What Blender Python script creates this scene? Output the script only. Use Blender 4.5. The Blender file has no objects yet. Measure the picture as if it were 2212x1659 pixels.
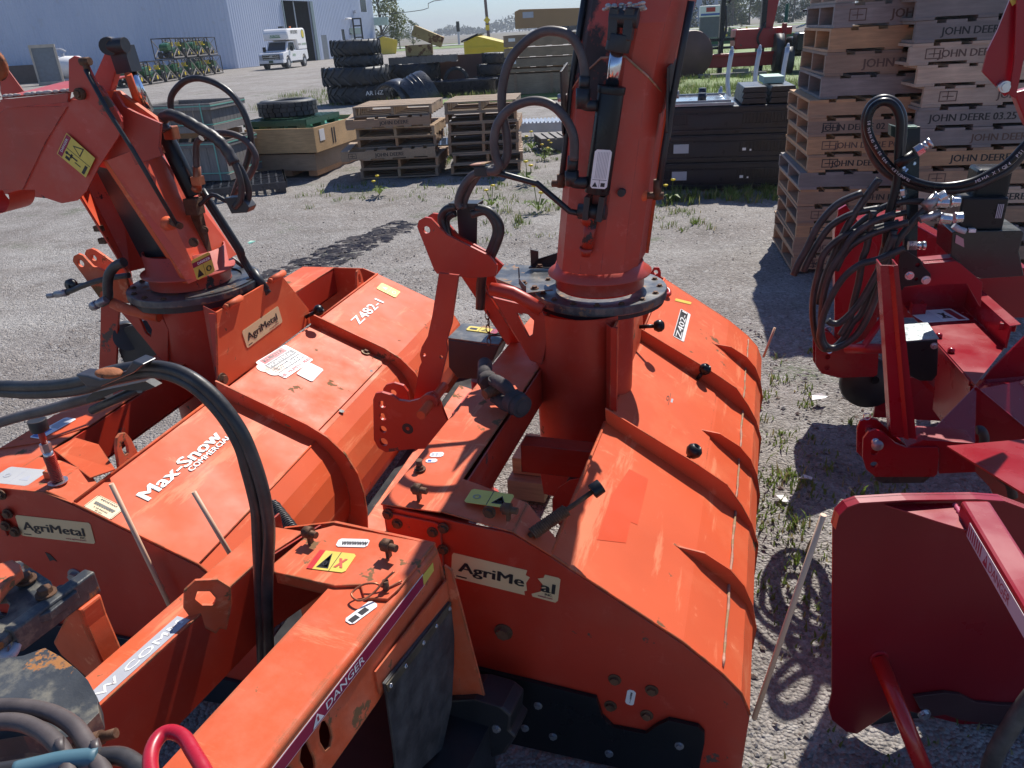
import bpy, bmesh, math, random
from math import sin, cos, pi, radians
from mathutils import Vector as V, Matrix
from mathutils.geometry import tessellate_polygon
random.seed(7)
R = random.random
U = random.uniform
sc = bpy.context.scene
col = sc.collection

# ---------------------------------------------------------------- camera
CH, CF = 1.8, 1650.0                      # height (m), focal length for a 2212 px wide picture
cp, ca = radians(24.8), radians(3.25)
fw = V((0, cos(cp), -sin(cp)))
r0 = V((1, 0, 0)); u0 = V((0, sin(cp), cos(cp)))
cr = r0*cos(ca) - u0*sin(ca)
cu = r0*sin(ca) + u0*cos(ca)
CAM = V((0, 0, CH))
cam = bpy.data.objects.new('camera', bpy.data.cameras.new('camera'))
col.objects.link(cam)
cam.matrix_world = Matrix(((cr.x, cu.x, -fw.x, 0), (cr.y, cu.y, -fw.y, 0), (cr.z, cu.z, -fw.z, CH), (0, 0, 0, 1)))
cam.data.sensor_width = 36.0
cam.data.lens = CF/2212*36.0
cam.data.clip_start = 0.02
cam.data.clip_end = 6000
sc.camera = cam

# ---------------------------------------------------------------- light
SAZ, SEL = radians(27), radians(49)
sun_dir = V((sin(SAZ)*cos(SEL), cos(SAZ)*cos(SEL), sin(SEL)))
w = bpy.data.worlds.new('World'); sc.world = w; w.use_nodes = True
nt = w.node_tree; bg = nt.nodes['Background']; tint = nt.nodes.new('ShaderNodeMix'); tint.data_type = 'RGBA'; tint.blend_type = 'MULTIPLY'; tint.inputs[0].default_value = 1; tint.inputs[7].default_value = (.72, .86, 1.10, 1)
sky = nt.nodes.new('ShaderNodeTexSky'); sky.sky_type = 'NISHITA'; sky.sun_disc = False
sky.sun_elevation = SEL; sky.sun_rotation = SAZ; sky.air_density = 1.0; sky.dust_density = 0.3; sky.ozone_density = 3.0
nt.links.new(sky.outputs[0], tint.inputs[6]); nt.links.new(tint.outputs[2], bg.inputs[0]); bg.inputs[1].default_value = 0.085
sl = bpy.data.lights.new('sun', 'SUN'); sl.energy = 5.0; sl.angle = radians(0.5); sl.color = (1.0, .95, .87)
so = bpy.data.objects.new('sun', sl); col.objects.link(so)
so.rotation_euler = sun_dir.to_track_quat('Z', 'Y').to_euler(); so.location = (0, 0, 20)
sc.view_settings.view_transform = 'Standard'; sc.view_settings.look = 'None'
sc.view_settings.exposure = 0.35; sc.view_settings.gamma = 1.0

# ---------------------------------------------------------------- picture point -> place on a known plane
def ray(x, y): return fw + cr*((x-1106)/CF) + cu*((829.5-y)/CF)
def gz(x, y, z=0.0):
    d = ray(x, y); return CAM + d*((z-CH)/d.z)
def gy(x, y, Y):
    d = ray(x, y); return CAM + d*(Y/d.y)
class Frame:
    """a machine standing at (ox, oy), its length axis th degrees right of straight ahead"""
    def __init__(s, ox, oy, th):
        s.O = V((ox, oy, 0)); t = radians(th); s.rz = -t
        s.d = V((sin(t), cos(t), 0)); s.e = V((cos(t), -sin(t), 0))
    def loc(s, P): v = P - s.O; return V((v.dot(s.e), v.dot(s.d), v.z))
    def w(s, L): return s.O + s.e*L[0] + s.d*L[1] + V((0, 0, L[2]))
    def pl(s, x, y, P0, n):
        d = ray(x, y); return CAM + d*((P0-CAM).dot(n)/d.dot(n))
    def B(s, x, y, b): return s.loc(s.pl(x, y, s.O + s.d*b, s.d))
    def A(s, x, y, a): return s.loc(s.pl(x, y, s.O + s.e*a, s.e))
    def Z(s, x, y, z): return s.loc(gz(x, y, z))
    def T(s, x, y, p0, p1, p2):      # on the plane through three local points
        a, b, c = s.w(p0), s.w(p1), s.w(p2); n = (b-a).cross(c-a)
        return s.loc(s.pl(x, y, a, n))
WF = Frame(0, 0, 0)

# ---------------------------------------------------------------- object bookkeeping
def tag(o, label=None, cat=None, group=None, kind=None):
    if label: o['label'] = label
    if cat: o['category'] = cat
    if group: o['group'] = group
    if kind: o['kind'] = kind
    return o
def thing(name, label, cat, loc=(0, 0, 0), rz=0.0, group=None):
    o = bpy.data.objects.new(name, None); col.objects.link(o)
    o.empty_display_size = .1; o.location = loc; o.rotation_euler = (0, 0, rz)
    return tag(o, label, cat, group)
def dup(root, loc, rz, label=None, group=None):
    r = root.copy(); col.objects.link(r); r.location = loc; r.rotation_euler = (0, 0, rz)
    if label: r['label'] = label
    if group: r['group'] = group
    for ch in list(root.children):
        c = ch.copy(); col.objects.link(c); c.parent = r
        for g in list(ch.children):
            d = g.copy(); col.objects.link(d); d.parent = c
    return r

# ---------------------------------------------------------------- text as mesh
_tc = {}
def text_mesh(s, bold):
    k = (s, bold)
    if k in _tc: return _tc[k]
    cu_ = bpy.data.curves.new('t', 'FONT'); cu_.body = s; cu_.resolution_u = 2; cu_.size = 1.0
    o = bpy.data.objects.new('t', cu_); col.objects.link(o)
    dg = bpy.context.evaluated_depsgraph_get(); dg.update()
    me = bpy.data.meshes.new_from_object(o.evaluated_get(dg))
    vs = [(v.co.x, v.co.y) for v in me.vertices]; fs = [tuple(p.vertices) for p in me.polygons]
    bpy.data.objects.remove(o); bpy.data.curves.remove(cu_); bpy.data.meshes.remove(me)
    if not vs: vs = [(0, 0)]
    x0 = min(v[0] for v in vs); x1 = max(v[0] for v in vs)
    vs = [(a-x0, b) for a, b in vs]
    _tc[k] = (vs, fs, x1-x0); return _tc[k]

# ---------------------------------------------------------------- mesh builder
def smoothpath(pts, n=6):
    P = [V(p) for p in pts]; out = []
    P = [P[0]*2-P[1]] + P + [P[-1]*2-P[-2]]
    for i in range(1, len(P)-2):
        a, b, c, d = P[i-1:i+3]
        for k in range(n):
            t = k/n
            out.append(.5*((2*b)+(c-a)*t+(2*a-5*b+4*c-d)*t*t+(3*b-a-3*c+d)*t**3))
    out.append(P[-2]); return out
class MB:
    def __init__(s): s.v = []; s.f = []; s.m = []; s.s = []
    def add(s, vs, fs, mi=0, sm=False):
        o = len(s.v); s.v += [tuple(v) for v in vs]
        for f in fs: s.f.append(tuple(i+o for i in f)); s.m.append(mi); s.s.append(sm)
        return s
    def prism(s, loop, vec, mi=0, holes=(), side=None):
        loops = [[V(p) for p in loop]] + [[V(p) for p in h] for h in holes]
        vec = V(vec); flat = [p for l in loops for p in l]; n = len(flat)
        tri = tessellate_polygon(loops)
        fs = [tuple(t) for t in tri] + [tuple(i+n for i in t)[::-1] for t in tri]
        s.add(flat+[p+vec for p in flat], fs, mi)
        o = len(s.v)-2*n; k = 0
        for l in loops:
            m = len(l)
            for i in range(m):
                a, b = k+i, k+(i+1) % m
                s.f.append((o+a, o+b, o+b+n, o+a+n)); s.m.append(mi if side is None else side); s.s.append(False)
            k += m
        return s
    def box(s, c, sz, rz=0.0, mi=0, M=None):
        hx, hy, hz = sz[0]/2, sz[1]/2, sz[2]/2
        vs = [V((x*hx, y*hy, z*hz)) for x in (-1, 1) for y in (-1, 1) for z in (-1, 1)]
        m = M if M is not None else Matrix.Rotation(rz, 3, 'Z')
        vs = [m @ v + V(c) for v in vs]
        return s.add(vs, [(0, 1, 3, 2), (4, 6, 7, 5), (0, 4, 5, 1), (2, 3, 7, 6), (0, 2, 6, 4), (1, 5, 7, 3)], mi)
    def bar(s, p0, p1, wd, th, up=(0, 0, 1), mi=0):
        p0, p1 = V(p0), V(p1); d = (p1-p0).normalized(); sd = d.cross(V(up)).normalized(); up2 = sd.cross(d)
        vs = []
        for p in (p0, p1):
            for a, b in ((-1, -1), (1, -1), (1, 1), (-1, 1)): vs.append(p+sd*a*wd/2+up2*b*th/2)
        return s.add(vs, [(0, 1, 2, 3), (7, 6, 5, 4)]+[(i, (i+1) % 4+0 if False else (i+1) % 4, (i+1) % 4+4, i+4) for i in range(4)], mi)
    def cyl(s, p0, p1, r, r2=None, n=14, mi=0, sm=True):
        p0, p1 = V(p0), V(p1); r2 = r if r2 is None else r2
        d = (p1-p0).normalized(); a = d.orthogonal().normalized(); b = d.cross(a)
        vs = [p0+(a*cos(2*pi*i/n)+b*sin(2*pi*i/n))*r for i in range(n)]+[p1+(a*cos(2*pi*i/n)+b*sin(2*pi*i/n))*r2 for i in range(n)]
        s.add(vs, [(i, (i+1) % n, (i+1) % n+n, i+n) for i in range(n)], mi, sm)
        o = len(s.v)-2*n
        s.f += [tuple(o+i for i in range(n))[::-1], tuple(o+n+i for i in range(n))]; s.m += [mi, mi]; s.s += [False, False]
        return s
    def hexb(s, p, nrm, r=.009, h=.008, mi=0):
        p = V(p); nrm = V(nrm).normalized()
        s.cyl(p-nrm*.002, p+nrm*h*.25, r*1.45, n=14, mi=mi); s.cyl(p+nrm*h*.2, p+nrm*h, r, n=6, mi=mi, sm=False); return s
    def tube(s, pts, r, n=10, mi=0, smooth=6, rf=None):
        P = smoothpath(pts, smooth) if smooth > 1 else [V(p) for p in pts]
        t = (P[1]-P[0]).normalized(); a = t.orthogonal().normalized(); vs = []
        for i, p in enumerate(P):
            t2 = (P[min(i+1, len(P)-1)]-P[max(i-1, 0)]).normalized()
            a = (a - t2*a.dot(t2)).normalized(); b = t2.cross(a)
            rr = rf(i/(len(P)-1), i)*r if rf else r
            vs += [p+(a*cos(2*pi*k/n)+b*sin(2*pi*k/n))*rr for k in range(n)]
        fs = [(i*n+k, i*n+(k+1) % n, (i+1)*n+(k+1) % n, (i+1)*n+k) for i in range(len(P)-1) for k in range(n)]
        s.add(vs, fs, mi, True); o = len(s.v)-len(vs); m = len(P)
        s.f += [tuple(o+k for k in range(n))[::-1], tuple(o+(m-1)*n+k for k in range(n))]; s.m += [mi, mi]; s.s += [False, False]
        return s
    def lathe(s, c, prof, n=24, mi=0, M=None, sm=True, a0=0.0, a1=2*pi):
        full = abs(a1-a0-2*pi) < 1e-6; m = len(prof); k = n if full else n+1; vs = []
        for i in range(k):
            a = a0+(a1-a0)*i/n
            for r, z in prof:
                p = V((r*cos(a), r*sin(a), z)); vs.append((M @ p if M is not None else p)+V(c))
        fs = []
        for i in range(n):
            j = (i+1) % k
            for q in range(m-1): fs.append((i*m+q, j*m+q, j*m+q+1, i*m+q+1))
        return s.add(vs, fs, mi, sm)
    def sheet(s, prof, vec, th=.004, mi=0):
        """open profile of local points swept by vec, given thickness th"""
        P = [V(p) for p in prof]; vec = V(vec); nv = vec.normalized(); off = []
        for i in range(len(P)):
            a = (P[i]-P[i-1]).normalized() if i else None
            b = (P[i+1]-P[i]).normalized() if i < len(P)-1 else None
            t = ((a or b)+(b or a)).normalized(); q = nv.cross(t).normalized()
            c = q.dot(nv.cross(a or b)); off.append(P[i]+q*(th/max(.3, c)))
        return s.prism(P+off[::-1], vec, mi)
    def ball(s, c, r, sz=(1, 1, 1), n=12, mi=0):
        prof = [(r*sin(pi*i/n*1.0)*1.0, -r*cos(pi*i/n)) for i in range(n+1)]
        M = Matrix.Diagonal(V(sz)); return s.lathe(c, prof, n*2, mi, M)
    def text(s, st, O, ud, vd, h, mi=1, width=None, bold=.015, lift=0):
        vs, fs, wd = text_mesh(st, bold); ud = V(ud).normalized(); vd = V(vd).normalized()
        sy = h/.72; sx = (width/wd) if width else sy; nr = ud.cross(vd).normalized()
        if bold > .004:
            for k, dx in enumerate((-1, 1, 0)): s.add([V(O)+ud*(x*sx+dx*bold*sy)+vd*(y*sy)+nr*(lift+.0001*k) for x, y in vs], fs, mi)
            return s
        return s.add([V(O)+ud*(x*sx)+vd*(y*sy)+nr*lift for x, y in vs], fs, mi)
    def build(s, name, mats, parent=None, bevel=0.0, loc=None, rz=0.0, recalc=True, auto=False):
        me = bpy.data.meshes.new(name); me.from_pydata(s.v, [], s.f)
        for m in (mats if isinstance(mats, (list, tuple)) else [mats]): me.materials.append(m)
        me.polygons.foreach_set('material_index', s.m); me.polygons.foreach_set('use_smooth', s.s)
        if recalc:
            b = bmesh.new(); b.from_mesh(me)
            if bevel: bmesh.ops.remove_doubles(b, verts=b.verts, dist=1e-6)
            bmesh.ops.recalc_face_normals(b, faces=b.faces); b.to_mesh(me); b.free()
        me.update()
        o = bpy.data.objects.new(name, me); col.objects.link(o)
        if parent: o.parent = parent
        if loc is not None: o.location = loc; o.rotation_euler = (0, 0, rz)
        if bevel:
            bm_ = o.modifiers.new('bevel', 'BEVEL'); bm_.width = bevel; bm_.segments = 2; bm_.limit_method = 'ANGLE'; bm_.angle_limit = radians(40)
        return o
def circ(c, r, ax='y', n=12, sx=1.0, sy=1.0):
    c = V(c); o = []
    for i in range(n):
        a = 2*pi*i/n; p, q = r*cos(a)*sx, r*sin(a)*sy
        o.append(c + (V((p, 0, q)) if ax == 'y' else V((0, p, q)) if ax == 'x' else V((p, q, 0))))
    return o
def slot(c, w_, h_, ax='y', n=12): return circ(c, 1.0, ax, n, w_, h_)

# ---------------------------------------------------------------- materials
class NT:
    def __init__(s, m): s.t = m.node_tree; s.l = s.t.links
    def n(s, ty, **kw):
        x = s.t.nodes.new('ShaderNode'+ty)
        for k, v in kw.items():
            if k.startswith('i_'):
                key = k[2:]; key = int(key) if key.isdigit() else key.replace('_', ' ')
                x.inputs[key].default_value = v
            else: setattr(x, k, v)
        return x
    def ln(s, a, b): s.l.new(a, b)
    def noise(s, vec, scale, detail=3, rough=.55, mscale=None):
        if mscale:
            mp = s.n('Mapping'); mp.inputs['Scale'].default_value = mscale; s.ln(vec, mp.inputs[0]); vec = mp.outputs[0]
        x = s.n('TexNoise'); x.inputs['Scale'].default_value = scale; x.inputs['Detail'].default_value = detail
        x.inputs['Roughness'].default_value = rough; s.ln(vec, x.inputs['Vector']); return x.outputs['Fac']
    def ramp(s, fac, a, b, c0=0.0, c1=1.0):
        x = s.n('MapRange'); x.inputs['From Min'].default_value = a; x.inputs['From Max'].default_value = b
        x.inputs['To Min'].default_value = c0; x.inputs['To Max'].default_value = c1; s.ln(fac, x.inputs['Value']); return x.outputs[0]
    def mix(s, fac, a, b):
        x = s.n('Mix', data_type='RGBA')
        for v, i in ((a, 6), (b, 7)):
            if isinstance(v, (tuple, list)): x.inputs[i].default_value = tuple(v)[:3]+(1,)
            else: s.ln(v, x.inputs[i])
        if isinstance(fac, float): x.inputs[0].default_value = fac
        else: s.ln(fac, x.inputs[0])
        return x.outputs[2]
    def math(s, op, a, b=None):
        x = s.n('Math', operation=op)
        for i, v in enumerate((a, b)):
            if v is None: continue
            if isinstance(v, (int, float)): x.inputs[i].default_value = v
            else: s.ln(v, x.inputs[i])
        return x.outputs[0]
def newmat(name):
    m = bpy.data.materials.new(name); m.use_nodes = True; m.node_tree.nodes.clear(); k = NT(m)
    b = k.n('BsdfPrincipled'); o = k.n('OutputMaterial'); k.ln(b.outputs[0], o.inputs[0])
    tc = k.n('TexCoord'); return m, k, b, tc.outputs['Object']
def mul(c, f): return tuple(min(1, max(0, x*f)) for x in c)
def mat(name, c, rough=.5, metal=0.0, var=.12, vs=4.0, wear=None, wthr=.62, wsc=9.0, bump=0.0, bs=60.0, coat=0.0, edge=None, spec=.5, grain=None, perobj=0.0, dust=None, dthr=(.45, .75), scr=0.0, zw=None):
    m, k, b, co = newmat(name)
    cc = k.mix(k.ramp(k.noise(co, vs, 4), .3, .7), mul(c, 1-var), mul(c, 1+var))
    if perobj:
        oi = k.n('ObjectInfo'); hv = k.n('HueSaturation'); k.ln(k.ramp(oi.outputs['Random'], 0, 1, 1-perobj, 1+perobj), hv.inputs['Value']); k.ln(cc, hv.inputs['Color'])
        k.ln(k.ramp(oi.outputs['Random'], 0, 1, 1-perobj*.7, 1+perobj*.4), hv.inputs['Saturation']); cc = hv.outputs[0]
    if grain:
        g = k.noise(co, 6, 6, .65, grain); cc = k.mix(k.ramp(g, .35, .7, 0, .55), cc, mul(c, .5))
    if dust: cc = k.mix(k.ramp(k.noise(co, vs*1.7, 6, .65), dthr[0], dthr[1], 0, .6), cc, dust)
    if scr:
        s1 = k.noise(co, 14, 8, .7, (1, .12, 1)); s2 = k.noise(co, 11, 8, .75, (.15, 1, 1))
        cc = k.mix(k.math('MULTIPLY', k.math('MAXIMUM', k.ramp(s1, .585, .65), k.ramp(s2, .60, .67)), scr), cc, (min(1, c[0]*1.25), c[1]*2.6+.03, c[2]*3.5+.03))
    rg = k.ramp(k.noise(co, vs*2.3, 5), .3, .7, max(.05, rough-.1), min(1, rough+.12))
    if wear or edge:
        nz = k.noise(co, wsc, 8, .68) if wear else None
        if zw:
            sz = k.n('SeparateXYZ'); k.ln(co, sz.inputs[0]); nz = k.math('ADD', nz, k.ramp(sz.outputs['Z'], zw[0], zw[1], -.06, .13))
        wm = k.ramp(nz, wthr, wthr+(.015 if not zw else .05)) if wear else None
        if edge:
            bv = k.n('Bevel', samples=2); bv.inputs['Radius'].default_value = edge
            ge = k.n('NewGeometry'); dt = k.n('VectorMath', operation='DOT_PRODUCT'); k.ln(bv.outputs[0], dt.inputs[0]); k.ln(ge.outputs['Normal'], dt.inputs[1])
            em = k.ramp(dt.outputs['Value'], .985, .93); em = k.math('MULTIPLY', em, k.ramp(k.noise(co, 16, 5, .6), .46, .54))
            wm = k.math('MAXIMUM', wm, em) if wm else em
        cc = k.mix(wm, cc, wear or (.16, .09, .05)); rg = k.math('ADD', rg, k.math('MULTIPLY', wm, .3))
    k.ln(cc, b.inputs['Base Color']); k.ln(rg, b.inputs['Roughness']); b.inputs['Metallic'].default_value = metal
    b.inputs['Specular IOR Level'].default_value = spec
    if coat: b.inputs['Coat Weight'].default_value = coat; b.inputs['Coat Roughness'].default_value = .12
    if bump:
        bp = k.n('Bump'); bp.inputs['Strength'].default_value = bump; bp.inputs['Distance'].default_value = .004
        k.ln(k.noise(co, bs, 4, .6), bp.inputs['Height']); k.ln(bp.outputs[0], b.inputs['Normal'])
    return m
ORC = (.66, .104, .034)
ORANGE = mat('orange_paint', ORC, .56, var=.09, vs=2.2, wear=(.17, .09, .045), wthr=.66, wsc=5.5, bump=.04, bs=35, edge=.006, spec=.25, dust=(.76, .23, .10), dthr=(.5, .85), scr=.5)
ORANGE_W = mat('worn_orange_paint', ORC, .56, var=.14, vs=4, wear=(.20, .11, .05), wthr=.61, wsc=7, bump=.14, bs=40, edge=.010, spec=.3, dust=(.7, .25, .15), dthr=(.45, .8), scr=.6)
REDO = mat('shaded_orange_paint', (.48, .034, .014), .4, var=.12, vs=3, wear=(.10, .06, .045), wthr=.64, wsc=6, bump=.06, bs=40, edge=.004, dust=(.5, .1, .06), dthr=(.5, .85), scr=.3)  # darker copy of the orange for faces in shade, shade put into the colour
CHUTE = mat('greasy_orange_paint', (.50, .058, .034), .42, var=.15, vs=3, wear=(.03, .025, .028), wthr=.60, wsc=3.2, bump=.08, bs=30, edge=.004, dust=(.36, .12, .09), dthr=(.45, .8), scr=.3)
GREASY = mat('greasy_chute_paint', (.50, .058, .034), .42, var=.15, vs=3, wear=(.045, .035, .037), wthr=.625, wsc=3.2, bump=.08, bs=30, edge=.004, dust=(.36, .12, .09), dthr=(.45, .8), scr=.3, zw=(1.30, 1.75))
GHOST = mat('unfaded_orange_paint', (.66, .075, .02), .5, var=.05, vs=3, spec=.3)
REDD = mat('shaded_crimson_panel', (.20, .004, .010), .35, var=.1, vs=2, bump=.03, bs=30, spec=.3, dust=(.26, .03, .04), dthr=(.55, .9))  # darker copy of the red paint, the panel's shade put into its colour
RED = mat('new_red_paint', (.30, .005, .015), .28, var=.06, vs=2, bump=.02, bs=30, coat=.15, spec=.4)
RED2 = mat('old_red_paint', (.42, .02, .02), .4, var=.15, vs=1, wear=(.12, .07, .05), wthr=.66, wsc=4)
BLK = mat('black_metal', (.022, .023, .026), .42, var=.3, vs=6, wear=(.12, .07, .045), wthr=.66, wsc=10, bump=.1, bs=50, edge=.003)
BLKN = mat('new_black_metal', (.010, .011, .013), .32, var=.2, vs=4, bump=.03, spec=.35)
DISC = mat('worn_black_disc', (.065, .07, .078), .38, var=.35, vs=7, wear=(.28, .16, .09), wthr=.60, wsc=8, bump=.1, bs=50, edge=.004, metal=.3, dust=(.36, .33, .28))
HOSE = mat('rubber_hose', (.03, .028, .028), .42, var=.3, vs=9, dust=(.10, .085, .08), bump=.15, bs=90)
HOSEB = mat('dusty_brown_hose', (.075, .06, .058), .5, var=.3, vs=9, dust=(.15, .12, .11), bump=.1, bs=90)
IRON = mat('dusty_cast_iron', (.055, .045, .045), .8, var=.35, vs=20, wear=(.14, .075, .045), wthr=.58, wsc=14, bump=.4, bs=120)
RUBBER = mat('rubber', (.035, .035, .037), .6, var=.4, vs=9, dust=(.13, .125, .12), dthr=(.42, .68), bump=.25, bs=70)
TYRE = mat('tyre_rubber', (.028, .03, .034), .55, var=.25, vs=2, dust=(.09, .09, .09), bump=.2, bs=20)
RUST = mat('rusty_bolt', (.13, .065, .035), .7, var=.4, vs=40, metal=.3, bump=.4, bs=160)
RUSTO = mat('orange_rust', (.30, .10, .035), .8, var=.4, vs=12, wear=(.10, .05, .03), wthr=.55, wsc=14, bump=.5, bs=90)
STEEL = mat('zinc_steel', (.62, .62, .63), .28, metal=.9, var=.15, vs=12)
STEELD = mat('dull_steel', (.34, .34, .36), .42, metal=.7, var=.2, vs=8, dust=(.3, .27, .24))
CHROME = mat('cylinder_rod_chrome', (.72, .73, .76), .18, metal=1.0, var=.08, vs=9)
SEAM = mat('chipped_weld_seam', (.42, .22, .15), .7, var=.4, vs=30, wear=(.33, .22, .12), wthr=.5, wsc=22, bump=.5, bs=120)
BRASS = mat('copper_fitting', (.40, .14, .07), .4, metal=.6, var=.3, vs=20)
def flat(name, c, r=.45): return mat(name, c, r, var=.05, vs=9)
CREAM = mat('cream_sticker', (.72, .53, .29), .4, var=.05, vs=6)
WHITE = mat('white_sticker', (.82, .80, .78), .4, var=.06, vs=20)
WHITEW = mat('cracked_white_letters', (.85, .83, .80), .4, var=.05, vs=20, wear=(.35, .3, .3), wthr=.62, wsc=30)
YEL = mat('yellow_sticker', (.72, .56, .10), .4, var=.08, vs=12)
INK = flat('black_ink', (.02, .018, .02)); DRED = flat('crimson_sticker', (.33, .015, .06)); GREYS = flat('silver_sticker', (.45, .46, .5))
BLUEI = flat('blue_ink', (.05, .12, .4))
ROD = mat('pale_fibreglass_rod', (.66, .42, .28), .5, var=.05, vs=3)
TEAL = mat('green_strapping', (.16, .42, .33), .4)
def wood(name, c, gr=(1, 9, 9), po=.25): return mat(name, c, .75, var=.16, vs=3, grain=gr, bump=.25, bs=60, perobj=po)
WD = wood('pallet_wood', (.42, .25, .145)); WDB = wood('pallet_deck_wood', (.33, .24, .17), (9, 1, 9)); WDL = wood('pale_board', (.62, .47, .28), (1, 9, 9), .12)
WDG = wood('weathered_grey_wood', (.21, .19, .175), (9, 9, .8)); WDP = wood('fresh_pine', (.60, .38, .18), (1, 9, 9), .1); WDD = wood('dark_crate_wood', (.34, .24, .16), (1, 9, 9), .1)
PLB = mat('black_plastic', (.010, .014, .022), .35, var=.2, vs=4, dust=(.022, .028, .040), spec=.45)
PLBG = mat('scuffed_black_plastic', (.03, .033, .042), .3, var=.3, vs=4, dust=(.08, .08, .09))
GREEN = mat('green_paint', (.03, .16, .04), .3, var=.1); YELP = mat('yellow_paint', (.75, .55, .03), .35, var=.06, vs=1)
YELR = mat('rusty_yellow_plate', (.42, .30, .12), .7, var=.2, vs=1.5, wear=(.2, .1, .05), wthr=.55, wsc=2.5)
DGREEN = mat('dark_green_metal', (.02, .09, .05), .5)
WPAINT = mat('white_car_paint', (.78, .78, .80), .25, var=.02, coat=.4); GLASS = mat('dark_glass', (.03, .04, .05), .08, var=.1)
GALV = mat('galvanised_steel', (.50, .52, .55), .4, metal=.6, var=.12, vs=5)
BROWNT = mat('rusty_brown_tank', (.14, .07, .055), .6, var=.2, vs=1.5)
# ================================================================ SETTING
def gravel():
    m, k, b, co = newmat('gravel')
    n1 = k.noise(co, .35, 5, .6); n2 = k.noise(co, 2.2, 6, .65); n3 = k.noise(co, 70, 4, .7)
    c = k.mix(k.ramp(n1, .35, .65), (.27, .24, .22), (.345, .325, .305))
    c = k.mix(k.ramp(n2, .42, .68, 0, .75), c, (.18, .155, .135)); lane = k.noise(co, .55, 4, .6, (1, .22, 1)); c = k.mix(k.ramp(lane, .46, .62, 0, .45), c, (.20, .175, .16)); fl_ = k.noise(co, 5, 5, .7, (.35, 1, 1)); c = k.mix(k.ramp(fl_, .60, .68, 0, .5), c, (.12, .105, .095))
    tr = k.noise(co, 1.2, 5, .6, (.12, 1, 1)); c = k.mix(k.ramp(tr, .5, .7, 0, .45), c, (.42, .40, .375))
    v = k.n('TexVoronoi'); v.inputs['Scale'].default_value = 85; k.ln(co, v.inputs['Vector'])
    hs = k.n('HueSaturation'); k.ln(c, hs.inputs['Color']); sp = k.n('SeparateColor'); k.ln(v.outputs['Color'], sp.inputs[0])
    k.ln(k.ramp(sp.outputs[0], 0, 1, .68, 1.25), hs.inputs['Value']); c = hs.outputs[0]
    v2 = k.n('TexVoronoi'); v2.inputs['Scale'].default_value = 38; k.ln(co, v2.inputs['Vector']); sp2 = k.n('SeparateColor'); k.ln(v2.outputs['Color'], sp2.inputs[0])
    c = k.mix(k.ramp(sp2.outputs[1], .86, .93, 0, .5), c, (.42, .40, .38))
    gr = k.noise(co, .8, 5, .6); c = k.mix(k.math('MULTIPLY', k.ramp(gr, .58, .70), k.ramp(k.noise(co, 30, 3), .4, .6)), c, (.07, .105, .03)) 
    k.ln(c, b.inputs['Base Color']); b.inputs['Roughness'].default_value = .85; b.inputs['Specular IOR Level'].default_value = .35
    h = k.math('ADD', k.math('MULTIPLY', v.outputs['Distance'], -.8), k.math('MULTIPLY', n3, .7))
    h = k.math('ADD', h, k.math('MULTIPLY', v2.outputs['Distance'], -.7)); h = k.math('ADD', h, k.math('MULTIPLY', n2, 2.2))
    bp = k.n('Bump'); bp.inputs['Strength'].default_value = 1.0; bp.inputs['Distance'].default_value = .014
    k.ln(h, bp.inputs['Height']); k.ln(bp.outputs[0], b.inputs['Normal']); return m
GRAVEL = gravel()
# one ground sheet, finely divided near the machines and gently uneven
def hgt(x, y):
    return .012*sin(x*3.1+y*1.7)+.010*sin(x*7.3-y*5.1+1)+.008*sin(x*13.7+y*11.3)+.007*sin(-x*19.1+y*17.9+2) - .02
xs = [-2600, -900, -300, -120, -60, -30, -15, -8]+[-5+.16*i for i in range(76)]+[8, 12, 20, 40, 90, 300, 900, 2600]
ys = [-40, -10, -2]+[0+.16*i for i in range(88)]+[15, 18, 24, 34, 50, 80, 130, 250, 600, 1500, 3800]
xs.sort(); ys.sort(); b = MB(); vs = []
for y in ys:
    for x in xs: vs.append((x, y, hgt(x, y) if (-5 < x < 7 and -.1 < y < 14) else -.02))
nx = len(xs); b.add(vs, [(j*nx+i, j*nx+i+1, (j+1)*nx+i+1, (j+1)*nx+i) for j in range(len(ys)-1) for i in range(nx-1)], 0, True)
tag(b.build('ground', GRAVEL, recalc=False), kind='structure')
FIELD = mat('field_soil', (.15, .125, .10), .9, var=.2, vs=.01, dust=(.12, .15, .06), dthr=(.45, .7))
FURROW = mat('ploughed_soil', (.09, .075, .068), .9, var=.2, vs=.05)
GRASSM = mat('verge_grass', (.13, .19, .045), .8, var=.3, vs=.3, bump=.5, bs=3)
ROADM = mat('road_asphalt', (.36, .35, .34), .8, var=.08, vs=.2)
def strip(name, near, far, z, m):
    b = MB(); n = len(near)
    b.add([(x, y, z) for x, y in near]+[(x, y, z) for x, y in far], [(i, i+1, n+i+1, n+i) for i in range(n-1)])
    tag(b.build(name, m, recalc=False), kind='structure')
strip('grass_verge', [(-60, 112), (-8, 116), (10, 112), (20, 70), (45, 62), (140, 60)], [(-60, 190), (-5, 190), (20, 200), (60, 230), (120, 240), (300, 250)], .01, GRASSM)
strip('ploughed_plot', [(22, 95), (50, 88), (150, 85)], [(28, 150), (60, 158), (200, 162)], .05, FURROW)
strip('road', [(-120, 128), (-5, 140), (45, 176), (120, 186), (300, 190)], [(-120, 140), (-5, 153), (45, 190), (120, 201), (300, 206)], .09, ROADM)
strip('field', [(-900, 160), (-5, 172), (45, 215), (300, 235), (1500, 260)], [(-1500, 1500), (0, 1500), (300, 1500), (900, 1500), (2500, 1500)], .06, FIELD)

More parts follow.
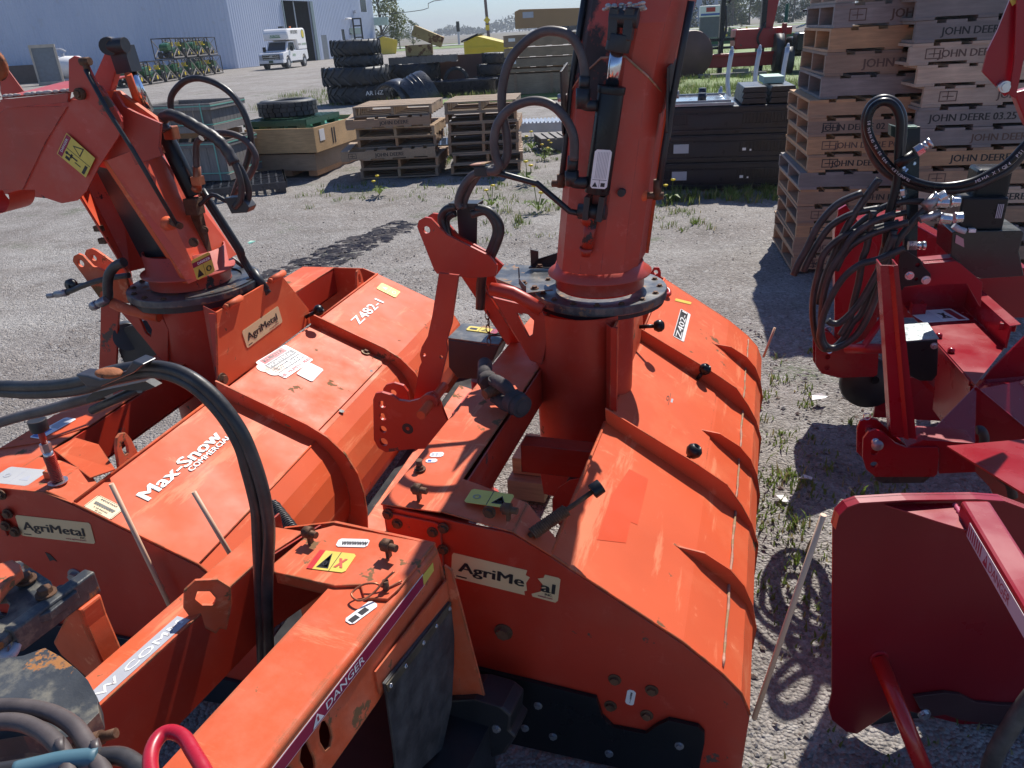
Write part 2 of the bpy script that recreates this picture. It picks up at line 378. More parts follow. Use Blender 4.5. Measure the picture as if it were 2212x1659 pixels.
def leafmat(name, c, tr=.25):
    m, k, b, co = newmat(name)
    cc = k.mix(k.ramp(k.noise(co, 1.1, 4), .3, .7), mul(c, .65), mul(c, 1.4)); k.ln(cc, b.inputs['Base Color'])
    b.inputs['Roughness'].default_value = .6; b.inputs['Transmission Weight'].default_value = 0
    t = k.n('BsdfTranslucent'); k.ln(cc, t.inputs[0]); mx = k.n('MixShader'); mx.inputs[0].default_value = tr
    k.ln(b.outputs[0], mx.inputs[1]); k.ln(t.outputs[0], mx.inputs[2])
    k.ln(mx.outputs[0], [n for n in m.node_tree.nodes if n.type == 'OUTPUT_MATERIAL'][0].inputs[0]); return m
LEAF = leafmat('tree_foliage', (.075, .11, .03)); LEAF2 = leafmat('pale_spring_foliage', (.13, .15, .05)); CONI = leafmat('conifer_foliage', (.03, .06, .025), .1)
BARK = mat('bark', (.12, .095, .075), .9, var=.3, vs=2); GRASSB = leafmat('grass_blades', (.14, .20, .04), .35); FARL = leafmat('far_wood_foliage', (.06, .085, .04), .1)
def leaves(b, c, r, n, s, flatz=1.0, mi=0, shell=.45):
    """n leaf quads scattered through an ellipsoid"""
    for _ in range(n):
        while 1:
            p = V((U(-1, 1), U(-1, 1), U(-1, 1)))
            if shell < p.length < 1: break
        p = V((p.x*r[0], p.y*r[1], p.z*r[2]))+V(c)
        a = V((U(-1, 1), U(-1, 1), U(-.6, .6))).normalized(); q = a.cross(V((U(-1, 1), U(-1, 1), U(-1, 1)))).normalized()
        k = s*U(.5, 1.2)
        b.add([p-a*k-q*k*.55, p+a*k*.2-q*k*.7, p+a*k, p+q*k*.6], [(0, 1, 2, 3)], mi)
def tree(P, h, wd, label, mt, n=1600, ls=.35, trunk=.25, clumps=14, base=.3, group=None, sparse=1.0):
    r = thing('tree', label, 'tree', P, 0, group); b = MB()
    b.tube([(0, 0, 0), (U(-.02, .02)*h, 0, h*.35), (U(-.05, .05)*h, 0, h*.85)], trunk, 7, rf=lambda t, i: 1-.85*t)
    cl = []
    for i in range(clumps):
        a = U(0, 2*pi); zz = base+(1-base)*((i+.5)/clumps); ww = sin(pi*min(.97, (zz-base)/(1-base)*.8+.2))
        c = V((cos(a)*wd*.32*ww, sin(a)*wd*.32*ww, h*zz*.93)); cl.append((c, ww))
        b.tube([(0, 0, h*max(.2, zz-.25)), (c.x*.5, c.y*.5, c.z-h*.08), tuple(c)], trunk*.3, 5, rf=lambda t, i: 1-.8*t, smooth=3)
    b.build('trunk', BARK, r); b = MB()
    for c, ww in cl:
        q = wd*U(.16, .27)*max(.5, ww); leaves(b, c, (q, q, q*.85), int(n/clumps*sparse), ls, shell=.2)
    b.build('crown', mt, r, recalc=False); return r
def conifer(P, h, wd, label, group=None):
    r = thing('tree', label, 'tree', P, 0, group); b = MB(); b.cyl((0, 0, 0), (0, 0, h*.3), wd*.06, n=6); b.build('trunk', BARK, r); b = MB()
    for i in range(12):
        z = h*(i+.3)/12.5; q = wd*.5*(1-(i/12)**1.6)+.15; leaves(b, (0, 0, z), (q, q, h*.07), 70, .35, shell=.5)
    b.build('crown', CONI, r, recalc=False)
tree((-15.9, 122, 0), 10.5, 7.5, 'big leafy green tree right behind the end of the metal building', LEAF2, 3000, .20, .28, 22, .10)
tree((-14.95, 135, 0), 6.3, 4.6, 'small airy spring tree with bare stem, right of the big green tree', LEAF2, 1300, .12, .10, 16, .28, sparse=.8)
tree((-12.9, 136, 0), 4.4, 3.6, 'low bushy spring tree at the edge of the field, right of the airy tree', LEAF2, 800, .12, .08, 10, .2)
for i, (x, y, h, wd) in enumerate(((58.5, 204, 9, 7.5), (63.5, 207, 11.5, 8.5), (69, 206, 10, 8.5), (75, 209, 12, 9), (82, 208, 10.5, 9))):
    tree((x, y, 0), h, wd, ('tall green tree across the road, %s by the grey house' % ('leftmost of five', 'second of five', 'middle of five', 'fourth of five', 'rightmost of five')[i]), (LEAF, LEAF2, LEAF, CONI, LEAF)[i], 2200, .34, .25, 18, .06, 'trees across the road')
hz = gy(1503, 42, 235)
for i, (dx, h) in enumerate(((-6.5, 9), (-2.2, 12), (2, 10), (5.5, 8.5))):
    conifer((hz.x+dx+2, 222, 0), h, 4.2, '%s dark conifer in front of the grey gabled house' % ('leftmost', 'tallest', 'second tallest', 'rightmost')[i], 'conifers by the grey house')
# far wood at the edge of the field
b = MB()
for i in range(620):
    x = -520+i*2.2+U(-2, 2); y = 1050+U(-30, 40)-abs(x)*.05; h = U(7, 15)*(1.0+.4*sin(x*.021)+.25*sin(x*.09))
    leaves(b, (x, y, h*.55), (U(3, 6), 3, h*.5), 40, 2.0, shell=0)
tag(b.build('far_wood', FARL, recalc=False), 'hazy line of woodland along the far edge of the field', 'woodland', kind='stuff')
b = MB()
for i in range(300):
    x = 80+i*4+U(-3, 3); y = 900+U(-30, 40); h = U(10, 18)
    leaves(b, (x, y, h*.5), (U(3, 6), 3, h*.5), 22, 2.6, shell=0)
tag(b.build('far_wood', FARL, recalc=False), 'distant tree belt on the right half of the horizon', 'woodland', kind='stuff')

# ---- grey gabled house far right
H = thing('house', 'pale grey gabled house far across the road behind conifers', 'house', (hz.x+1, 238, 0), radians(-12))
HW = mat('pale_house_siding', (.50, .54, .60), .7); HR = mat('house_roof', (.30, .32, .36), .7)
b = MB(); b.prism([(-7, 0, 0), (7, 0, 0), (7, 0, 7.6), (0, 0, 13), (-7, 0, 7.6)], (0, 12, 0)); b.build('wall', HW, H)
b = MB(); b.prism([(-7.6, -.4, 7.2), (0, -.4, 13.2), (7.6, -.4, 7.2), (7.6, -.4, 7.5), (0, -.4, 13.55), (-7.6, -.4, 7.5)], (0, 12.8, 0)); b.build('roof', HR, H)
b = MB(); b.box((0, -.05, 9.2), (1.3, .1, 1.8)); b.build('window', GLASS, H)

# ---- metal building
def siding():
    m, k, b, co = newmat('white_metal_siding')
    c = k.mix(k.ramp(k.noise(co, .25, 4, .6, (1, 1, .3)), .3, .7), (.45, .51, .64), (.54, .59, .70))
    k.ln(k.mix(k.ramp(k.noise(co, 1.5, 5), .62, .7, 0, .3), c, (.4, .4, .42)), b.inputs['Base Color']); b.inputs['Roughness'].default_value = .45; return m
SID = siding()
BLD = thing('metal_building', 'long white corrugated metal building with a large dark doorway', 'building', (-22.78, 74.25, 0))
def wall(name, p0, p1, h, holes=(), flip=1, mt=None):
    """corrugated wall from p0 to p1 (xy, local), ribs facing the yard; holes = (u0,u1,z0,z1)"""
    p0, p1 = V(p0+(0,)), V(p1+(0,)); L = (p1-p0).length; d = (p1-p0)/L; nn = V((d.y, -d.x, 0))*flip; b = MB()
    q = lambda u, z, o=0: p0+d*u+V((0, 0, z))+nn*o
    cuts = sorted({0.0, L}|{c for hh in holes for c in hh[:2]})
    for ua, ub in zip(cuts, cuts[1:]):
        hh = [x for x in holes if x[0] <= ua+1e-6 and x[1] >= ub-1e-6]; zs = [(0, h)] if not hh else [(0, hh[0][2]), (hh[0][3], h)]
        for za, zb in zs:
            if zb-za > .02: b.prism([q(ua, za), q(ub, za), q(ub, zb), q(ua, zb)], nn*-.12)
    u = .12; rh = .05 if name == 'left_wall' else .028
    while u < L-.1:
        segs = [(0.0, h)]
        for a, c, z0, z1 in holes:
            if a-.12 < u < c+.12:
                segs = [s2 for s in segs for s2 in ((s[0], min(s[1], z0)), (max(s[0], z1), s[1])) if s2[1]-s2[0] > .05]
        for z0, z1 in segs:
            b.prism([q(u-.11, z0, .0), q(u-.04, z0, rh), q(u+.04, z0, rh), q(u+.11, z0, .0)], (0, 0, z1-z0))
        u += .36
    b.build(name, mt or SID, BLD); return q
D = lambda w_: (w_[0]+22.78, w_[1]-74.25)
dv = V((8.43, 29.25, 0)).normalized(); lw = V((-.905, -.425, 0)).normalized()
Lr = 30.6
ql = wall('left_wall', (lw.x*36, lw.y*36), (0, 0), 8.0, [(36-4.1, 36-2.75, 0, 2.45)], 1)
hd = (9.3, 14.7, 0, 5.6)
qr = wall('yard_wall', (0, 0), (dv.x*Lr, dv.y*Lr), 8.0, [hd, (16.4, 17.6, 0, 2.4), (21.4, 22.1, .8, 2.9), (23.6, 26.2, 0, 2.9), (27.2, 28.8, 4.7, 7.4)], 1)
FR = mat('door_trim', (.20, .26, .27), .5)
b = MB(); b.box((-4, 3.2, 7.9), (1, 1, .2)); 
b = MB()
P0 = lambda u, z, o=0: qr(u, z, o)
b.prism([P0(0, 0, -.13), P0(Lr, 0, -.13), P0(Lr, 0, -14), P0(0, 0, -14)], (0, 0, .03)); b.prism([P0(0, 0, -14), P0(Lr, 0, -14), P0(Lr, 8, -14), P0(0, 8, -14)], dv*.0+V((-.1, .05, 0)))
b.prism([P0(0, 7.95, -.13), P0(Lr, 7.95, -.13), P0(Lr, 7.95, -14), P0(0, 7.95, -14)], (0, 0, .05))
b.prism([P0(Lr, 0, -.13), P0(Lr, 0, -14), P0(Lr, 8, -14), P0(Lr, 8, -.13)], dv*.1)
b.prism([P0(5, 0, -4), P0(Lr-.5, 0, -4), P0(Lr-.5, 7.8, -4), P0(5, 7.8, -4)], (-.1, .03, 0)); b.prism([P0(hd[1]+.9, 0, -.2), P0(hd[1]+.9, 0, -4), P0(hd[1]+.9, 7.8, -4), P0(hd[1]+.9, 7.8, -.2)], (.02, .1, 0)); b.build('interior', mat('dark_interior', (.035, .04, .05), .8), BLD)  # dark slabs added behind the door, the room's shade put into their colour
b = MB()
for a, c, z0, z1 in (hd,):
    b.prism([P0(a-.15, 0, .06), P0(a, 0, .06), P0(a, z1, .06), P0(a-.15, z1, .06)], (P0(0, 0, .1)-P0(0, 0, 0))); b.build('door_frame', FR, BLD); b = MB(); b.prism([P0(c, 0, .06), P0(c+.6, 0, .06), P0(c+.6, z1, .06), P0(c, z1, .06)], (P0(0, 0, .1)-P0(0, 0, 0)))
b.build('door_frame', FR, BLD)
b = MB(); b.prism([P0(hd[0]+3.2, 0, -.6), P0(hd[0]+3.35, 0, -.6), P0(hd[0]+3.35, 5.6, -.6), P0(hd[0]+3.2, 5.6, -.6)], (.05, 0, 0)); b.prism([P0(hd[0]+.5, 0, -.5), P0(hd[0]+.6, 0, -.5), P0(hd[0]+.6, 5.6, -.5), P0(hd[0]+.5, 5.6, -.5)], (.05, 0, 0)); b.build('door_track', GALV, BLD)
def pane(nm, u0, u1, z0, z1, mt, o=-.03, th=.04, q=P0):
    b = MB(); b.prism([q(u0, z0, o), q(u1, z0, o), q(u1, z1, o), q(u0, z1, o)], q(0, 0, th)-q(0, 0, 0)); return b.build(nm, mt, BLD)
pane('side_door', 16.4, 17.6, 0, 2.4, mat('grey_door', (.18, .2, .22), .5)); pane('window', 21.4, 22.1, .8, 2.9, GLASS); pane('window', 27.2, 28.8, 4.7, 7.4, GLASS)
f_ = pane('window', 23.6, 26.2, 0, 2.9, mat('pale_door', (.45, .50, .56), .4)); pane('awning', 23.4, 26.4, 2.35, 3.0, mat('green_grey_trim', (.22, .30, .28), .5), .03)
dd = pane('metal_door', 36-4.1, 36-2.75, 0, 2.45, mat('dark_green_door', (.03, .055, .06), .5), -.03, .04, ql)
b = MB(); c0 = ql(36-3.35, 1.75, .03); nn = (ql(0, 0, 1)-ql(0, 0, 0)); b.cyl(c0, c0+nn*.02, .34, n=20); s1 = b.build('round_sign', flat('faded_red_sign', (.42, .16, .16)), BLD); s1.parent = dd
b = MB(); b.prism([ql(0, 7.6, .08), ql(36.0, 7.6, .08), ql(36.0, 8.1, .08), ql(0, 8.1, .08)], nn*.1); b.build('eave_trim', SID, BLD)
b = MB(); b.cyl(P0(22.5, 3.9, .05), P0(22.5, 3.9, .5), .04, n=8); b.cyl(P0(21.9, 3.95, .45), P0(23.0, 3.95, .6), .09, n=8); b.build('wall_lamp', WHITE, BLD)
b = MB(); b.box(P0(25.2, 4.7, .15), (.25, .3, .3), mi=0); b.build('wall_lamp', GREYS, BLD)
b = MB(); b.prism([P0(30.3, 3.2, .1), P0(30.55, 3.2, .1), P0(30.55, 4.1, .1), P0(30.3, 4.1, .1)], (1.6, .6, 0)); b.build('hanging_sign', mat('pale_sign', (.35, .5, .5), .5), BLD)

# ---- utility pole and wires
UP = gz(1057, 86); UP = V((UP.x*.42, UP.y*.42, 0)); u_ = thing('utility_pole', 'tall utility pole with crossarm beside the field, carrying two wires', 'utility pole', UP)
b = MB(); b.cyl((0, 0, 0), (-.45, 0, 12), .17, .11, 8); b.build('pole', mat('pole_wood', (.16, .13, .12), .8), u_)
b = MB(); b.box((-.25, 0, 5.1), (1.6, .15, .13)); b.build('crossarm', BARK, u_)
b = MB(); b.box((-.12, -.2, 2.9), (.5, .04, .5), M=Matrix.Rotation(radians(45), 3, 'Y')); b.box((-.12, -.2, 2.2), (.4, .04, .5)); b.build('road_sign', YELP, u_)
for k, (za, zb, zc) in enumerate(((5.1, 4.3, 4.9), (6.2, 5.8, 6.3))):
    b = MB(); b.tube([(-13.2, 11.5, (za+zb)/2-.5), (-7, 6, (za+zb)/2-.35), (-.3, 0, za), (45, 20, za-.7), (110, 60, za+.9)], .035, 5); tag(b.build('power_cable', BLKN, loc=UP), ('lower' if k == 0 else 'upper')+' power cable strung from the utility pole', 'cable')
pp = gy(1183/2212*1000*.5486+702, 97, 150) if False else gz(992, 97); b = MB(); b.box((0, 0, 1.1), (.35, .35, 2.2)); b.box((0, 0, 2.9), (.55, .4, 1.6), mi=1)
tag(b.build('marker_post', [GREYS, BLKN], loc=(pp.x, pp.y, 0)), 'dark topped post standing by the road in front of the far field', 'post')
# ---- dumpsters
def dumpster(P, s, label, rz):
    r = thing('dumpster', label, 'dumpster', P, rz, 'yellow dumpsters'); b = MB()
    b.prism([(0, 0, 0), (1.25*s, 0, 0), (1.45*s, 0, .75*s), (1.45*s, 0, 1.0*s), (.35*s, 0, 1.3*s), (-.12*s, 0, 1.12*s), (-.12*s, 0, .5*s)], (0, 2.0*s, 0)); b.build('body', YELP, r, bevel=.03)
    b = MB(); b.prism([(-.2*s, -.05, 1.12*s), (.40*s, -.05, 1.34*s), (.40*s, -.05, 1.38*s), (-.2*s, -.05, 1.17*s)], (0, 2.1*s, 0)); b.build('lid', PLB, r)
    b = MB(); b.box((.5*s, -.06, .55*s), (.8*s, .14, .22*s)); b.box((.5*s, -.03, .9*s), (1.0*s, .06, .08*s)); b.build('fork_pocket', YELP, r)
dumpster((-1.15, 37.5, 0), 1.28, 'yellow dumpster with black lid, right beside the stacked long crates', radians(-6)); dumpster((-13.5, 100, 0), 1.5, 'small looking yellow dumpster behind the tall tyre pile near the building', radians(12))

# ---- service truck
def truck():
    r = thing('service_truck', 'white pickup service truck with tall cap parked at the big doorway', 'truck', (-17.15, 64.6, 0), radians(-6)); W2 = .98
    prof = [(0, .48), (0, .95), (.12, 1.12), (1.35, 1.25), (1.5, 1.28), (3.6, 1.25), (3.75, 1.22), (5.9, 1.25), (5.95, .55), (5.3, .5), (4.15, .5), (1.65, .5), (.1, .42)]
    def arch(cx): return [(cx+.48*cos(a*pi/8), .48+.48*sin(a*pi/8)) for a in range(0, 9)]
    outl = [(.1, .42), (0, .48), (0, .98), (.1, 1.14), (1.35, 1.26), (5.9, 1.27), (5.95, .6), (5.6, .5)]+[(x, z) for x, z in arch(4.9)]+[(4.0, .5), (1.8, .5)]+[(x, z) for x, z in arch(.95+.1)]+[(.45, .45)]
    b = MB(); b.prism([(-W2, y, z) for y, z in outl], (2*W2, 0, 0)); b.build('body', WPAINT, r, bevel=.03)
    b = MB(); b.prism([(-.82, 1.25, 1.25), (-.82, 1.95, 1.95), (-.82, 3.3, 1.98), (-.82, 3.6, 1.25)], (1.64, 0, 0)); b.build('cab', WPAINT, r, bevel=.05)
    b = MB(); b.prism([(-.72, 1.36, 1.30), (.72, 1.36, 1.30), (.66, 1.90, 1.88), (-.66, 1.90, 1.88)], (0, -.06, .02)); b.build('windscreen', GLASS, r)
    for sx in (-1, 1):
        b = MB(); b.prism([(sx*.82, 1.62, 1.32), (sx*.82, 2.02, 1.84), (sx*.82, 2.45, 1.86), (sx*.82, 2.45, 1.32)], (sx*.02, 0, 0)); b.prism([(sx*.82, 2.52, 1.32), (sx*.82, 2.52, 1.86), (sx*.82, 3.1, 1.84), (sx*.82, 3.3, 1.32)], (sx*.02, 0, 0)); b.build('side_window', GLASS, r)
        b = MB(); b.box((sx*1.12, 1.75, 1.42), (.22, .12, .36)); b.bar((sx*.85, 1.7, 1.35), (sx*1.1, 1.72, 1.38), .05, .05); b.build('mirror', BLKN, r)
        b = MB(); b.box((sx*.84, -.01, .86), (.26, .05, .30)); b.build('headlight', GREYS, r)
        b = MB(); b.box((sx*1.0, 3.0, .42), (.12, 2.0, .07)); b.build('side_step', BLKN, r)
    b = MB(); b.box((0, -.02, .88), (1.36, .06, .38)); g = b.build('grille', BLKN, r)
    b = MB()
    for z in (.74, .88, 1.02): b.box((0, -.07, z), (1.3, .04, .05))
    b.box((0, -.08, .9), (.22, .03, .12)); b.build('chrome_bar', STEEL, r).parent = g
    b = MB(); b.box((0, -.08, .55), (1.96, .2, .24)); b.build('bumper', WPAINT, r, bevel=.03)
    b = MB(); b.box((0, -.19, .56), (.34, .02, .17)); b.build('number_plate', mat('dark_green_plate', (.05, .09, .05), .5), r)
    b = MB(); b.box((0, -.1, .38), (1.9, .16, .12)); b.build('lower_bumper', BLKN, r)
    for x, y in ((-.84, 1.05), (.84, 1.05), (-.84, 4.9), (.84, 4.9)):
        s = 1 if x > 0 else -1; b = MB(); b.cyl((x-.14*s, y, .41), (x+.14*s, y, .41), .41, n=24); wv = b.build('wheel', TYRE, r); b = MB(); b.cyl((x+.1*s, y, .41), (x+.155*s, y, .41), .25, .2, n=16); b.build('rim', STEEL, r).parent = wv
    b = MB(); b.prism([(-1.0, 1.55, 2.05), (-1.0, 1.5, 2.55), (-1.0, 1.8, 2.85), (-1.0, 5.7, 2.9), (-1.0, 5.9, 2.7), (-1.0, 5.93, 1.28), (-1.0, 3.75, 1.28), (-1.0, 3.45, 2.03)], (2.0, 0, 0)); cp_ = b.build('cap', WHITE, r, bevel=.12)
    b = MB(); b.box((.1, 2.9, 2.98), (.35, .35, .12)); b.cyl((.3, 4.4, 2.9), (.3, 4.4, 3.05), .08, n=10, mi=1); b.build('roof_beacon', [BLKN, flat('orange_beacon', (.8, .2, .05))], r)
    b = MB(); LG = flat('letter_green', (.05, .22, .06)); ox = 1.012
    b.text('UNITE DE SERVICE', (ox, 2.35, 2.48), (0, 1, 0), (0, 0, 1), .26, 0, 1.6); b.text('JOHN DEERE', (ox, 4.6, 1.62), (0, 1, 0), (0, 0, 1), .16, 1, 1.1); b.text('450 652-5552', (ox, 3.75, 1.62), (0, 1, 0), (0, 0, 1), .15, 0, .7)
    b.cyl((ox-.008, 5.15, 2.45), (ox, 5.15, 2.45), .34, n=24, mi=1); b.cyl((ox, 5.15, 2.45), (ox+.004, 5.15, 2.45), .28, n=24, mi=2)
    b.text('AGRITEX', (-.4, 1.49, 2.28), (1, 0, 0), (0, 0, 1), .16, 1, .8); b.box((0, 1.495, 2.24), (.86, .02, .04), mi=1)
    b.text('AGRITEX', (.995, 2.1, .85), (0, 1, 0), (0, 0, 1), .18, 1, .7); b.build('cap_lettering', [INK, LG, YELP], r, recalc=False).parent = cp_
truck()
# ---- forklift by the wall
fk = thing('forklift', 'dark forklift parked facing the wall beyond the tyre pile', 'forklift', (-15.4, 97.2, 0), radians(20), None)
b = MB()
for x in (-.45, .45): b.box((x, 0, 2.0), (.16, .2, 4.0))
for z in (.8, 2.0, 3.2, 3.95): b.box((0, 0, z), (1.0, .14, .14))
b.build('mast', BLKN, fk); b = MB(); b.box((-1.6, .3, .75), (2.2, 1.1, .9)); b.build('body', BLKN, fk, bevel=.05)
b = MB()
for x, y in ((-2.4, -.2), (-2.4, .8), (-.9, -.2), (-.9, .8)): b.bar((x, y, 1.2), (x, y, 2.4), .08, .08)
b.box((-1.65, .3, 2.4), (1.7, 1.1, .08)); b.build('roll_cage', BLKN, fk); b = MB(); b.box((-1.5, .3, 1.5), (.5, .5, .7)); b.build('seat', PLB, fk)
for x in (-2.3, -.9):
    b = MB(); b.cyl((x, -.35, .35), (x, -.1, .35), .35, n=14); b.build('wheel', TYRE, fk)
b = MB(); b.cyl((-2.4, -.2, 2.4), (-2.4, -.2, 2.6), .1, n=8); b.build('beacon', flat('orange_lamp', (.7, .15, .05)), fk)
bk = gz(722, 127); b = MB(); b.lathe((0, 0, 0), [(0, .02), (.3, .02), (.4, .3), (.38, .55), (0, .7)], 12); b.cyl((-.1, 0, .6), (-.15, 0, 1.5), .07, n=6); b.bar((-.2, 0, 1.5), (-.6, 0, 1.7), .06, .06)
tag(b.build('wood_stove', mat('dark_green_enamel', (.03, .06, .045), .4), loc=(bk.x+.6, bk.y-.8, 0)), 'small dark drum on the ground against the white building wall', 'drum')

# ---- riding mowers in shipping frames
CR = mat('black_crate_frame', (.025, .022, .022), .5); CRW = mat('pale_crate_brace', (.30, .27, .24), .6)
def crate_proto():
    r = thing('shipping_frame', 'x', 'shipping frame'); b = MB()
    for x in (-.95, .95):
        for y in (-.6, .6): b.box((x, y, .62), (.05, .05, 1.25))
    for z in (.03, 1.22):
        for y in (-.6, .6): b.box((0, y, z), (1.9, .05, .05))
        for x in (-.95, .95): b.box((x, 0, z), (.05, 1.2, .05))
    b.build('frame', CR, r); b = MB()
    for y in (-.61, .61):
        b.bar((-.95, y, .1), (0, y, .62), .05, .03); b.bar((0, y, .62), (-.95, y, 1.18), .05, .03); b.bar((.95, y, .1), (0, y, .62), .05, .03); b.bar((-.95, y, .08), (.95, y, .08), .06, .06)
    b.bar((.96, -.6, .1), (.96, .6, 1.18), .05, .03); b.bar((.96, .6, .1), (.96, -.6, 1.18), .05, .03); b.build('cross_brace', CRW, r); return r
MGRN = mat('mower_green', (.014, .085, .022), .3, var=.1)
def mower_proto():
    r = thing('riding_mower', 'x', 'mower'); b = MB()
    b.prism([(.1, -.27, .42), (.82, -.27, .42), (.85, -.27, .68), (.7, -.27, .82), (.12, -.27, .92)], (0, .54, 0)); b.build('hood', MGRN, r, bevel=.05)
    b = MB(); b.prism([(-.75, -.34, .35), (.1, -.34, .3), (.1, -.34, .45), (-.3, -.34, .6), (-.75, -.34, .62)], (0, .68, 0)); b.build('fender', MGRN, r, bevel=.05)
    b = MB(); b.box((-.4, 0, .70), (.34, .34, .07)); b.box((-.58, 0, .82), (.07, .32, .22)); b.build('seat', YELP, r, bevel=.03)
    b = MB(); b.lathe((.0, 0, 1.0), [(.16, -.015), (.18, 0), (.16, .015)], 14, M=Matrix.Rotation(radians(25), 3, 'Y')); b.cyl((.0, 0, 1.0), (.1, 0, .8), .02, n=6); b.build('steering_wheel', BLKN, r)
    b = MB(); b.box((-.1, 0, .22), (.8, .9, .16)); b.build('mowing_deck', BLKN, r, bevel=.05)
    for x, rr, y in ((-.55, .27, .36), (-.55, .27, -.36), (.62, .19, .34), (.62, .19, -.34)):
        s = 1 if y > 0 else -1; b = MB(); b.cyl((x, y-.1*s, rr), (x, y+.1*s, rr), rr, n=18); wv = b.build('wheel', TYRE, r); b = MB(); b.cyl((x, y+.07*s, rr), (x, y+.11*s, rr), rr*.42, n=12); b.build('hub', YELP, r).parent = wv
    return r
cpz, mpz = crate_proto(), mower_proto(); pA, pB = V((-20.9, 47.6, 0)), V((-21.2, 63.2, 0)); dr = (pB-pA).normalized(); ang = math.atan2(dr.y, dr.x)
ordn = ('nearest', 'second', 'third', 'fourth', 'fifth', 'sixth', 'farthest'); first = True
for lv, n0 in ((0, 7), (1, 4)):
    for i in range(n0):
        k = i+(3 if lv else 0); P = pA+dr*(k*2.45+(0 if not lv else .3))+V((0, 0, 1.27*lv)); P.x += (-.25 if lv else 0)
        nm = ('%s of the %s row' % ((('nearest', 'second nearest', 'second farthest', 'farthest')[i] if lv else ordn[k]+('' if k in (0, 6) else ' from the near end')), 'upper' if lv else 'lower'))
        lc, lm = 'black shipping frame with pale braces, '+nm, 'green riding mower inside a shipping frame, '+nm
        if first: cpz.location = P; cpz.rotation_euler.z = ang; mpz.location = P+V((0, 0, .06)); mpz.rotation_euler.z = ang+pi; cpz['label'] = lc; mpz['label'] = lm; cpz['group'] = 'shipping frames by the white wall'; mpz['group'] = 'riding mowers by the white wall'; first = False
        else:
            dup(cpz, P, ang, lc, 'shipping frames by the white wall'); dup(mpz, P+V((0, 0, .06)), ang+(pi if k % 2 else 0), lm, 'riding mowers by the white wall')
# display cabinet, white tank, brown boxes against the wall
cb = gz(112, 178); r = thing('display_cabinet', 'tall pale cabinet frame with glass leaning by the white wall', 'cabinet', (cb.x*.93, cb.y*.93, 0), radians(25)); b = MB()
for x in (-.75, .75):
    for y in (-.4, .4): b.box((x, y, 1.3), (.12, .12, 2.6))
for z in (.1, 2.5): b.box((0, 0, z), (1.6, .9, .2))
b.build('frame', mat('cream_wood', (.45, .40, .33), .6), r); b = MB(); b.box((0, -.3, 1.3), (1.4, .03, 2.2)); b.box((0, .35, .8), (1.4, .05, 1.2)); b.build('glass', mat('cabinet_glass', (.13, .16, .20), .15), r)
tk = gz(150, 173); r = thing('propane_tank', 'white horizontal gas tank lying beside the wall behind the cabinet', 'tank', (tk.x*.95, tk.y*.95, 0), radians(25)); b = MB()
b.lathe((0, 0, 1.0), [(0, -1.6), (.5, -1.45), (.75, -1.1), (.8, 0), (.75, 1.1), (.5, 1.45), (0, 1.6)], 20, M=Matrix.Rotation(pi/2, 3, 'Y')); b.build('tank', WHITE, r); b = MB(); b.box((-.9, 0, .15), (.2, 1, .3)); b.box((.9, 0, .15), (.2, 1, .3)); b.build('foot', GREYS, r)
b = MB(); b.tube([(-.5, 0, 1.8), (-.5, 0, 2.2), (-.1, 0, 2.3), (.3, 0, 2.1)], .05, 6); b.cyl((0, 0, 1.8), (0, 0, 2.0), .12, n=8); b.build('valve', GREYS, r)
for i, (px, py, s) in enumerate(((22, 178, 1.7), (52, 176, 2.1))):
    P = gz(px, py); b = MB(); b.prism([(-s*.8, -.6, 0), (s*.8, -.6, 0), (s*.75, -.6, s*.42), (s*.4, -.6, s*.62), (-s*.5, -.6, s*.62), (-s*.8, -.6, s*.3)], (0, 1.3, 0))
    tag(b.build('brown_carton', mat('brown_tarp', (.10, .07, .06), .7), loc=(P.x*.93, P.y*.93, 0), rz=radians(25)), ('left' if i == 0 else 'right')+' brown covered bundle on the ground by the white wall', 'bundle', 'brown bundles')
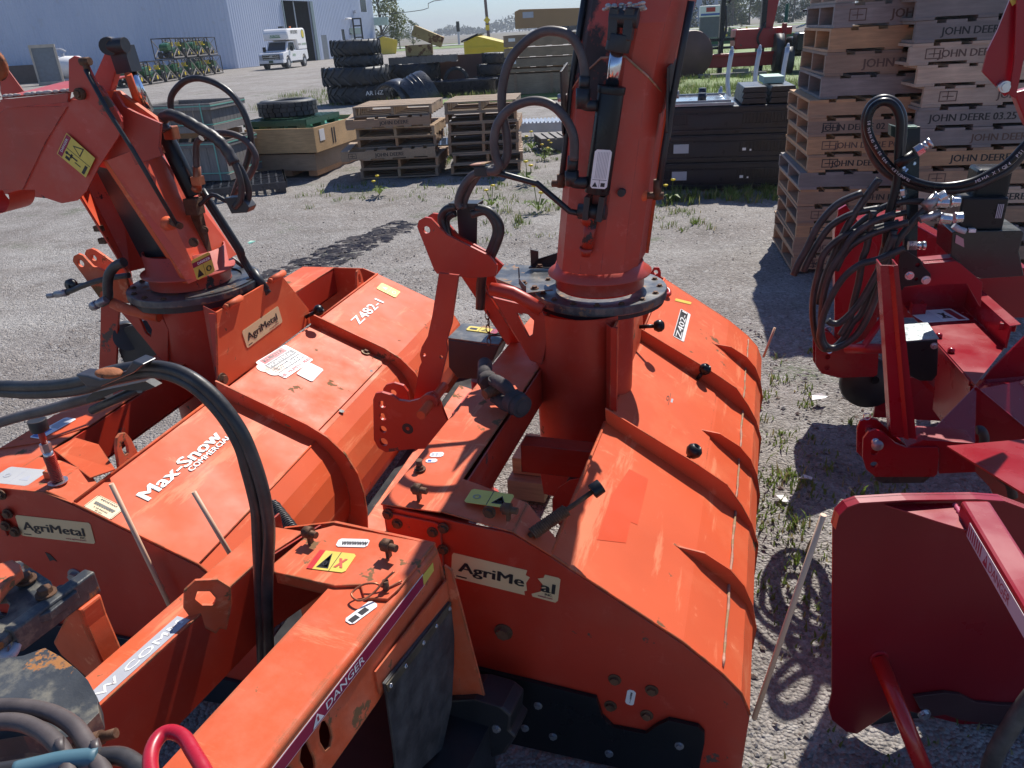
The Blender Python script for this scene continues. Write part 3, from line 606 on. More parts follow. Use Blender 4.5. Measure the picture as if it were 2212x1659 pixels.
# ================================================================ YARD THINGS
def ttyre(name, label, P, Rr, w_, ri=.55, lugs=20, group=None, M=None, rz=0, txt=None, mt=None, lug=True):
    """a tyre lying flat with chevron lugs, or turned by M"""
    r = thing(name, label, 'tyre', P, rz, group); b = MB(); h = w_/2; M = M or Matrix.Identity(3)
    b.lathe((0, 0, 0) if M != Matrix.Identity(3) else (0, 0, h), [(ri*Rr, -h*.8), (Rr*.72, -h*.98), (Rr*.9, -h*.92), (Rr*.965, -h*.7), (Rr*.975, 0), (Rr*.965, h*.7), (Rr*.9, h*.92), (Rr*.72, h*.98), (ri*Rr, h*.8), (ri*Rr*1.06, 0), (ri*Rr, -h*.8)], 40, M=M)
    b.build('carcass', mt or TYRE, r)
    if lug:
        b = MB(); off = V((0, 0, 0)) if M != Matrix.Identity(3) else V((0, 0, h))
        for i in range(lugs):
            for s in (-1, 1):
                a = 2*pi*(i+(.5 if s > 0 else 0))/lugs; da = .9*pi/lugs*2*.8; pts = []
                for k in range(4):
                    t = k/3; an = a+da*t; z = s*h*(.08+.84*t); rr = Rr*(.97 if k < 3 else .94)
                    pts.append((V((cos(an), sin(an), 0)), z, rr))
                hw = .028*Rr
                for k in range(3):
                    (d0, z0, q0), (d1, z1, q1) = pts[k], pts[k+1]; up = V((0, 0, hw*1.25)); vs = []
                    for d_, z_, q_ in ((d0, z0, q0), (d1, z1, q1)):
                        for zz, rad in ((-1, q_-.01), (-1, q_+.035*Rr), (1, q_+.035*Rr), (1, q_-.01)): vs.append(M @ (d_*rad+V((0, 0, z_))+up*zz)+off)
                    b.add(vs, [(0, 1, 2, 3), (7, 6, 5, 4), (0, 4, 5, 1), (1, 5, 6, 2), (2, 6, 7, 3), (3, 7, 4, 0)])
        b.build('tread_lugs', mt or TYRE, r)
    if txt:
        b = MB(); b.text(txt, M @ V((Rr*1.02*sin(.3), -Rr*1.02*cos(.3)-.03, h*.9)), (.95, .25, 0), (0, .1, 1), .13, 0); b.build('chalk_mark', WHITE, r)
    return r
G1 = 'tractor tyres piled in the yard'
ttyre('tractor_tyre', 'bottom tyre of the tall four tyre pile, lying on the gravel', (-4.25, 25.9, 0), 1.03, .52, group=G1, txt='AR NZ')
ttyre('tractor_tyre', 'wide tyre second from the bottom of the tall four tyre pile', (-4.33, 25.85, .52), 1.05, .52, group=G1, rz=.4)
ttyre('tractor_tyre', 'narrower tyre third from the bottom of the tall four tyre pile', (-4.2, 25.95, 1.04), .76, .32, group=G1, rz=.2)
ttyre('tractor_tyre', 'topmost tyre of the tall four tyre pile with sunlit lugs', (-4.25, 25.95, 1.36), .78, .44, group=G1, rz=.7)
ttyre('tractor_tyre', 'low fat tyre beside the tall pile, bottom one under the pallet', (-2.75, 27.6, 0), .95, .5, group=G1)
ttyre('tractor_tyre', 'low fat tyre right under the grey pallet with yellow boxes', (-2.72, 27.65, .5), .93, .48, group=G1, rz=.3)
ttyre('tyre', 'small black tyre standing upright by the curved steel scoop', (-1.25, 26.9, .42), .42, .2, .72, 14, M=Matrix.Rotation(pi/2, 3, 'X') @ Matrix.Rotation(.2, 3, 'Z'))
for i, (z, R_, x) in enumerate(((.14, .52, .15), (.50, .48, .25), (.84, .42, .38))):
    ttyre('tyre', ('bottom', 'middle', 'top')[i]+' tyre of the small pile between the yellow dumpster and long crates', (x-.35, 27.5, z), R_, .34, .55, 16, group='small tyres by the dumpster')
# pallet and yellow boxes on the fat tyres
def pallet(name, label, P, rz, w_=1.2, d_=1.0, h=.14, nb=7, group=None, mt=None, txt=None, tmat=None, bw=None, nst=3, broken=False):
    """w_ along the stringers, d_ along the boards"""
    mt = mt or WD; r = thing(name, label, 'pallet', P, rz, group); bt = .018; bw = bw or w_/nb*.72; hs = h-2*bt
    for j in range(nst):
        y = -d_/2+.02+(d_-.04)*j/(nst-1); b = MB(); b.box((0, y, bt+hs/2), (w_, .038, hs)); mats = [mt]
        if j == 0 and txt: b.text(txt, (U(-.45, -.1)*w_, y-.0196, bt+hs*.25), (1, 0, 0), (0, 0, 1), hs*.5, 1, bold=.03, lift=.0006); mats.append(tmat or INK)
        if j == 0 and txt and R() < .55:
            x0 = -.42*w_; 
            for a, c, e, f in ((0, 0, .11, .006), (0, hs*.62, .11, .006), (0, 0, .006, hs*.62), (.104, 0, .006, hs*.64), (.02, hs*.3, .07, .006), (.05, .01, .006, hs*.6)): b.box((x0+a+e/2, y-.0196, bt+hs*.17+c+f/2), (e, .0012, f), mi=1)
        b.build('stringer', mats, r)
    for top in (1, 0):
        b = MB(); n = nb if top else max(3, nb-3)
        for i in range(n):
            if broken and i in (1, 4) and top: continue
            x = -w_/2+bw/2+(w_-bw)*i/(n-1)+U(-.008, .008)
            b.box((x, 0, h-bt/2 if top else bt/2), (bw if top else bw*.95, d_*U(.995, 1.015), bt), rz=U(-.012, .012))
        b.build('top_deck' if top else 'bottom_deck', mt if mt is not WD else WDB, r)
    return r
pallet('pallet', 'grey pallet lying on the fat tyres under the rusty yellow boxes', (-2.3, 27.5, .98), 0, 2.2, 1.1, .22, 9, mt=WDG)
b = MB(); b.box((0, 0, .17), (.85, .7, .33)); tag(b.build('steel_box', YELR, loc=(-2.42, 27.5, 1.2), bevel=.02), 'rusty yellow steel box sitting flat on the pallet over the fat tyres', 'box')
b = MB(); b.box((0, 0, .25), (1.0, .6, .33), M=Matrix.Rotation(radians(24), 3, 'Y')); tag(b.build('steel_box', YELR, loc=(-2.1, 27.55, 1.52), bevel=.02), 'rusty yellow steel box tilted on top of the flat yellow box', 'box')
b = MB(); b.lathe((0, 0, 0), [(.95, -.6), (1.0, -.6), (1.0, .6), (.95, .6), (.95, -.6)], 16, M=Matrix.Rotation(pi/2, 3, 'X'), a0=pi*1.0, a1=pi*2); b.prism([(-1, -.6, 0)]+[(cos(a*pi/8+pi), -.6, sin(a*pi/8+pi)) for a in range(9)], (0, .03, 0))
tag(b.build('steel_scoop', BROWNT, loc=(-1.15, 28.8, 1.15)), 'dark curved steel scoop behind the upright small tyre', 'scoop')
# plastic fender halves
b = MB(); b.lathe((0, 0, 0), [(.55, -.28), (.62, -.3), (.64, 0), (.62, .3), (.55, .28)], 16, M=Matrix.Rotation(radians(50), 3, 'Z') @ Matrix.Rotation(radians(80), 3, 'Y'), a0=pi*.7, a1=pi*1.5); b.add([], [])
tag(b.build('plastic_fender', PLBG, loc=(-3.0, 24.6, .02)), 'narrow curved black plastic fender standing behind the wide one', 'fender', 'plastic fenders on the ground')
b = MB(); M_ = Matrix.Rotation(radians(25), 3, 'Z') @ Matrix.Rotation(radians(65), 3, 'Y')
b.lathe((0, 0, 0), [(.62, -.42), (.66, -.3), (.67, 0), (.66, .3), (.62, .42)], 18, M=M_, a0=pi*.85, a1=pi*1.6)
for zz in (-.12, 0, .12): b.lathe((0, 0, 0), [(.66, zz-.03), (.69, zz), (.66, zz+.03)], 18, M=M_, a0=pi*.9, a1=pi*1.5)
tag(b.build('plastic_fender', PLBG, loc=(-2.3, 24.6, .12)), 'wide shiny ribbed black plastic fender leaning in front of the tyre piles', 'fender', 'plastic fenders on the ground')
b = MB()
def oval(hx, hy, z, n=28): return [(hx*(abs(cos(2*pi*i/n))**.5)*(1 if cos(2*pi*i/n) > 0 else -1), hy*(abs(sin(2*pi*i/n))**.6)*(1 if sin(2*pi*i/n) > 0 else -1), z) for i in range(n)]
rings = [oval(.95, .36, 0), oval(1.0, .40, .36), oval(1.05, .45, .40), oval(1.05, .45, .44), oval(.97, .37, .42), oval(.90, .32, .03)]
vs = [p for rg in rings for p in rg]; n = 28; b.add(vs, [(k*n+i, k*n+(i+1) % n, (k+1)*n+(i+1) % n, (k+1)*n+i) for k in range(5) for i in range(n)]+[tuple(range(n)), tuple(5*n+i for i in range(n))], 0, True)
tag(b.build('plastic_trough', PLBG, loc=(-.95, 26.3, .02)), 'long oval black plastic trough on the ground left of the long crates', 'trough')
b = MB(); b.box((0, 0, .2), (.9, .5, .3)); b.box((.2, 0, .4), (.4, .4, .14)); tag(b.build('steel_block', BLKN, loc=(.2, 27.2, 0)), 'dark steel block under the small tyres beside the trough', 'block')
# long crates
LC = 'long timber crates stacked by the dumpster'
z = 0; cx, cy = 1.85, 25.4
for i, (h, mt_) in enumerate(((.60, 'p'), (.12, 'b'), (.26, 'c'), (.26, 'c'), (.34, 'c'))):
    lab = ('plywood sided bottom crate of the long crate stack', 'thin timber tray second from the bottom of the long crate stack', 'plank crate in the middle of the long crate stack with blue white sticker', 'slatted plank crate second from the top of the long crate stack', 'topmost plank crate of the long crate stack, box on pallet above it')[i]
    r = thing('timber_crate', lab, 'crate', (cx+(.04 if i > 1 else 0), cy, z), radians(-8), LC); b = MB()
    b.box((0, -.55, h/2), (3.0, .03, h-.03)); b.box((0, .55, h/2), (3.0, .03, h-.03)); b.box((-1.485, 0, h/2), (.03, 1.07, h-.03)); b.box((1.485, 0, h/2), (.03, 1.07, h-.03)); b.box((0, 0, .03), (2.9, 1.05, .03))
    b.build('box', WDD, r); b = MB()
    if mt_ == 'p':
        for x in (-1.45, -1.15, -.05, 1.2): b = MB(); b.box((x, -.575, h/2), (.09, .02, h)); b.build('batten', WD, r)
    else:
        for x in (-1.3, -.9, -.4, .1, .6, 1.1): b = MB(); b.box((x, 0, -.0+.012), (.3, 1.1, .024)); b.build('batten', WD, r)
    if i in (2, 4): b = MB(); b.box((-1.25, -.567, h*.6), (.2, .005, .09)); b.build('sticker', WHITE, r)
    z += h+.025
pallet('pallet', 'dark pallet on the long crate stack carrying the cardboard box', (2.35, 25.4, z), radians(-8), 1.9, 1.0, .13, 8, mt=WDG); z += .13
r = thing('cardboard_box', 'long brown cardboard box lying on top of the long crate stack', 'box', (2.5, 25.4, z), radians(-8)); b = MB()
b.prism([(-1.75, -.5, 0), (1.75, -.5, -.0), (1.75, -.5, .42), (-1.6, -.5, .52), (-1.75, -.5, .46)], (0, 1.0, 0)); b.build('box', mat('cardboard', (.40, .25, .13), .7, var=.08, vs=1), r, bevel=.01)
b = MB(); b.box((-1.35, -.503, .36), (.32, .006, .16)); b.build('label', GREYS, r)

# ---- pallet stacks 1 and 2
S1 = 'pallets of the left wooden stack'; S2 = 'pallets of the right wooden stack'
WDY = wood('tan_pallet_wood', (.40, .28, .18), (9, 1, 9), .3)  # lighter tan wood for some pallets of both stacks
c1 = V((-1.38, 11.55, 0)); z = 0
lab1 = ('bottom', 'second lowest', 'third lowest, turned askew with long boards sticking out left', 'middle', 'third highest', 'second highest, skewed', 'top')
for i in range(7):
    o = ((0, 0, 0), (.03, -.03, -.02), (-.16, -.12, .10), (.0, .03, .02), (.02, .0, -.03), (-.13, -.1, .13), (.0, .06, -.02))[i]
    pallet('wooden_pallet', ('%s pallet of the left wooden stack behind the hoses' % lab1[i]) if i != 2 else 'askew pallet with boards sticking out left, low in the left wooden stack', (c1.x+o[0], c1.y+o[1], z), radians(-4)+o[2]+(0 if i in (2, 5) else pi/2), (1.02 if i != 2 else 1.3) if i not in (5,) else 1.15, 1.10 if i not in (2, 5) else 1.02, .135, 8, group=S1, mt=WDY if i % 2 == 0 else WD, txt=('JOHN DEERE' if i in (2, 5) else None), broken=(i in (2, 5)), nst=3); z += .137
c2 = V((-.17, 11.55, 0)); z = 0
for i in range(7):
    o = ((0, 0, 0), (.03, 0, .02), (.0, .02, -.02), (-.02, 0, .03), (.02, .0, -.03), (-.03, .0, .02), (.0, .02, -.05))[i]
    r_ = pallet('wooden_pallet', '%s pallet of the right wooden stack, %s' % (('lowest', 'second lowest', 'third lowest', 'middle', 'third highest', 'second highest', 'top sunlit')[i], 'behind the looping hoses of the tall chute'), (c2.x+o[0], c2.y+o[1], z), radians(-3)+o[2]+pi/2, 1.05, .98, .135, 6, group=S2, mt=WD if i != 6 else WDY); z += .137
pallet('wooden_pallet', 'low single slatted pallet in the weeds beside the tall chute', (1.1, 13.2, 0), .1, .9, .8, .2, 7, mt=WDG)
# dark plastic pallet lying between stacks
def grid_pallet(label, P, rz, w_, d_, h=.13, mt=None, group=None):
    r = thing('plastic_pallet', label, 'pallet', P, rz, group); b = MB(); n = max(4, int(w_/.1)); m = max(4, int(d_/.1)); t = .03
    for i in range(n+1): b.box((-w_/2+w_*i/n, 0, h-t/2), (.022, d_, t))
    for j in range(m+1): b.box((0, -d_/2+d_*j/m, h-t/2-.0015), (w_, .022, t-.004))
    b.box((0, -d_/2, h-.04), (w_, .03, .08)); b.box((w_/2, 0, h-.04), (.03, d_, .08)); b.box((-w_/2, 0, h-.04), (.03, d_, .08))
    b.build('deck', mt or PLBG, r)
    for x in (-1, 0, 1):
        for y in (-1, 0, 1): b = MB(); b.box((x*(w_/2-.08), y*(d_/2-.08), (h-t)/2), (.14, .14, h-t-.002)); b.build('foot', mt or PLBG, r)
    return r
grid_pallet('black plastic grid pallet lying between the two wooden stacks', (-.75, 13.2, .0), .05, 1.0, .9, .2)
grid_pallet('black plastic pallet under the grey strapped crates', (-3.65, 10.75, 0), radians(16), 1.35, 1.15, .14)
# galvanised steps / mesh ramp left of chute
r = thing('grating_ramp', 'galvanised serrated grating lying in the weeds left of the tall chute', 'grating', (.95, 14.6, .0), radians(-12)); b = MB(); b.box((0, -.3, .2), (1.6, .04, .16)); b.box((0, .3, .2), (1.6, .04, .16)); b.build('side_rail', GALV, r); b = MB()
for i in range(22): b.prism([(-.78+i*.07, -.3, .27), (-.75+i*.07, -.3, .31), (-.72+i*.07, -.3, .27)], (0, .6, 0))
b.build('tread', GALV, r)
# grey strapped crates
def gcrate(label, P, rz, w_, d_, z0, z1, low):
    r = thing('grey_crate', label, 'crate', P, rz, 'grey strapped crates'); b = MB(); n = 8; h = z1-z0
    for s, (L, o) in (('f', (w_, -d_/2)), ('b', (w_, d_/2))):
        for i in range(n): b.box((-L/2+L*(i+.5)/n, o, z0+h/2), (L/n-.006, .02, h-.02))
    for o in (-w_/2, w_/2):
        for i in range(9): b.box((o, -d_/2+d_*(i+.5)/9, z0+h/2), (.02, d_/9-.006, h-.02))
    b.build('plank_wall', WDG, r); b = MB()
    for zz in (z0+.04, z1-.04):
        b.box((0, -d_/2-.025, zz), (w_+.08, .03, .08)); b.box((0, d_/2+.025, zz), (w_+.08, .03, .08)); b.box((w_/2+.025, 0, zz), (.03, d_+.02, .08)); b.box((-w_/2-.025, 0, zz), (.03, d_+.02, .08))
    b.box((0, 0, z0+.02), (w_, d_, .02)); b.build('rail', WDG, r); b = MB()
    b.box((0, -d_/2-.043, z1-.03), (w_+.1, .004, .014)); b.box((w_/2+.043, 0, z1-.03), (.004, d_+.09, .014)); b.box((0, -d_/2-.043, z0+.1), (w_+.1, .004, .014)); b.box((w_/2+.043, 0, z0+.1), (.004, d_+.09, .014)); b.box((w_/2-.1, -d_/2-.044, z0+h/2), (.016, .004, h)); b.build('strap', TEAL, r)
    return r
gcrate('weathered grey plank crate with green straps, lower one on the black plastic pallet', (-4.08, 11.25, 0), radians(-10), .95, .9, .15, .66, 1)
gcrate('open topped weathered grey crate stacked on the lower strapped crate', (-4.16, 11.25, 0), radians(-10), .95, .9, .78, 1.14, 0)
for i in range(2):
    b = MB(); b.box((0, 0, .035), (.95, .09, .07)); tag(b.build('timber_spacer', WD, loc=(-4.1-.07*i*.0, 11.0+.5*i, .69), rz=radians(-10)), ('front' if i == 0 else 'rear')+' timber spacer between the two grey strapped crates', 'spacer')
# pine boxes with green pallet and tyre
def pinebox(label, P, rz, w_, d_, h, mt, grp): 
    r = thing('pine_box', label, 'box', P, rz, grp); b = MB()
    b.box((0, -d_/2, h/2), (w_, .022, h)); b.box((0, d_/2, h/2), (w_, .022, h)); b.box((-w_/2+.011, 0, h/2), (.022, d_-.024, h)); b.box((w_/2-.011, 0, h/2), (.022, d_-.024, h)); b.box((0, 0, .015), (w_-.05, d_-.05, .02)); b.build('board_wall', mt, r)
    return r
bc = V((-2.95, 12.55, 0)); bz = radians(-14)
for i in range(3):
    b = MB(); b.box((0, 0, .04), (.14, 1.7, .08)); tag(b.build('timber_skid', WD, loc=bc+V(((i-1)*.4, -(i-1)*.1, 0)), rz=bz), ('left', 'middle', 'right')[i]+' timber skid under the pine boxes', 'skid', 'skids under the pine boxes')
pinebox('shallow brown pine box, lower one of the pair with the tyre on top', bc+V((0, 0, .08)), bz, 1.0, 1.75, .24, WDD, 'pine boxes')
r = pinebox('fresh pine box lined with green sheet carrying the pallet and tyre', bc+V((.02, -.02, .345)), bz, 1.1, 1.85, .34, WDP, 'pine boxes')
b = MB(); b.box((0, 0, .27), (1.04, 1.78, .012)); b.build('green_lining', mat('green_sheet', (.04, .25, .12), .4), r)
b = MB(); b.box((.553, -.7, .22), (.005, .16, .16)); b.box((.553, -.35, .17), (.004, .03, .22), mi=1); b.box((.553, -.27, .17), (.004, .03, .22), mi=1); b.build('sticker', [WHITE, INK], r)
gp = grid_pallet('dark green plastic pallet on the pine box under the tyre', bc+V((-.18, -.12, .63)), bz, 1.0, 1.15, .15, mat('green_plastic', (.03, .09, .06), .35, var=.2))
ttyre('tyre', 'block tread tyre lying flat on the dark green plastic pallet', bc+V((-.22, -.15, .785)), .43, .25, .62, 24, lug=False)
t_ = [o for o in col.objects if o.name.startswith('tyre') and o.get('label', '').startswith('block')][0]; b = MB()
for i in range(26):
    a = 2*pi*i/26; d_ = V((cos(a), sin(a), 0)); tn = V((-sin(a), cos(a), 0))
    for z_, s in ((.06, 1), (.125, -1), (.19, 1)): b.box(d_*.424+V((0, 0, z_))+tn*.012*s, (.03, .088, .056), rz=a)
b.build('tread_blocks', TYRE, t_)
# ---- black collapsible bulk bins
bA, bB = V((1.55, 9.19, 0)), V((3.31, 8.84, 0)); bd = (bB-bA).normalized(); brz = math.atan2(bd.y, bd.x); Lb = (bB-bA).length; BL = 'black plastic bulk bins stacked by the pallets'
for i in range(3):
    h = .30; r = thing('bulk_bin', ('bottom', 'middle', 'top')[i]+' folded black plastic bulk bin of the low stack before the galvanised rack', 'bin', bA+V((0, 0, i*.305))+V((0.01*i, 0, 0)), brz, BL); b = MB()
    b.prism([(0, 0, .0), (Lb, 0, 0), (Lb, 0, .10), (Lb-.03, 0, .13), (Lb-.03, 0, h-.03), (Lb, 0, h), (0, 0, h), (.03, 0, h-.03), (.03, 0, .13), (0, 0, .1)], (0, 1.15, 0)); b.build('shell', PLB, r, bevel=.006)
    b = MB()
    for k in range(46):
        if 14 < k < 30: continue
        b.box((.06+k*(Lb-.12)/45, -.006, h*.55), (.012, .02, h*.45))
    b.box((Lb*.5, -.006, h-.03), (Lb-.05, .02, .025)); b.box((Lb*.5, -.012, .045), (Lb-.02, .03, .018)); b.box((Lb*.5, -.008, .11), (Lb-.04, .02, .012)); b.box((Lb*.5, -.010, h-.075), (Lb-.08, .02, .014)); b.box((Lb*.5, -.01, h*.5), (Lb*.33, .02, h*.5)); b.build('rib', PLB, r)
    if i < 2:
        b = MB(); b.box((.55, -.023, .16), (.17, .004, .1)); b.build('label', GREYS, r)
        b = MB(); b.box((1.25, -.022, .14), (.04, .004, .03)); b.box((1.32, -.022, .13), (.02, .004, .02)); b.build('scuff', WHITE, r)
z = .92; r = thing('bin_lid', 'glossy black plastic lid with round caps on the bulk bin stack', 'lid', bA+V((0, 0, z)), brz); b = MB()
hol = [slot((x, y, 0), .035, .018, 'z', 8) for x in (.25, .45, .65, .85, 1.05) for y in (.12, .3, .5, .8, 1.0)]
b.prism([(0, 0, 0), (1.12, 0, 0), (1.12, 1.15, 0), (0, 1.15, 0)], (0, 0, .03), holes=hol); b.box((.62, .12, .04), (.95, .03, .02)); b.box((.62, 1.05, .04), (.95, .03, .02)); b.build('panel', mat('glossy_plastic_lid', (.30, .31, .33), .12, var=.2, vs=4, coat=.5), r, bevel=.003)
for x, y in ((.35, .95), (.78, .25), (.82, .98)): b = MB(); b.cyl((x, y, .03), (x, y, .12), .05, .045); b.build('cap', PLB, r)
for k in range(2):
    for j in range(3-(k == 1)*0):
        b = MB(); x0 = 1.2+.30*k; b.prism([(x0, .05+.0*j, 0), (x0+.28, .05, 0), (x0+.26, .05, .055), (x0+.02, .05, .055)], (0, 1.0-.1*j, 0))
        o = b.build('folded_bin_wall', PLB, loc=bA+V((0, 0, .922+.06*j)), rz=brz, bevel=.006); tag(o, '%s folded black panel of the %s pile on the bulk bins' % (('bottom', 'middle', 'top')[j], ('left', 'right')[k]), 'panel', 'folded bin panels')
b = MB(); b.box((0, 0, .035), (.22, .5, .07)); tag(b.build('pale_green_block', mat('pale_green_foam', (.35, .5, .42), .6), loc=bA+bd*1.64+V((.05, .6, 1.106)), rz=brz), 'pale green block on the folded black panels beside the pallet tower', 'block')
# ---- galvanised posts behind the bins
r = thing('post_rack', 'rack of bent galvanised steel posts standing behind the black bins', 'rack', (3.3, 12.3, 0), radians(-4)); b = MB(); b.box((.75, 0, .05), (2.6, .08, .08)); b.box((.75, .5, .05), (2.6, .08, .08)); b.build('base_rail', GALV, r)
for k in range(5):
    x = .22+k*.41
    b = MB(); b.tube([(x+.12, 0, .1), (x+.02, .05, .75), (x, .08, 1.0), (x+.04, .1, 1.36)], .034, 10, smooth=4); b.cyl((x+.04, .1, 1.34), (x+.043, .1, 1.42), .036, .012, 10); b.build('tall_post', GALV, r)
    b = MB(); b.tube([(x-.28, -.3, .1), (x-.2, -.22, .55), (x-.15, -.2, .85)], .03, 8, smooth=3); b.cyl((x-.15, -.2, .84), (x-.148, -.2, .89), .031, .012, 8); b.build('short_post', GALV, r)
b = MB(); b.bar((-.06, -.3, .1), (2.3, -.3, .1), .06, .06); b.build('base_rail', GALV, r)
# ---- red implement with black posts, brown tank, machine heap, pump, far mowers
r = thing('red_implement', 'red crane implement with black upright posts behind the galvanised rack', 'farm implement', (7.4, 29.6, 0), radians(-4)); b = MB()
b.box((1.45, 0, .42), (2.9, .35, .42)); b.box((1.45, -.2, .62), (2.9, .3, .1)); b.box((0, -.2, .62), (.14, .2, 1.25)); b.box((2.85, -.1, .8), (.14, .2, 1.5)); b.build('beam', RED2, r, bevel=.02)
b = MB(); b.box((.72, .1, 1.55), (.16, .2, 3.1)); b.box((.62, .1, 2.75), (.5, .3, .2)); b.box((2.15, .1, 1.9), (.18, .2, 3.8)); b.box((1.9, .1, 2.95), (.5, .3, .25)); b.build('post', BLKN, r)
b = MB(); b.prism([(2.1, .4, .9), (2.5, .4, .9), (2.85, .4, 3.1), (2.45, .4, 3.15), (2.3, .4, 2.2)], (0, .3, 0)); b.build('crane_arm', RED2, r); b = MB(); b.box((1.9, .4, 1.1), (1.4, .9, .65)); b.box((2.8, .5, 1.3), (.9, .4, .25)); b.build('hopper', RED2, r, bevel=.04)
b = MB(); b.tube([(.9, .1, 2.3), (1.2, .1, 2.6), (1.35, .1, 2.75)], .04, 6); b.tube([(.8, 0, .5), (.65, -.1, .9), (.85, 0, 1.4), (.8, 0, 2.2)], .04, 6); b.tube([(2.2, 0, .7), (1.95, -.1, 1.1), (2.2, 0, 1.6)], .04, 6); b.build('hose', HOSE, r)
b = MB(); b.box((1.5, .2, 1.12), (2.9, .12, .1)); b.box((1.5, .2, .85), (2.9, .1, .08)); b.build('rail', BLKN, r)
r = thing('storage_tank', 'big rusty brown cylinder lying left of the red implement', 'tank', (6.6, 29.8, .72), radians(12)); b = MB(); b.lathe((0, 0, 0), [(0, -1.3), (.74, -1.3), (.78, -1.25), (.78, 1.25), (.74, 1.3), (0, 1.3)], 26, M=Matrix.Rotation(pi/2, 3, 'X')); b.build('drum', BROWNT, r); b = MB(); b.box((0, 0, -.66), (1.1, 2, .12)); b.build('cradle', BLKN, r)
b = MB(); b.box((0, 0, .06), (2.2, .5, .12)); b.box((.2, -.3, .2), (.5, .1, .1)); tag(b.build('timber_beam', WDG, loc=(8.0, 27.6, 0)), 'weathered timber beam on the weeds in front of the red implement', 'beam')
r = thing('compact_tractor', 'dark parked machine heap with steering wheel and folded black canopy beside the pallet tower', 'tractor', (10.5, 28.3, 0), radians(-100)); b = MB()
b.box((-.4, 0, .8), (1.3, .7, .6)); b.box((.5, 0, .95), (.9, .6, .6)); b.build('body', BLKN, r, bevel=.08); b = MB(); b.box((.3, -.4, .55), (.7, .2, .35)); b.box((-.9, .3, .8), (.3, .3, .4)); b.build('green_panel', GREEN, r)
for x, y, q in ((-.7, -.62, .62), (-.7, .62, .62), (.75, -.5, .42), (.75, .5, .42)):
    b = MB(); b.cyl((x, y-.14, q), (x, y+.14, q), q, n=20); b.build('wheel', TYRE, r)
b = MB(); b.lathe((0, 0, 1.45), [(.2, -.02), (.23, 0), (.2, .02)], 16, M=Matrix.Rotation(.3, 3, 'X')); b.build('steering_wheel', STEEL, r)
b = MB(); b.bar((-.6, .9, .9), (-.3, 1.5, 2.1), .5, .08); b.bar((-.3, 1.4, 2.1), (.2, .1, 1.9), .7, .06); b.bar((-.2, .9, 1.2), (.1, 1.3, 1.9), 1.0, .5); b.build('canopy', PLB, r)
b = MB(); b.cyl((.3, -.35, .7), (.3, -.55, .7), .1, n=10); b.cyl((-.3, -.45, .6), (-.3, -.6, .6), .09, n=10); b.build('headlight', STEEL, r)
pu = gz(1530, 103); r = thing('fuel_pump', 'grey fuel dispenser with white top panel standing in the far grass', 'fuel pump', (pu.x, pu.y, 0), radians(-8)); b = MB(); b.box((0, 0, 1.0), (1.35, .6, 1.9)); b.build('cabinet', mat('grey_cabinet', (.12, .12, .14), .5), r, bevel=.03)
b = MB(); b.box((0, 0, 2.3), (1.4, .65, .7)); b.build('head', WHITE, r, bevel=.03); b = MB(); b.box((0, -.34, 2.4), (.6, .02, .28)); b.build('red_sign', RED2, r); b = MB(); b.box((0, -.34, 2.1), (1.3, .02, .12)); b.build('blue_stripe', BLUEI, r); b = MB(); b.box((0, -.31, .45), (.9, .03, .35)); b.build('window', GREYS, r)
for i, (px, py, lab) in enumerate(((1487, 84, 'tiny green and yellow mower in the far grass left of the fuel pump'), (1573, 82, 'tiny yellow seated mower in the far grass between the black posts'), (1600, 80, 'tiny dark and green mower in the far grass behind the red crane arm'))):
    P = gz(px, py); o = dup(mpz, (P.x, P.y, 0), radians((-80, 20, 190)[i]), lab, 'mowers in the far grass'); 
for i, x in enumerate((12.6, 14.0, 21.2, 22.6)):
    b = MB(); b.cyl((0, 0, 0), (.05, 0, 2.3), .09, n=8); tag(b.build('green_post', DGREEN, loc=(x+.4, 40+i*1.2, 0)), '%s dark green upright post behind the red implement' % ('leftmost', 'second', 'third', 'rightmost')[i], 'post', 'green posts behind the implement')
rr_ = thing('rail_fence', 'dark low rail running through the far grass behind the red implement', 'fence', (14, 44, 0)); b = MB(); b.box((4, 0, .75), (22, .1, .35)); b.build('rail', DGREEN, rr_); b = MB(); [b.box((-6+i*3, 0, .4), (.15, .15, .8)) for i in range(8)]; b.build('post', DGREEN, rr_)

# ---- pallet towers on the right
TL = 'pallets of the left stamped tower'; TR = 'pallets of the right stamped tower'
t0, t1 = V((2.203, 5.68, 0)), V((2.43, 6.67, 0)); trz = radians(-11); ex = V((cos(trz), sin(trz), 0)); ey = V((-sin(trz), cos(trz), 0))
TM = [INK, mat('faded_stencil', (.13, .08, .06), .7)]
nums = ['JOHN DEERE', 'JOHN DEERE', 'JOHN DEERE  03', 'DEERE 03 25', 'JOHN DEERE  03', None, 'JOHN DEERE', 'JOHN DEERE POOL', 'JOHN DEERE 02', None, None, 'JOHN DEERE 02', None, 'JOHN DEERE', 'JOHN DEERE']
def ordl(i, n): return ('bottom', 'second', 'third', 'fourth', 'fifth', 'sixth', 'seventh', 'eighth', 'ninth', 'tenth', 'eleventh', 'twelfth', 'thirteenth', 'fourteenth', 'fifteenth', 'sixteenth', 'seventeenth', 'eighteenth')[i]
PW, PD, PH = 1.22, 1.0, .1225
TWOOD = [wood('tower_wood_tan', (.46, .28, .155)), wood('tower_wood_brown', (.37, .245, .16)), wood('tower_wood_grey', (.27, .235, .215)), wood('tower_wood_pale', (.52, .39, .29))]
sh = [(0, 0), (.0, .01), (.01, 0), (.0, .0), (.0, .01), (-.01, .0), (.035, .0), (.03, 0), (.02, 0), (.01, .0), (.085, .04), (.09, .03), (.10, .04), (.11, .05), (.12, .05)]
zz_ = 0
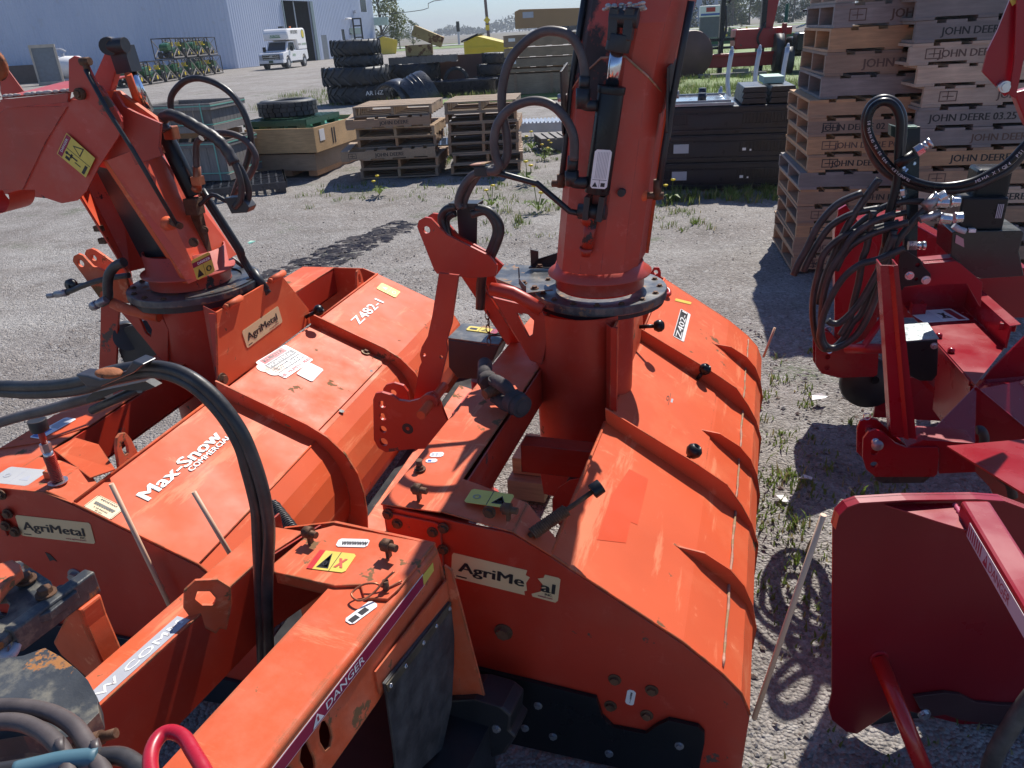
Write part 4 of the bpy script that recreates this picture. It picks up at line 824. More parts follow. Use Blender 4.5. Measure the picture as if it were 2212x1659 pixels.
for i in range(15):
    o = sh[i]; ph = .1225 if i < 10 else .150
    P = t0+ex*(PW/2+o[0])+ey*(PD/2+o[1])+V((0, 0, zz_)); zz_ += ph+.002
    pallet('stamped_pallet', '%s of the left pallet tower on the gravel, counted from the ground' % (ordl(i, 15)+' pallet'), P, trz+U(-.012, .012), PW, PD, ph, 7, group=TL, mt=TWOOD[(0, 1, 0, 1, 0, 2, 0, 0, 1, 0, 2, 1, 0, 2, 3)[i]], txt=nums[i], tmat=TM[i % 2])
u0_ = t0+ex*.80+ey*-.22
nm2 = ['JOHN DEERE', 'W', 'JOHN DEERE', '26 W', 'JOHN DEERE', '6 W', 'JOHN DEERE', 'JOHN DEERE', 'JOHN DEERE 03.25', 'JOHN DEERE 02', '', 'JOHN DEERE', 'JOHN DEERE', None, 'DUPE 12-25 W WI', 'JOHN DEERE', 'JOHN DEERE']
sh2 = [.0, -.02, -.05, -.05, -.09, -.11, -.12, -.15, -.15, -.13, -.20, -.27, -.25, -.27, -.29, -.30, -.30]
for i in range(17):
    P = u0_+ex*(PW/2+sh2[i])+ey*(PD/2)+V((0, 0, i*(.1325)))
    pallet('stamped_pallet', '%s of the right pallet tower behind the red blower, counted from the ground' % (ordl(i, 17)+' pallet'), P, trz+U(-.012, .012)+.03, PW, PD, .1305, 7, group=TR, mt=TWOOD[(0, 1, 2, 1, 3, 1, 0, 2, 2, 3, 3, 3, 2, 2, 3, 3, 2)[i]], txt=nm2[i] or None, tmat=TM[i % 2])
b = MB(); b.box((0, 0, .05), (1.25, 1.1, .1)); 
# ---- extra brick / timber block under the middle blower is built with it
# ================================================================ MIDDLE ORANGE BLOWER
KK = dict(D=(0, 0, 1), R1=(0, 0, 1/3), R2=(737.3, 0, 1/3), R3=(1474.7, 0, 1/3), R4=(0, 553, 1/3), R5=(737.3, 553, 1/3), R6=(1474.7, 553, 1/3), R7=(0, 1106, 1/3), R8=(737.3, 1106, 1/3), R9=(1474.7, 1106, 1/3),
    CA=(822.9, 822.9, .19843), CB=(1261.8, 603.5, .17363), CC=(1261.8, 877.8, .17363), CD=(1097.2, 0, .19843), CE=(1097.2, 329.2, .19843), BF=(384, 548.6, .29762), BG=(109.7, 466.3, .27282), BH=(0, 877.8, .27282), BI=(603.5, 932.6, .14881), X1=(1755.6, 548.6, .20634), X2=(1755.6, 192, .20634), R1b=(0, 54.9, .248))
def q(F, ax, v, k, *pts):
    o = KK[k]; r = [getattr(F, ax)(o[0]+x*o[2], o[1]+y*o[2], v) for x, y in pts]; return r if len(r) > 1 else r[0]
def part(nm, mt, par, bev=0.0, **k):
    return lambda b: b.build(nm, mt, par, bevel=bev, **k)
def bolt(par, p, n, r=.009, mt=None, nm='bolt'): b = MB(); b.hexb(p, n, r, r*.9); return b.build(nm, mt or RUST, par)
def knob(par, base, n, L=.05, rb=.021, nm='knob'):
    n = V(n).normalized(); base = V(base); b = MB(); b.cyl(base, base+n*L, .008, n=10); o = b.build('knob_stem', BLKN, par); b = MB()
    M = n.to_track_quat('Z', 'Y').to_matrix(); b.lathe(base+n*(L+rb*.7), [(0, -rb*.9), (rb*.7, -rb*.75), (rb, -rb*.15), (rb*.95, rb*.35), (rb*.6, rb*.75), (rb*.42, rb*.8), (rb*.38, rb*.5), (0, rb*.5)], 18, M=M); k_ = b.build(nm, BLKN, par); o.parent = k_; return k_
def sticker(nm, par, O, ud, vd, w_, h_, texts, mats, th=.0008, quad=None, lift=.0009, frame=None):
    """thin plate with text children in the same mesh; texts = (string, x, y, height, width, mat index)"""
    ud = V(ud).normalized(); vd = V(vd).normalized(); n = ud.cross(vd).normalized(); O = V(O); b = MB(); c = .006
    lp = quad or [(c, 0), (w_-c, 0), (w_, c), (w_, h_-c), (w_-c, h_), (c, h_), (0, h_-c), (0, c)]
    b.prism([O+ud*x+vd*y for x, y in lp], n*th)
    for s, x, y, hh, ww, mi in texts:
        if s == '#': b.prism([O+ud*x+vd*y+n*th, O+ud*(x+ww)+vd*y+n*th, O+ud*(x+ww)+vd*(y+hh)+n*th, O+ud*x+vd*(y+hh)+n*th], n*.0003, mi)
        elif s == '^': b.prism([O+ud*x+vd*y+n*th, O+ud*(x+ww)+vd*y+n*th, O+ud*(x+ww/2)+vd*(y+hh)+n*th], n*.0004, mi)
        else: b.text(s, O+ud*x+vd*y+n*(th+lift), ud, vd, hh, mi, ww, .042)
    return b.build(nm, mats, par)
def agrimetal(par, O, ud, vd, w_=.24, h_=.068, torn=False, nm='maker_sticker'):
    t = [('AgriMetal', w_*.07, h_*.33, h_*.40, w_*.82, 1), ('INC.', w_*.82, h_*.2, h_*.09, w_*.07, 1), ('www.agrimetal.com', w_*.62, h_*.1, h_*.07, w_*.27, 2), ('#', w_*.05, h_*.08, h_*.05, w_*.1, 1)]
    if not torn: return sticker(nm, par, O, ud, vd, w_, h_, t, [CREAM, INK, DRED])
    sticker(nm, par, O, ud, vd, w_, h_, [('AgriMe', w_*.07, h_*.33, h_*.40, w_*.61, 1), ('#', w_*.05, h_*.08, h_*.05, w_*.1, 1)], [CREAM, INK, DRED], quad=[(.004, 0), (w_*.70, 0), (w_*.69, h_*.15), (w_*.715, h_*.2), (w_*.70, h_*.5), (w_*.73, h_*.75), (w_*.69, h_*.8), (w_*.70, h_), (.004, h_), (0, h_*.9), (0, h_*.1)])
    sticker(nm, par, V(O)+V(ud)*0, ud, vd, w_, h_, [('al', w_*.84, h_*.33, h_*.40, w_*.12, 1), ('INC.', w_*.88, h_*.2, h_*.09, w_*.07, 1), ('metal.com', w_*.82, h_*.1, h_*.07, w_*.13, 2)], [CREAM, INK, DRED], quad=[(w_*.77, h_*.02), (w_*.98, 0), (w_, h_*.1), (w_, h_*.95), (w_*.98, h_), (w_*.86, h_), (w_*.85, h_*.86), (w_*.80, h_*.78), (w_*.85, h_*.6), (w_*.84, h_*.3), (w_*.76, h_*.12)])

FA = Frame(-.051, 1.523, 18.5)
A = thing('snow_blower', 'worn orange snow blower in the middle with tall straight chute and torn maker sticker', 'snow blower', FA.O, FA.rz)
WA = 2.25
sp_ = [(-.305, .735), (.033, .705), (.124, .654), (.445, .453), (.538, .379), (.588, .325), (.612, .262), (.602, .03), (.52, .01), (-.30, .01)]
for y0, nm in ((0, 'side_plate'), (WA-.008, 'side_plate')):
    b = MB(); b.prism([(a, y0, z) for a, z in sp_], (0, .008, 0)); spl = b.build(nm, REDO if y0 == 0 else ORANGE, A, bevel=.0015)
    if y0 == 0: SPA = spl
skl = q(FA, 'B', -.014, 'R8', (150, 1180), (800, 1000), (1250, 1110), (1650, 1210), (1690, 1330), (1760, 1400), (1970, 1440), (2040, 1390), (2120, 1352), (2212, 1372))+q(FA, 'B', -.014, 'R9', (100, 1395), (140, 1440), (140, 1500))
skl = [V((p.x, -.014, p.z)) for p in skl]; skl = [V((-.30, -.014, .27))]+skl+[V((.50, -.014, .02)), V((.46, -.014, .0)), V((-.22, -.014, .0)), V((-.30, -.014, .08))]
b = MB(); b.prism(skl, (0, .0125, 0)); b.build('skid_plate', BLKN, SPA, bevel=.003)
for x, y in ((1275, 1255), (1190, 1400), (1372, 1455), (1735, 1565), (2190, 1515)):
    p = q(FA, 'B', -.015, 'R8', (x, y)); bolt(SPA, p, (0, -1, 0), .008, STEELD)
for x, y in ((1772, 1085), (2012, 1155), (1745, 1255), (1980, 1315), (1052, 775), (958, 0)):
    p = q(FA, 'B', -.001, 'R8', (x, y)); bolt(SPA, p, (0, -1, 0), .0115 if (x, y) != (1052, 775) else .017)
# bolted corner doubler
br = q(FA, 'B', -.008, 'R8', (262, -45), (262, 190), (690, 420), (700, 80), (660, 62)); br = [V((p.x, -.008, p.z)) for p in br]
b = MB(); b.prism([V((-.300, -.008, .722)), V((-.300, -.008, .55)), V((-.155, -.008, .535)), V((-.150, -.008, .705)), V((-.165, -.008, .712))], (0, .007, 0)); dbl = b.build('corner_plate', REDO, A, bevel=.002)
for x, y in ((300, 15), (362, 75), (590, 130), (660, 105), (658, 243), (300, 155), (655, 380)):
    bolt(dbl, q(FA, 'B', -.009, 'R8', (x, y)), (0, -1, 0), .010)
O_ = q(FA, 'B', -.0005, 'R8', (712, 420)); O2 = q(FA, 'B', -.0005, 'R8', (1402, 590)); O3 = q(FA, 'B', -.0005, 'R8', (718, 262))
agrimetal(SPA, O_, O2-O_, V((0, 0, 1)).cross(V((0, 0, 1))) if False else (O3-O_), (O2-O_).length, (O3-O_).length, torn=True)
O_ = q(FA, 'B', -.0005, 'R8', (1838, 1240)); sticker('tool_sticker', SPA, O_, (1, 0, -.12), (.12, 0, 1), .022, .052, [('#', .002, .002, .048, .018, 0), ('#', .009, .02, .025, .005, 1), ('#', .011, .006, .02, .0015, 1)], [WHITE, INK])
# hood
hp = [(.124, .654), (.445, .453), (.538, .379), (.588, .325), (.612, .262), (.606, .05)]
b = MB(); b.sheet([(a, .009, z) for a, z in hp], (0, WA-.018, 0), .004); HD = b.build('hood', ORANGE, A, bevel=.0012)
b = MB(); b.tube([(.541, .03, .379)]+[(.541+U(-.002, .002), .03+k*.073, .380) for k in range(1, 30)]+[(.541, WA-.05, .379)], .0045, 6, rf=lambda t, i: .45+.7*R(), smooth=3); b.build('weld_seam', SEAM, HD)
b = MB(); b.tube([(.124, .01, .657), (.124, .7, .657)], .005, 6, smooth=1); b.build('weld_seam', ORANGE, HD); b = MB(); b.tube([(.124, 1.4, .657), (.124, WA-.01, .657)], .005, 6, smooth=1); b.build('weld_seam', ORANGE, HD)
b = MB(); b.tube([(a, .006, z+.003) for a, z in sp_[1:7]], .0035, 6, smooth=1); b.build('weld_seam', ORANGE, HD)
def hoodz(a):
    for (a0, z0), (a1, z1) in zip(hp, hp[1:]):
        if a0 <= a <= a1: return z0+(z1-z0)*(a-a0)/(a1-a0)
    return hp[-1][1]
def rib(bpos, pts_out, a0, par=HD, nm='stiffener_rib'):
    inner = [(a, z-.004) for a, z in hp if a > a0]; z0 = hoodz(a0)
    lp = [V((a0, bpos, z0))]+[V((a, bpos, z)) for a, z in pts_out]+[V((a, bpos, z)) for a, z in inner[::-1]]
    b = MB(); b.prism(lp, (0, .007, 0)); return b.build(nm, ORANGE, par, bevel=.001)
ro = [(.124, .705), (.42, .535), (.51, .476), (.560, .405), (.596, .340), (.622, .26), (.620, .15), (.609, .06)]
rib(.70, ro, .126); rib(1.42, ro, .126)
fo = [(.40, .484), (.47, .475), (.54, .432), (.580, .385), (.608, .320), (.624, .24), (.620, .17), (.609, .13)]
for bb in (.335, 1.03, 1.85): rib(bb, fo, .385)
# middle access panel
n_h = V((.453-.654, 0, -(.445-.124))).normalized()*-1; n_h = V((.531, 0, .847))
def hp3(a, bb, lift=0.0): return V((a, bb, hoodz(a)))+n_h*lift
b = MB(); pl_ = [hp3(.13, .715, .001), hp3(.425, .715, .001), hp3(.435, .74, .001), hp3(.435, 1.36, .001), hp3(.42, 1.385, .001), hp3(.13, 1.40, .001)]; b.prism(pl_, n_h*.004); PN = b.build('access_panel', ORANGE, A, bevel=.0015)
def onhood(k, x, y, lift=.005): return FA.loc(FA.pl(KK[k][0]+x*KK[k][2], KK[k][1]+y*KK[k][2], FA.w((.124, 0, .654+lift)), FA.e*.531+V((0, 0, .847))))
knob(PN, onhood('CB', 1410, 1235), n_h, .035, .024); knob(PN, onhood('CC', 1260, 680), n_h, .03, .026)
def hst(nm, par, k, p0, p1, p2, texts, mats, quad=None, lift=.005):
    a, c, d = onhood(k, *p0, lift), onhood(k, *p1, lift), onhood(k, *p2, lift); return sticker(nm, par, a, c-a, d-a, (c-a).length, (d-a).length, texts((c-a).length, (d-a).length), mats, quad=quad)
hst('warning_sticker', PN, 'CB', (1105, 1590), (1138, 1440), (985, 1545), lambda w_, h_: [('#', 0, h_*.5, .0015, w_, 1), ('#', w_*.3, h_*.15, h_*.2, w_*.3, 2), ('O', w_*.3, h_*.6, h_*.25, w_*.4, 1)], [YEL, INK, GREYS])
hst('model_sticker', HD, 'CB', (1240, 780), (1325, 435), (1105, 705), lambda w_, h_: [('#', w_*.02, h_*.25, h_*.70, w_*.96, 1), ('Z402-1', w_*.04, h_*.32, h_*.52, w_*.92, 2)], [WHITE, INK, WHITE], lift=.0015)
hst('warning_sticker', HD, 'CB', (1325, 314), (1337, 285), (1125, 265), lambda w_, h_: [], [YEL], lift=.0015)
for k, p0, p1, p2 in (('CC', (1660, 1480), (800, 900), (470, 780)),): pass
b = MB(); g0 = [onhood('CC', x, y, .0006) for x, y in ((340, 1110), (560, 780), (800, 905), (665, 1475), (580, 1440), (520, 1700), (160, 1659))]; b.prism(g0, n_h*.0004); b.build('sticker_ghost', GHOST, HD)
# fan housing, vertical wall, ring
b = MB(); b.lathe((-.008, 1.0, 0), [(.165, .42), (.172, .945)], 40); b.lathe((-.008, 1.0, 0), [(.16, .42), (.167, .945)], 40)
b.build('fan_housing', REDO, A)
b = MB(); b.prism([(.10, .845, .42), (.126, .80, .42), (.126, .80, .935), (.10, .845, .935)], (0, .008, 0)); b.prism([(-.13, .84, .26), (.13, .79, .26), (.124, .79, .42), (-.15, .85, .42)], (0, .02, 0)); fp = b.build('housing_front', REDO, A, bevel=.003)
b = MB(); b.cyl((-.0, .78, .34), (0, .83, .34), .035, n=16); b.build('round_boss', BLK, fp)
b = MB(); b.prism([(.118, .80, .62), (.124, .80, .93), (.124, 1.40, .93), (.124, 1.46, .70), (.124, 1.40, .655)], (.008, 0, 0)); wl = b.build('housing_wall', ORANGE_W, A, bevel=.001)
b = MB(); b.bar((.134, .80, .42), (.134, .80, .94), .02, .012, (0, 1, 0)); b.build('corner_flange', REDO, wl)
kb = q(FA, 'A', .133, 'CB', (690, 590)); knob(wl, kb, (1, -.1, .15), .06, .024)
rc = V((.030, 1.095, .945)); Mi = Matrix.Identity(3)
b = MB(); b.lathe(rc, [(.135, .0), (.228, .0), (.230, .003), (.230, .028), (.228, .031), (.14, .031), (.135, .028), (.135, 0)], 48, sm=False); RG = b.build('turntable_ring', DISC, A)
b = MB(); b.lathe(rc, [(.15, -.016), (.222, -.016), (.222, 0), (.15, 0)], 40, sm=False); b.build('lower_ring', BLK, RG)
for i in range(16):
    a_ = 2*pi*i/16+.15; bolt(RG, rc+V((.205*cos(a_), .205*sin(a_), .031)), (0, 0, 1), .008)
# gearbox cover plate
gp_ = q(FA, 'Z', .975, 'R5', (975, 135), (1060, 48), (1350, 70), (1330, 230), (1170, 215)); b = MB(); b.prism([V((p.x, p.y, .945)) for p in gp_], (0, 0, .030)); GPL = b.build('top_plate', DISC, A, bevel=.002)
b = MB(); b.prism([V((p.x, p.y, .90)) for p in q(FA, 'Z', .975, 'R5', (975, 135), (1160, 210), (1170, 250), (975, 180))], (0, 0, .045)); b.build('plate_skirt', DISC, GPL)
b = MB(); s0 = q(FA, 'Z', .99, 'R5', (1150, 180)); b.prism([s0, s0+V((.055, -.11, 0)), s0+V((.055, -.11, .03)), s0+V((.01, -.03, .03)), s0+V((.0, 0, .06))], (.005, 0, 0)); b.prism([s0+V((.055, -.11, 0)), s0+V((.14, -.06, 0)), s0+V((.09, .0, 0)), s0], (0, 0, .005)); b.build('stop_bracket', DISC, A, bevel=.001)
for d_ in ((.02, -.01), (.075, -.06)): bolt(GPL, s0+V((d_[0], d_[1], .006)), (0, 0, 1), .010)
s1 = q(FA, 'Z', .985, 'CE', (250, 1240)); b = MB(); b.prism([s1, s1+V((.10, .02, 0)), s1+V((.10, .02, .05)), s1+V((.03, 0, .03)), s1+V((.03, 0, .06)), s1+V((0, 0, .065))], (0, .006, 0)); b.prism([s1+V((0, -.03, 0)), s1+V((.10, -.02, 0)), s1+V((.10, .02, 0)), s1], (0, 0, .005)); b.build('stop_bracket', BLK, A)
bolt(GPL, s1+V((.04, -.015, .006)), (0, 0, 1), .009)
# triangular bracket under ring
tb = [V((p.x, .86, p.z)) for p in q(FA, 'B', .86, 'R5', (965, 265), (1290, 345), (1345, 420), (1330, 560), (1300, 705), (1225, 680), (1000, 300))]
th = [V((p.x, .86, p.z)) for p in q(FA, 'B', .86, 'R5', (1135, 370), (1205, 378), (1248, 420), (1238, 510), (1215, 525))]
b = MB(); b.prism(tb, (0, .012, 0), holes=[th]); b.build('gusset_bracket', REDO, A, bevel=.002)
g2 = q(FA, 'B', .84, 'R5', (970, 215), (1110, 240), (1300, 350)); b = MB(); b.tube([g2[0], g2[1], g2[2]], .022, 12, smooth=2); b.build('bracket_tube', REDO, A)
# rear beam
b = MB(); b.prism([(-.312, 0, .7365), (-.312, 2.22, .7365), (-.132, 2.22, .7365), (-.150, .155, .7365), (-.150, 0, .7365)], (0, 0, .004)); BT = b.build('beam_top', ORANGE_W, A, bevel=.0015)
b = MB(); b.prism([(-.150, 0, .7395), (.035, 0, .7085), (.035, .128, .7085), (-.150, .155, .7395)], (0, 0, .0035)); cvr = b.build('end_cover', ORANGE_W, A, bevel=.0015)
b = MB(); b.prism([(.035, 0, .7085), (.128, 0, .656), (.128, .062, .656), (.035, .128, .7085)], (0, 0, .0035)); b.build('end_cover', ORANGE_W, A, bevel=.0015)
b = MB(); b.prism([(-.134, .157, .61), (-.134, 2.22, .61), (-.134, 2.22, .736), (-.134, .157, .736)], (-.005, 0, 0)); b.prism([(-.312, 0.009, .55), (-.312, 2.22, .55), (-.312, 2.22, .736), (-.312, 0.009, .736)], (.005, 0, 0)); b.prism([(-.306, .009, .61), (-.14, .009, .61), (-.14, 2.22, .61), (-.306, 2.22, .61)], (0, 0, .005)); b.build('beam_side', REDO, A)
b = MB(); b.box((.0, .63, .55), (.26, .06, .10)); b.prism([(-.13, .6, .50), (.16, .6, .50), (.13, .66, .60), (-.13, .66, .60)], (0, .004, 0)); b.build('cross_member', REDO, A, bevel=.008)
# bolts/hinges on the end
def eyebolt(p, par, s=1.0):
    b = MB(); p = V(p); b.box(p+V((0, 0, .016*s)), (.008, .014*s, .034*s)); b.cyl(p+V((-.018*s, 0, .032*s)), p+V((.026*s, -.004, .032*s)), .009*s, n=10); b.cyl(p+V((-.012*s, 0, .032*s)), p+V((.008*s, 0, .032*s)), .0155*s, n=14); return b.build('hinge_bolt', RUST, par)
for x, y in ((440, 1230), (1410, 1450)): eyebolt(q(FA, 'Z', .741, 'CA', (x-20, y+60)), BT, .95)
bolt(BT, q(FA, 'Z', .745, 'CA', (425, 960)), (0, 0, 1), .011); b = MB(); b.cyl(q(FA, 'Z', .742, 'CA', (425, 965)), q(FA, 'Z', .742, 'CA', (425, 965))+V((0, 0, .03)), .009, n=10); b.build('stud', RUST, BT)
w0, w1, w2 = q(FA, 'Z', .7435, 'CA', (1000, 1330), (1200, 1370), (1085, 1180)); w0 = q(FA, 'Z', .7435, 'CA', (930, 1340))
sticker('warning_sticker', BT, q(FA, 'Z', .7437, 'CA', (900, 1320)), (1, -.02, 0), (0, 1, 0), .115, .062, [('#', .058, 0, .062, .002, 1), ('^', .068, .012, .036, .038, 1), ('^', .073, .016, .026, .028, 0), ('o', .082, .018, .012, .012, 1), ('NG', .103, .006, .009, .011, 2), ('O', .015, .02, .02, .02, 3)], [YEL, INK, DRED, flat('faded_ink', (.35, .32, .2))])
sticker('white_sticker', BT, q(FA, 'Z', .7412, 'CA', (525, 830)), (1, .25, 0), (-.2, 1, 0), .038, .026, [('#', .004, .005, .016, .008, 1), ('#', .016, .005, .016, .006, 1), ('#', .027, .004, .018, .002, 1)], [WHITE, GREYS]); sticker('white_sticker', BT, q(FA, 'Z', .7412, 'CA', (480, 890)), (1, .25, 0), (-.2, 1, 0), .032, .02, [('#', .006, .004, .01, .01, 1)], [WHITE, BLUEI])
# spring handle
h0, h1 = V((.135, .03, .665)), None
hb = q(FA, 'D' if False else 'B', .02, 'D', (1155, 1168)); ht = q(FA, 'B', .13, 'D', (1283, 1060))
hb = V((.068, .02, .69)); b = MB(); ax = (ht-hb); b.tube([hb, ht], .0065, 10, smooth=1); HN = b.build('spring_rod', RUST, A)
b = MB(); n_ = ax.normalized(); s_ = n_.orthogonal().normalized(); t_ = n_.cross(s_); pts = [hb+ax*(.06+.52*i/150)+s_*.0135*cos(i*.75)+t_*.0135*sin(i*.75) for i in range(151)]; b.tube(pts, .0032, 6, smooth=1); b.build('coil_spring', RUST, HN)
b = MB(); b.cyl(ht-n_*.005, ht+n_*.022, .019, .0185, n=24); b.build('knob', BLKN, HN, bevel=.001)
# lifting eyes
b = MB(); e0 = V((.16, .05, .632)); lpE = [e0+V((.0, -.0, 0)), e0+V((0, .075, 0)), e0+V((0, .085, .05))]+[e0+V((0, .045+.04*cos(t), .06+.04*sin(t))) for t in (0, .5, 1, 1.6, 2.2, 2.7, 3.14)]; b.prism(lpE, (.01, 0, 0), holes=[circ(e0+V((0, .045, .055)), 1, 'x', 12, .016, .026)]); 
sx_ = None
b = MB(); e0 = q(FA, 'Z', .70, 'CE', (1555, 1420)); b.prism([e0, e0+V((.045, 0, 0)), e0+V((.045, 0, .05)), e0+V((.035, 0, .075)), e0+V((.012, 0, .075)), e0+V((0, 0, .05))], (0, .01, 0), holes=[circ(e0+V((.022, 0, .052)), .010, 'y')]); b.build('lifting_eye', RED2, A, bevel=.002)
b = MB(); c0 = q(FA, 'Z', .665, 'CE', (1660, 1490)); b.tube([c0+V((-.02, .04, 0)), c0+V((.03, .03, -.01)), c0+V((.04, -.01, -.02)), c0+V((.015, -.045, -.01)), c0+V((-.03, -.05, 0))], .011, 8); b.build('hook', RED2, A)
# marker rod
m0, m1 = V((.622, -.012, .275)), q(FA, 'B', -.012, 'D', (1779, 1112)); b = MB(); b.tube([m0, m0.lerp(m1, .5), m1], .0065, 10, smooth=1); b.build('marker_rod', ROD, A)
b = MB(); b.tube([(.62, WA, .27), (.66, WA+.02, .42)], .006, 8, smooth=1); b.build('marker_rod', ROD, A)
# gear cover box
bxp = [V((p.x, 1.08, p.z)) for p in q(FA, 'B', 1.08, 'R5', (690, 540), (1020, 585), (1000, 640), (960, 720), (890, 800), (750, 790), (695, 720))]
b = MB(); b.prism(bxp, (0, .16, 0)); GB = b.build('shaft_shield', BLK, A, bevel=.004)
b = MB(); tp = [bxp[0]+V((0, 0, .001)), bxp[1]+V((0, 0, .001)), bxp[1]+V((.0, .165, .001)), bxp[0]+V((0, .165, .001))]; b.prism(tp, (0, 0, .006)); b.build('shield_lid', DISC, GB, bevel=.001)
lu = (bxp[1]-bxp[0]).normalized(); sticker('danger_sticker', GB, bxp[0]+V((.04, .09, .001)), lu, (0, 1, 0), .125, .045, [('#', .098, 0, .045, .027, 2), ('#', .05, 0, .045, .002, 1), ('^', .058, .008, .028, .03, 1), ('^', .063, .011, .019, .02, 0), ('#', .01, .01, .02, .03, 1), ('#', .1035, .004, .036, .005, 3)], [YEL, INK, DRED, WHITE], th=.0065)
b = MB(); b.tube([bxp[1]+V((-.05, .02, .02)), bxp[1]+V((-.03, .0, .04)), bxp[1]+V((.0, .02, .035)), bxp[1]+V((.01, .05, .02)), bxp[1]+V((-.02, .07, .022)), bxp[1]+V((-.05, .05, .02))], .003, 6); b.build('wire_clip', RUST, GB)
b = MB(); b.cyl((-.47, 1.15, .55), (-.47, 1.15, .02), .03, n=16); b.cyl((-.47, 1.15, .02), (-.47, 1.15, .0), .05, n=16); b.build('parking_stand', REDO, A)
# shaft yoke lying on the beam
Y0 = q(FA, 'Z', .80, 'D', (1088, 852)); yx = V((.80, -.55, -.12)).normalized(); yy = V((.5, .8, .1)).normalized(); yz = yx.cross(yy).normalized()
YP = lambda x, y, z: Y0+(yx*x+yy*y+yz*z*.8)*.8
b = MB(); b.cyl(YP(.045, 0, 0), YP(.115, 0, 0), .035, n=28); b.cyl(YP(.075, 0, 0), YP(.088, 0, 0), .038, n=28); b.cyl(YP(.110, 0, 0), YP(.118, 0, 0), .024, n=20); PT = b.build('shaft_hub', IRON, A, bevel=.002)
b = MB(); RB = lambda t, i: 1+.25*math.sin(t*pi)
b.tube([YP(.05, 0, .03), YP(.02, 0, .05), YP(-.03, 0, .052), YP(-.065, 0, .045)], .017, 12, rf=RB); b.tube([YP(.05, 0, -.03), YP(.02, 0, -.05), YP(-.03, 0, -.052), YP(-.065, 0, -.045)], .017, 12, rf=RB)
b.cyl(YP(-.05, 0, .035), YP(-.05, 0, .062), .021, n=18); b.cyl(YP(-.05, 0, -.035), YP(-.05, 0, -.062), .021, n=18); b.build('shaft_yoke', IRON, PT)
b = MB(); b.cyl(YP(-.05, -.055, 0), YP(-.05, .055, 0), .016, n=12); b.cyl(YP(-.05, 0, -.05), YP(-.05, 0, .05), .015, n=12); b.build('cross_joint', RUST, PT)
b = MB(); b.cyl(YP(-.09, 0, 0), YP(-.13, .02, 0), .030, n=20); b.cyl(YP(-.12, 0, 0), YP(-.22, .08, .0), .024, n=18); b.build('shaft', IRON, PT)
# three point hitch: lower plates, strap arms, mast
def platex(nm, k, bb, pts, holes, mt, th=.012, bev=.0015, par=A):
    lp = [V((p.x, bb, p.z)) for p in q(FA, 'B', bb, k, *pts)]; hs = []
    for x, y, rr in holes: c = q(FA, 'B', bb, k, (x, y)); hs.append(circ((c.x, bb, c.z), rr, 'y', 14))
    b = MB(); b.prism(lp, (0, th, 0), holes=hs); return b.build(nm, mt, par, bevel=bev)
lpts = [(222, 890), (260, 884), (330, 905), (370, 935), (440, 945), (500, 930), (545, 895), (590, 882), (625, 915), (690, 1080), (600, 1200), (540, 1250), (450, 1252), (290, 1272), (240, 1245), (210, 1190), (206, 930)]
hl = [(268, 962, .013), (270, 1042, .013), (271, 1124, .013), (274, 1206, .015), (422, 1128, .007)]
HP1 = platex('hitch_plate', 'R5', .56, lpts, hl, REDO); 
off = [(x+75, y-62) for x, y in lpts[:11]]
HP2 = platex('hitch_plate', 'R5', .66, [(270, 860), (290, 835), (340, 822), (400, 840), (430, 880), (440, 950), (640, 1000), (640, 1100), (540, 1120), (300, 1110), (270, 1000)], [(335, 888, .012)], REDO)
pb = q(FA, 'B', .55, 'R5', (575, 945)); b = MB(); b.cyl(pb+V((0, .12, 0)), pb+V((0, -.075, -.01)), .0155, n=16); pin = b.build('hitch_pin', ORANGE, HP1); b = MB(); b.cyl(pb+V((0, .008, 0)), pb+V((0, -.006, 0)), .027, n=18); b.build('pin_collar', REDO, pin)
b = MB(); c_ = q(FA, 'B', .55, 'R5', (422, 1128)); b.lathe((c_.x, .559, c_.z), [(.007, 0), (.02, -.0004)], 14, M=Matrix.Rotation(pi/2, 3, 'X')); b.build('welded_ring', BLK, HP1)
sa = platex('strut', 'R5', .70, [(632, 110), (760, 125), (715, 440), (680, 560), (690, 610), (668, 700), (625, 885), (470, 935), (505, 720), (520, 690), (508, 640), (520, 590), (560, 520), (590, 380)], [(538, 640, .006), (648, 655, .006)], REDO, .01)
ms = [(490, 1470), (500, 1430), (540, 1408), (580, 1415), (680, 1520), (960, 1659), (1010, 1720), (1000, 1790), (900, 1800), (820, 1800), (620, 1775), (600, 1750)]
MS1 = platex('hitch_mast', 'R2', .84, ms, [(552, 1490, .012)], REDO); platex('hitch_mast', 'R2', .92, [(x+0, y+0) for x, y in [(560, 1400), (590, 1382), (640, 1388), (665, 1420), (760, 1530), (960, 1640), (1050, 1720), (1000, 1790), (900, 1790), (820, 1770), (640, 1600)]], [], REDO)
b = MB(); b.bar((-.385, .9, 1.07), (-.30, 1.1, .74), .05, .012, (0, 1, 0)); b.bar((-.36, .98, 1.08), (-.33, 1.15, .74), .06, .01, (0, 1, 0)); b.build('strut', REDO, A, bevel=.001)
b = MB()
for i in range(9):
    c_ = V((-.36+.004*(i % 2), 1.0, .98-.025*i)); M_ = Matrix.Rotation(pi/2*(i % 2), 3, 'Z') @ Matrix.Rotation(pi/2, 3, 'X'); b.lathe(c_, [(.010, -.002), (.013, 0), (.010, .002), (.008, 0), (.010, -.002)], 10, M=M_ @ Matrix.Diagonal(V((.7, 1.4, 1))))
b.build('chain', RUST, A)
b = MB(); b.bar((-.31, .56, .66), (-.31, .72, .66), .06, .1, (0, 0, 1)); b.build('hitch_spacer', REDO, A)
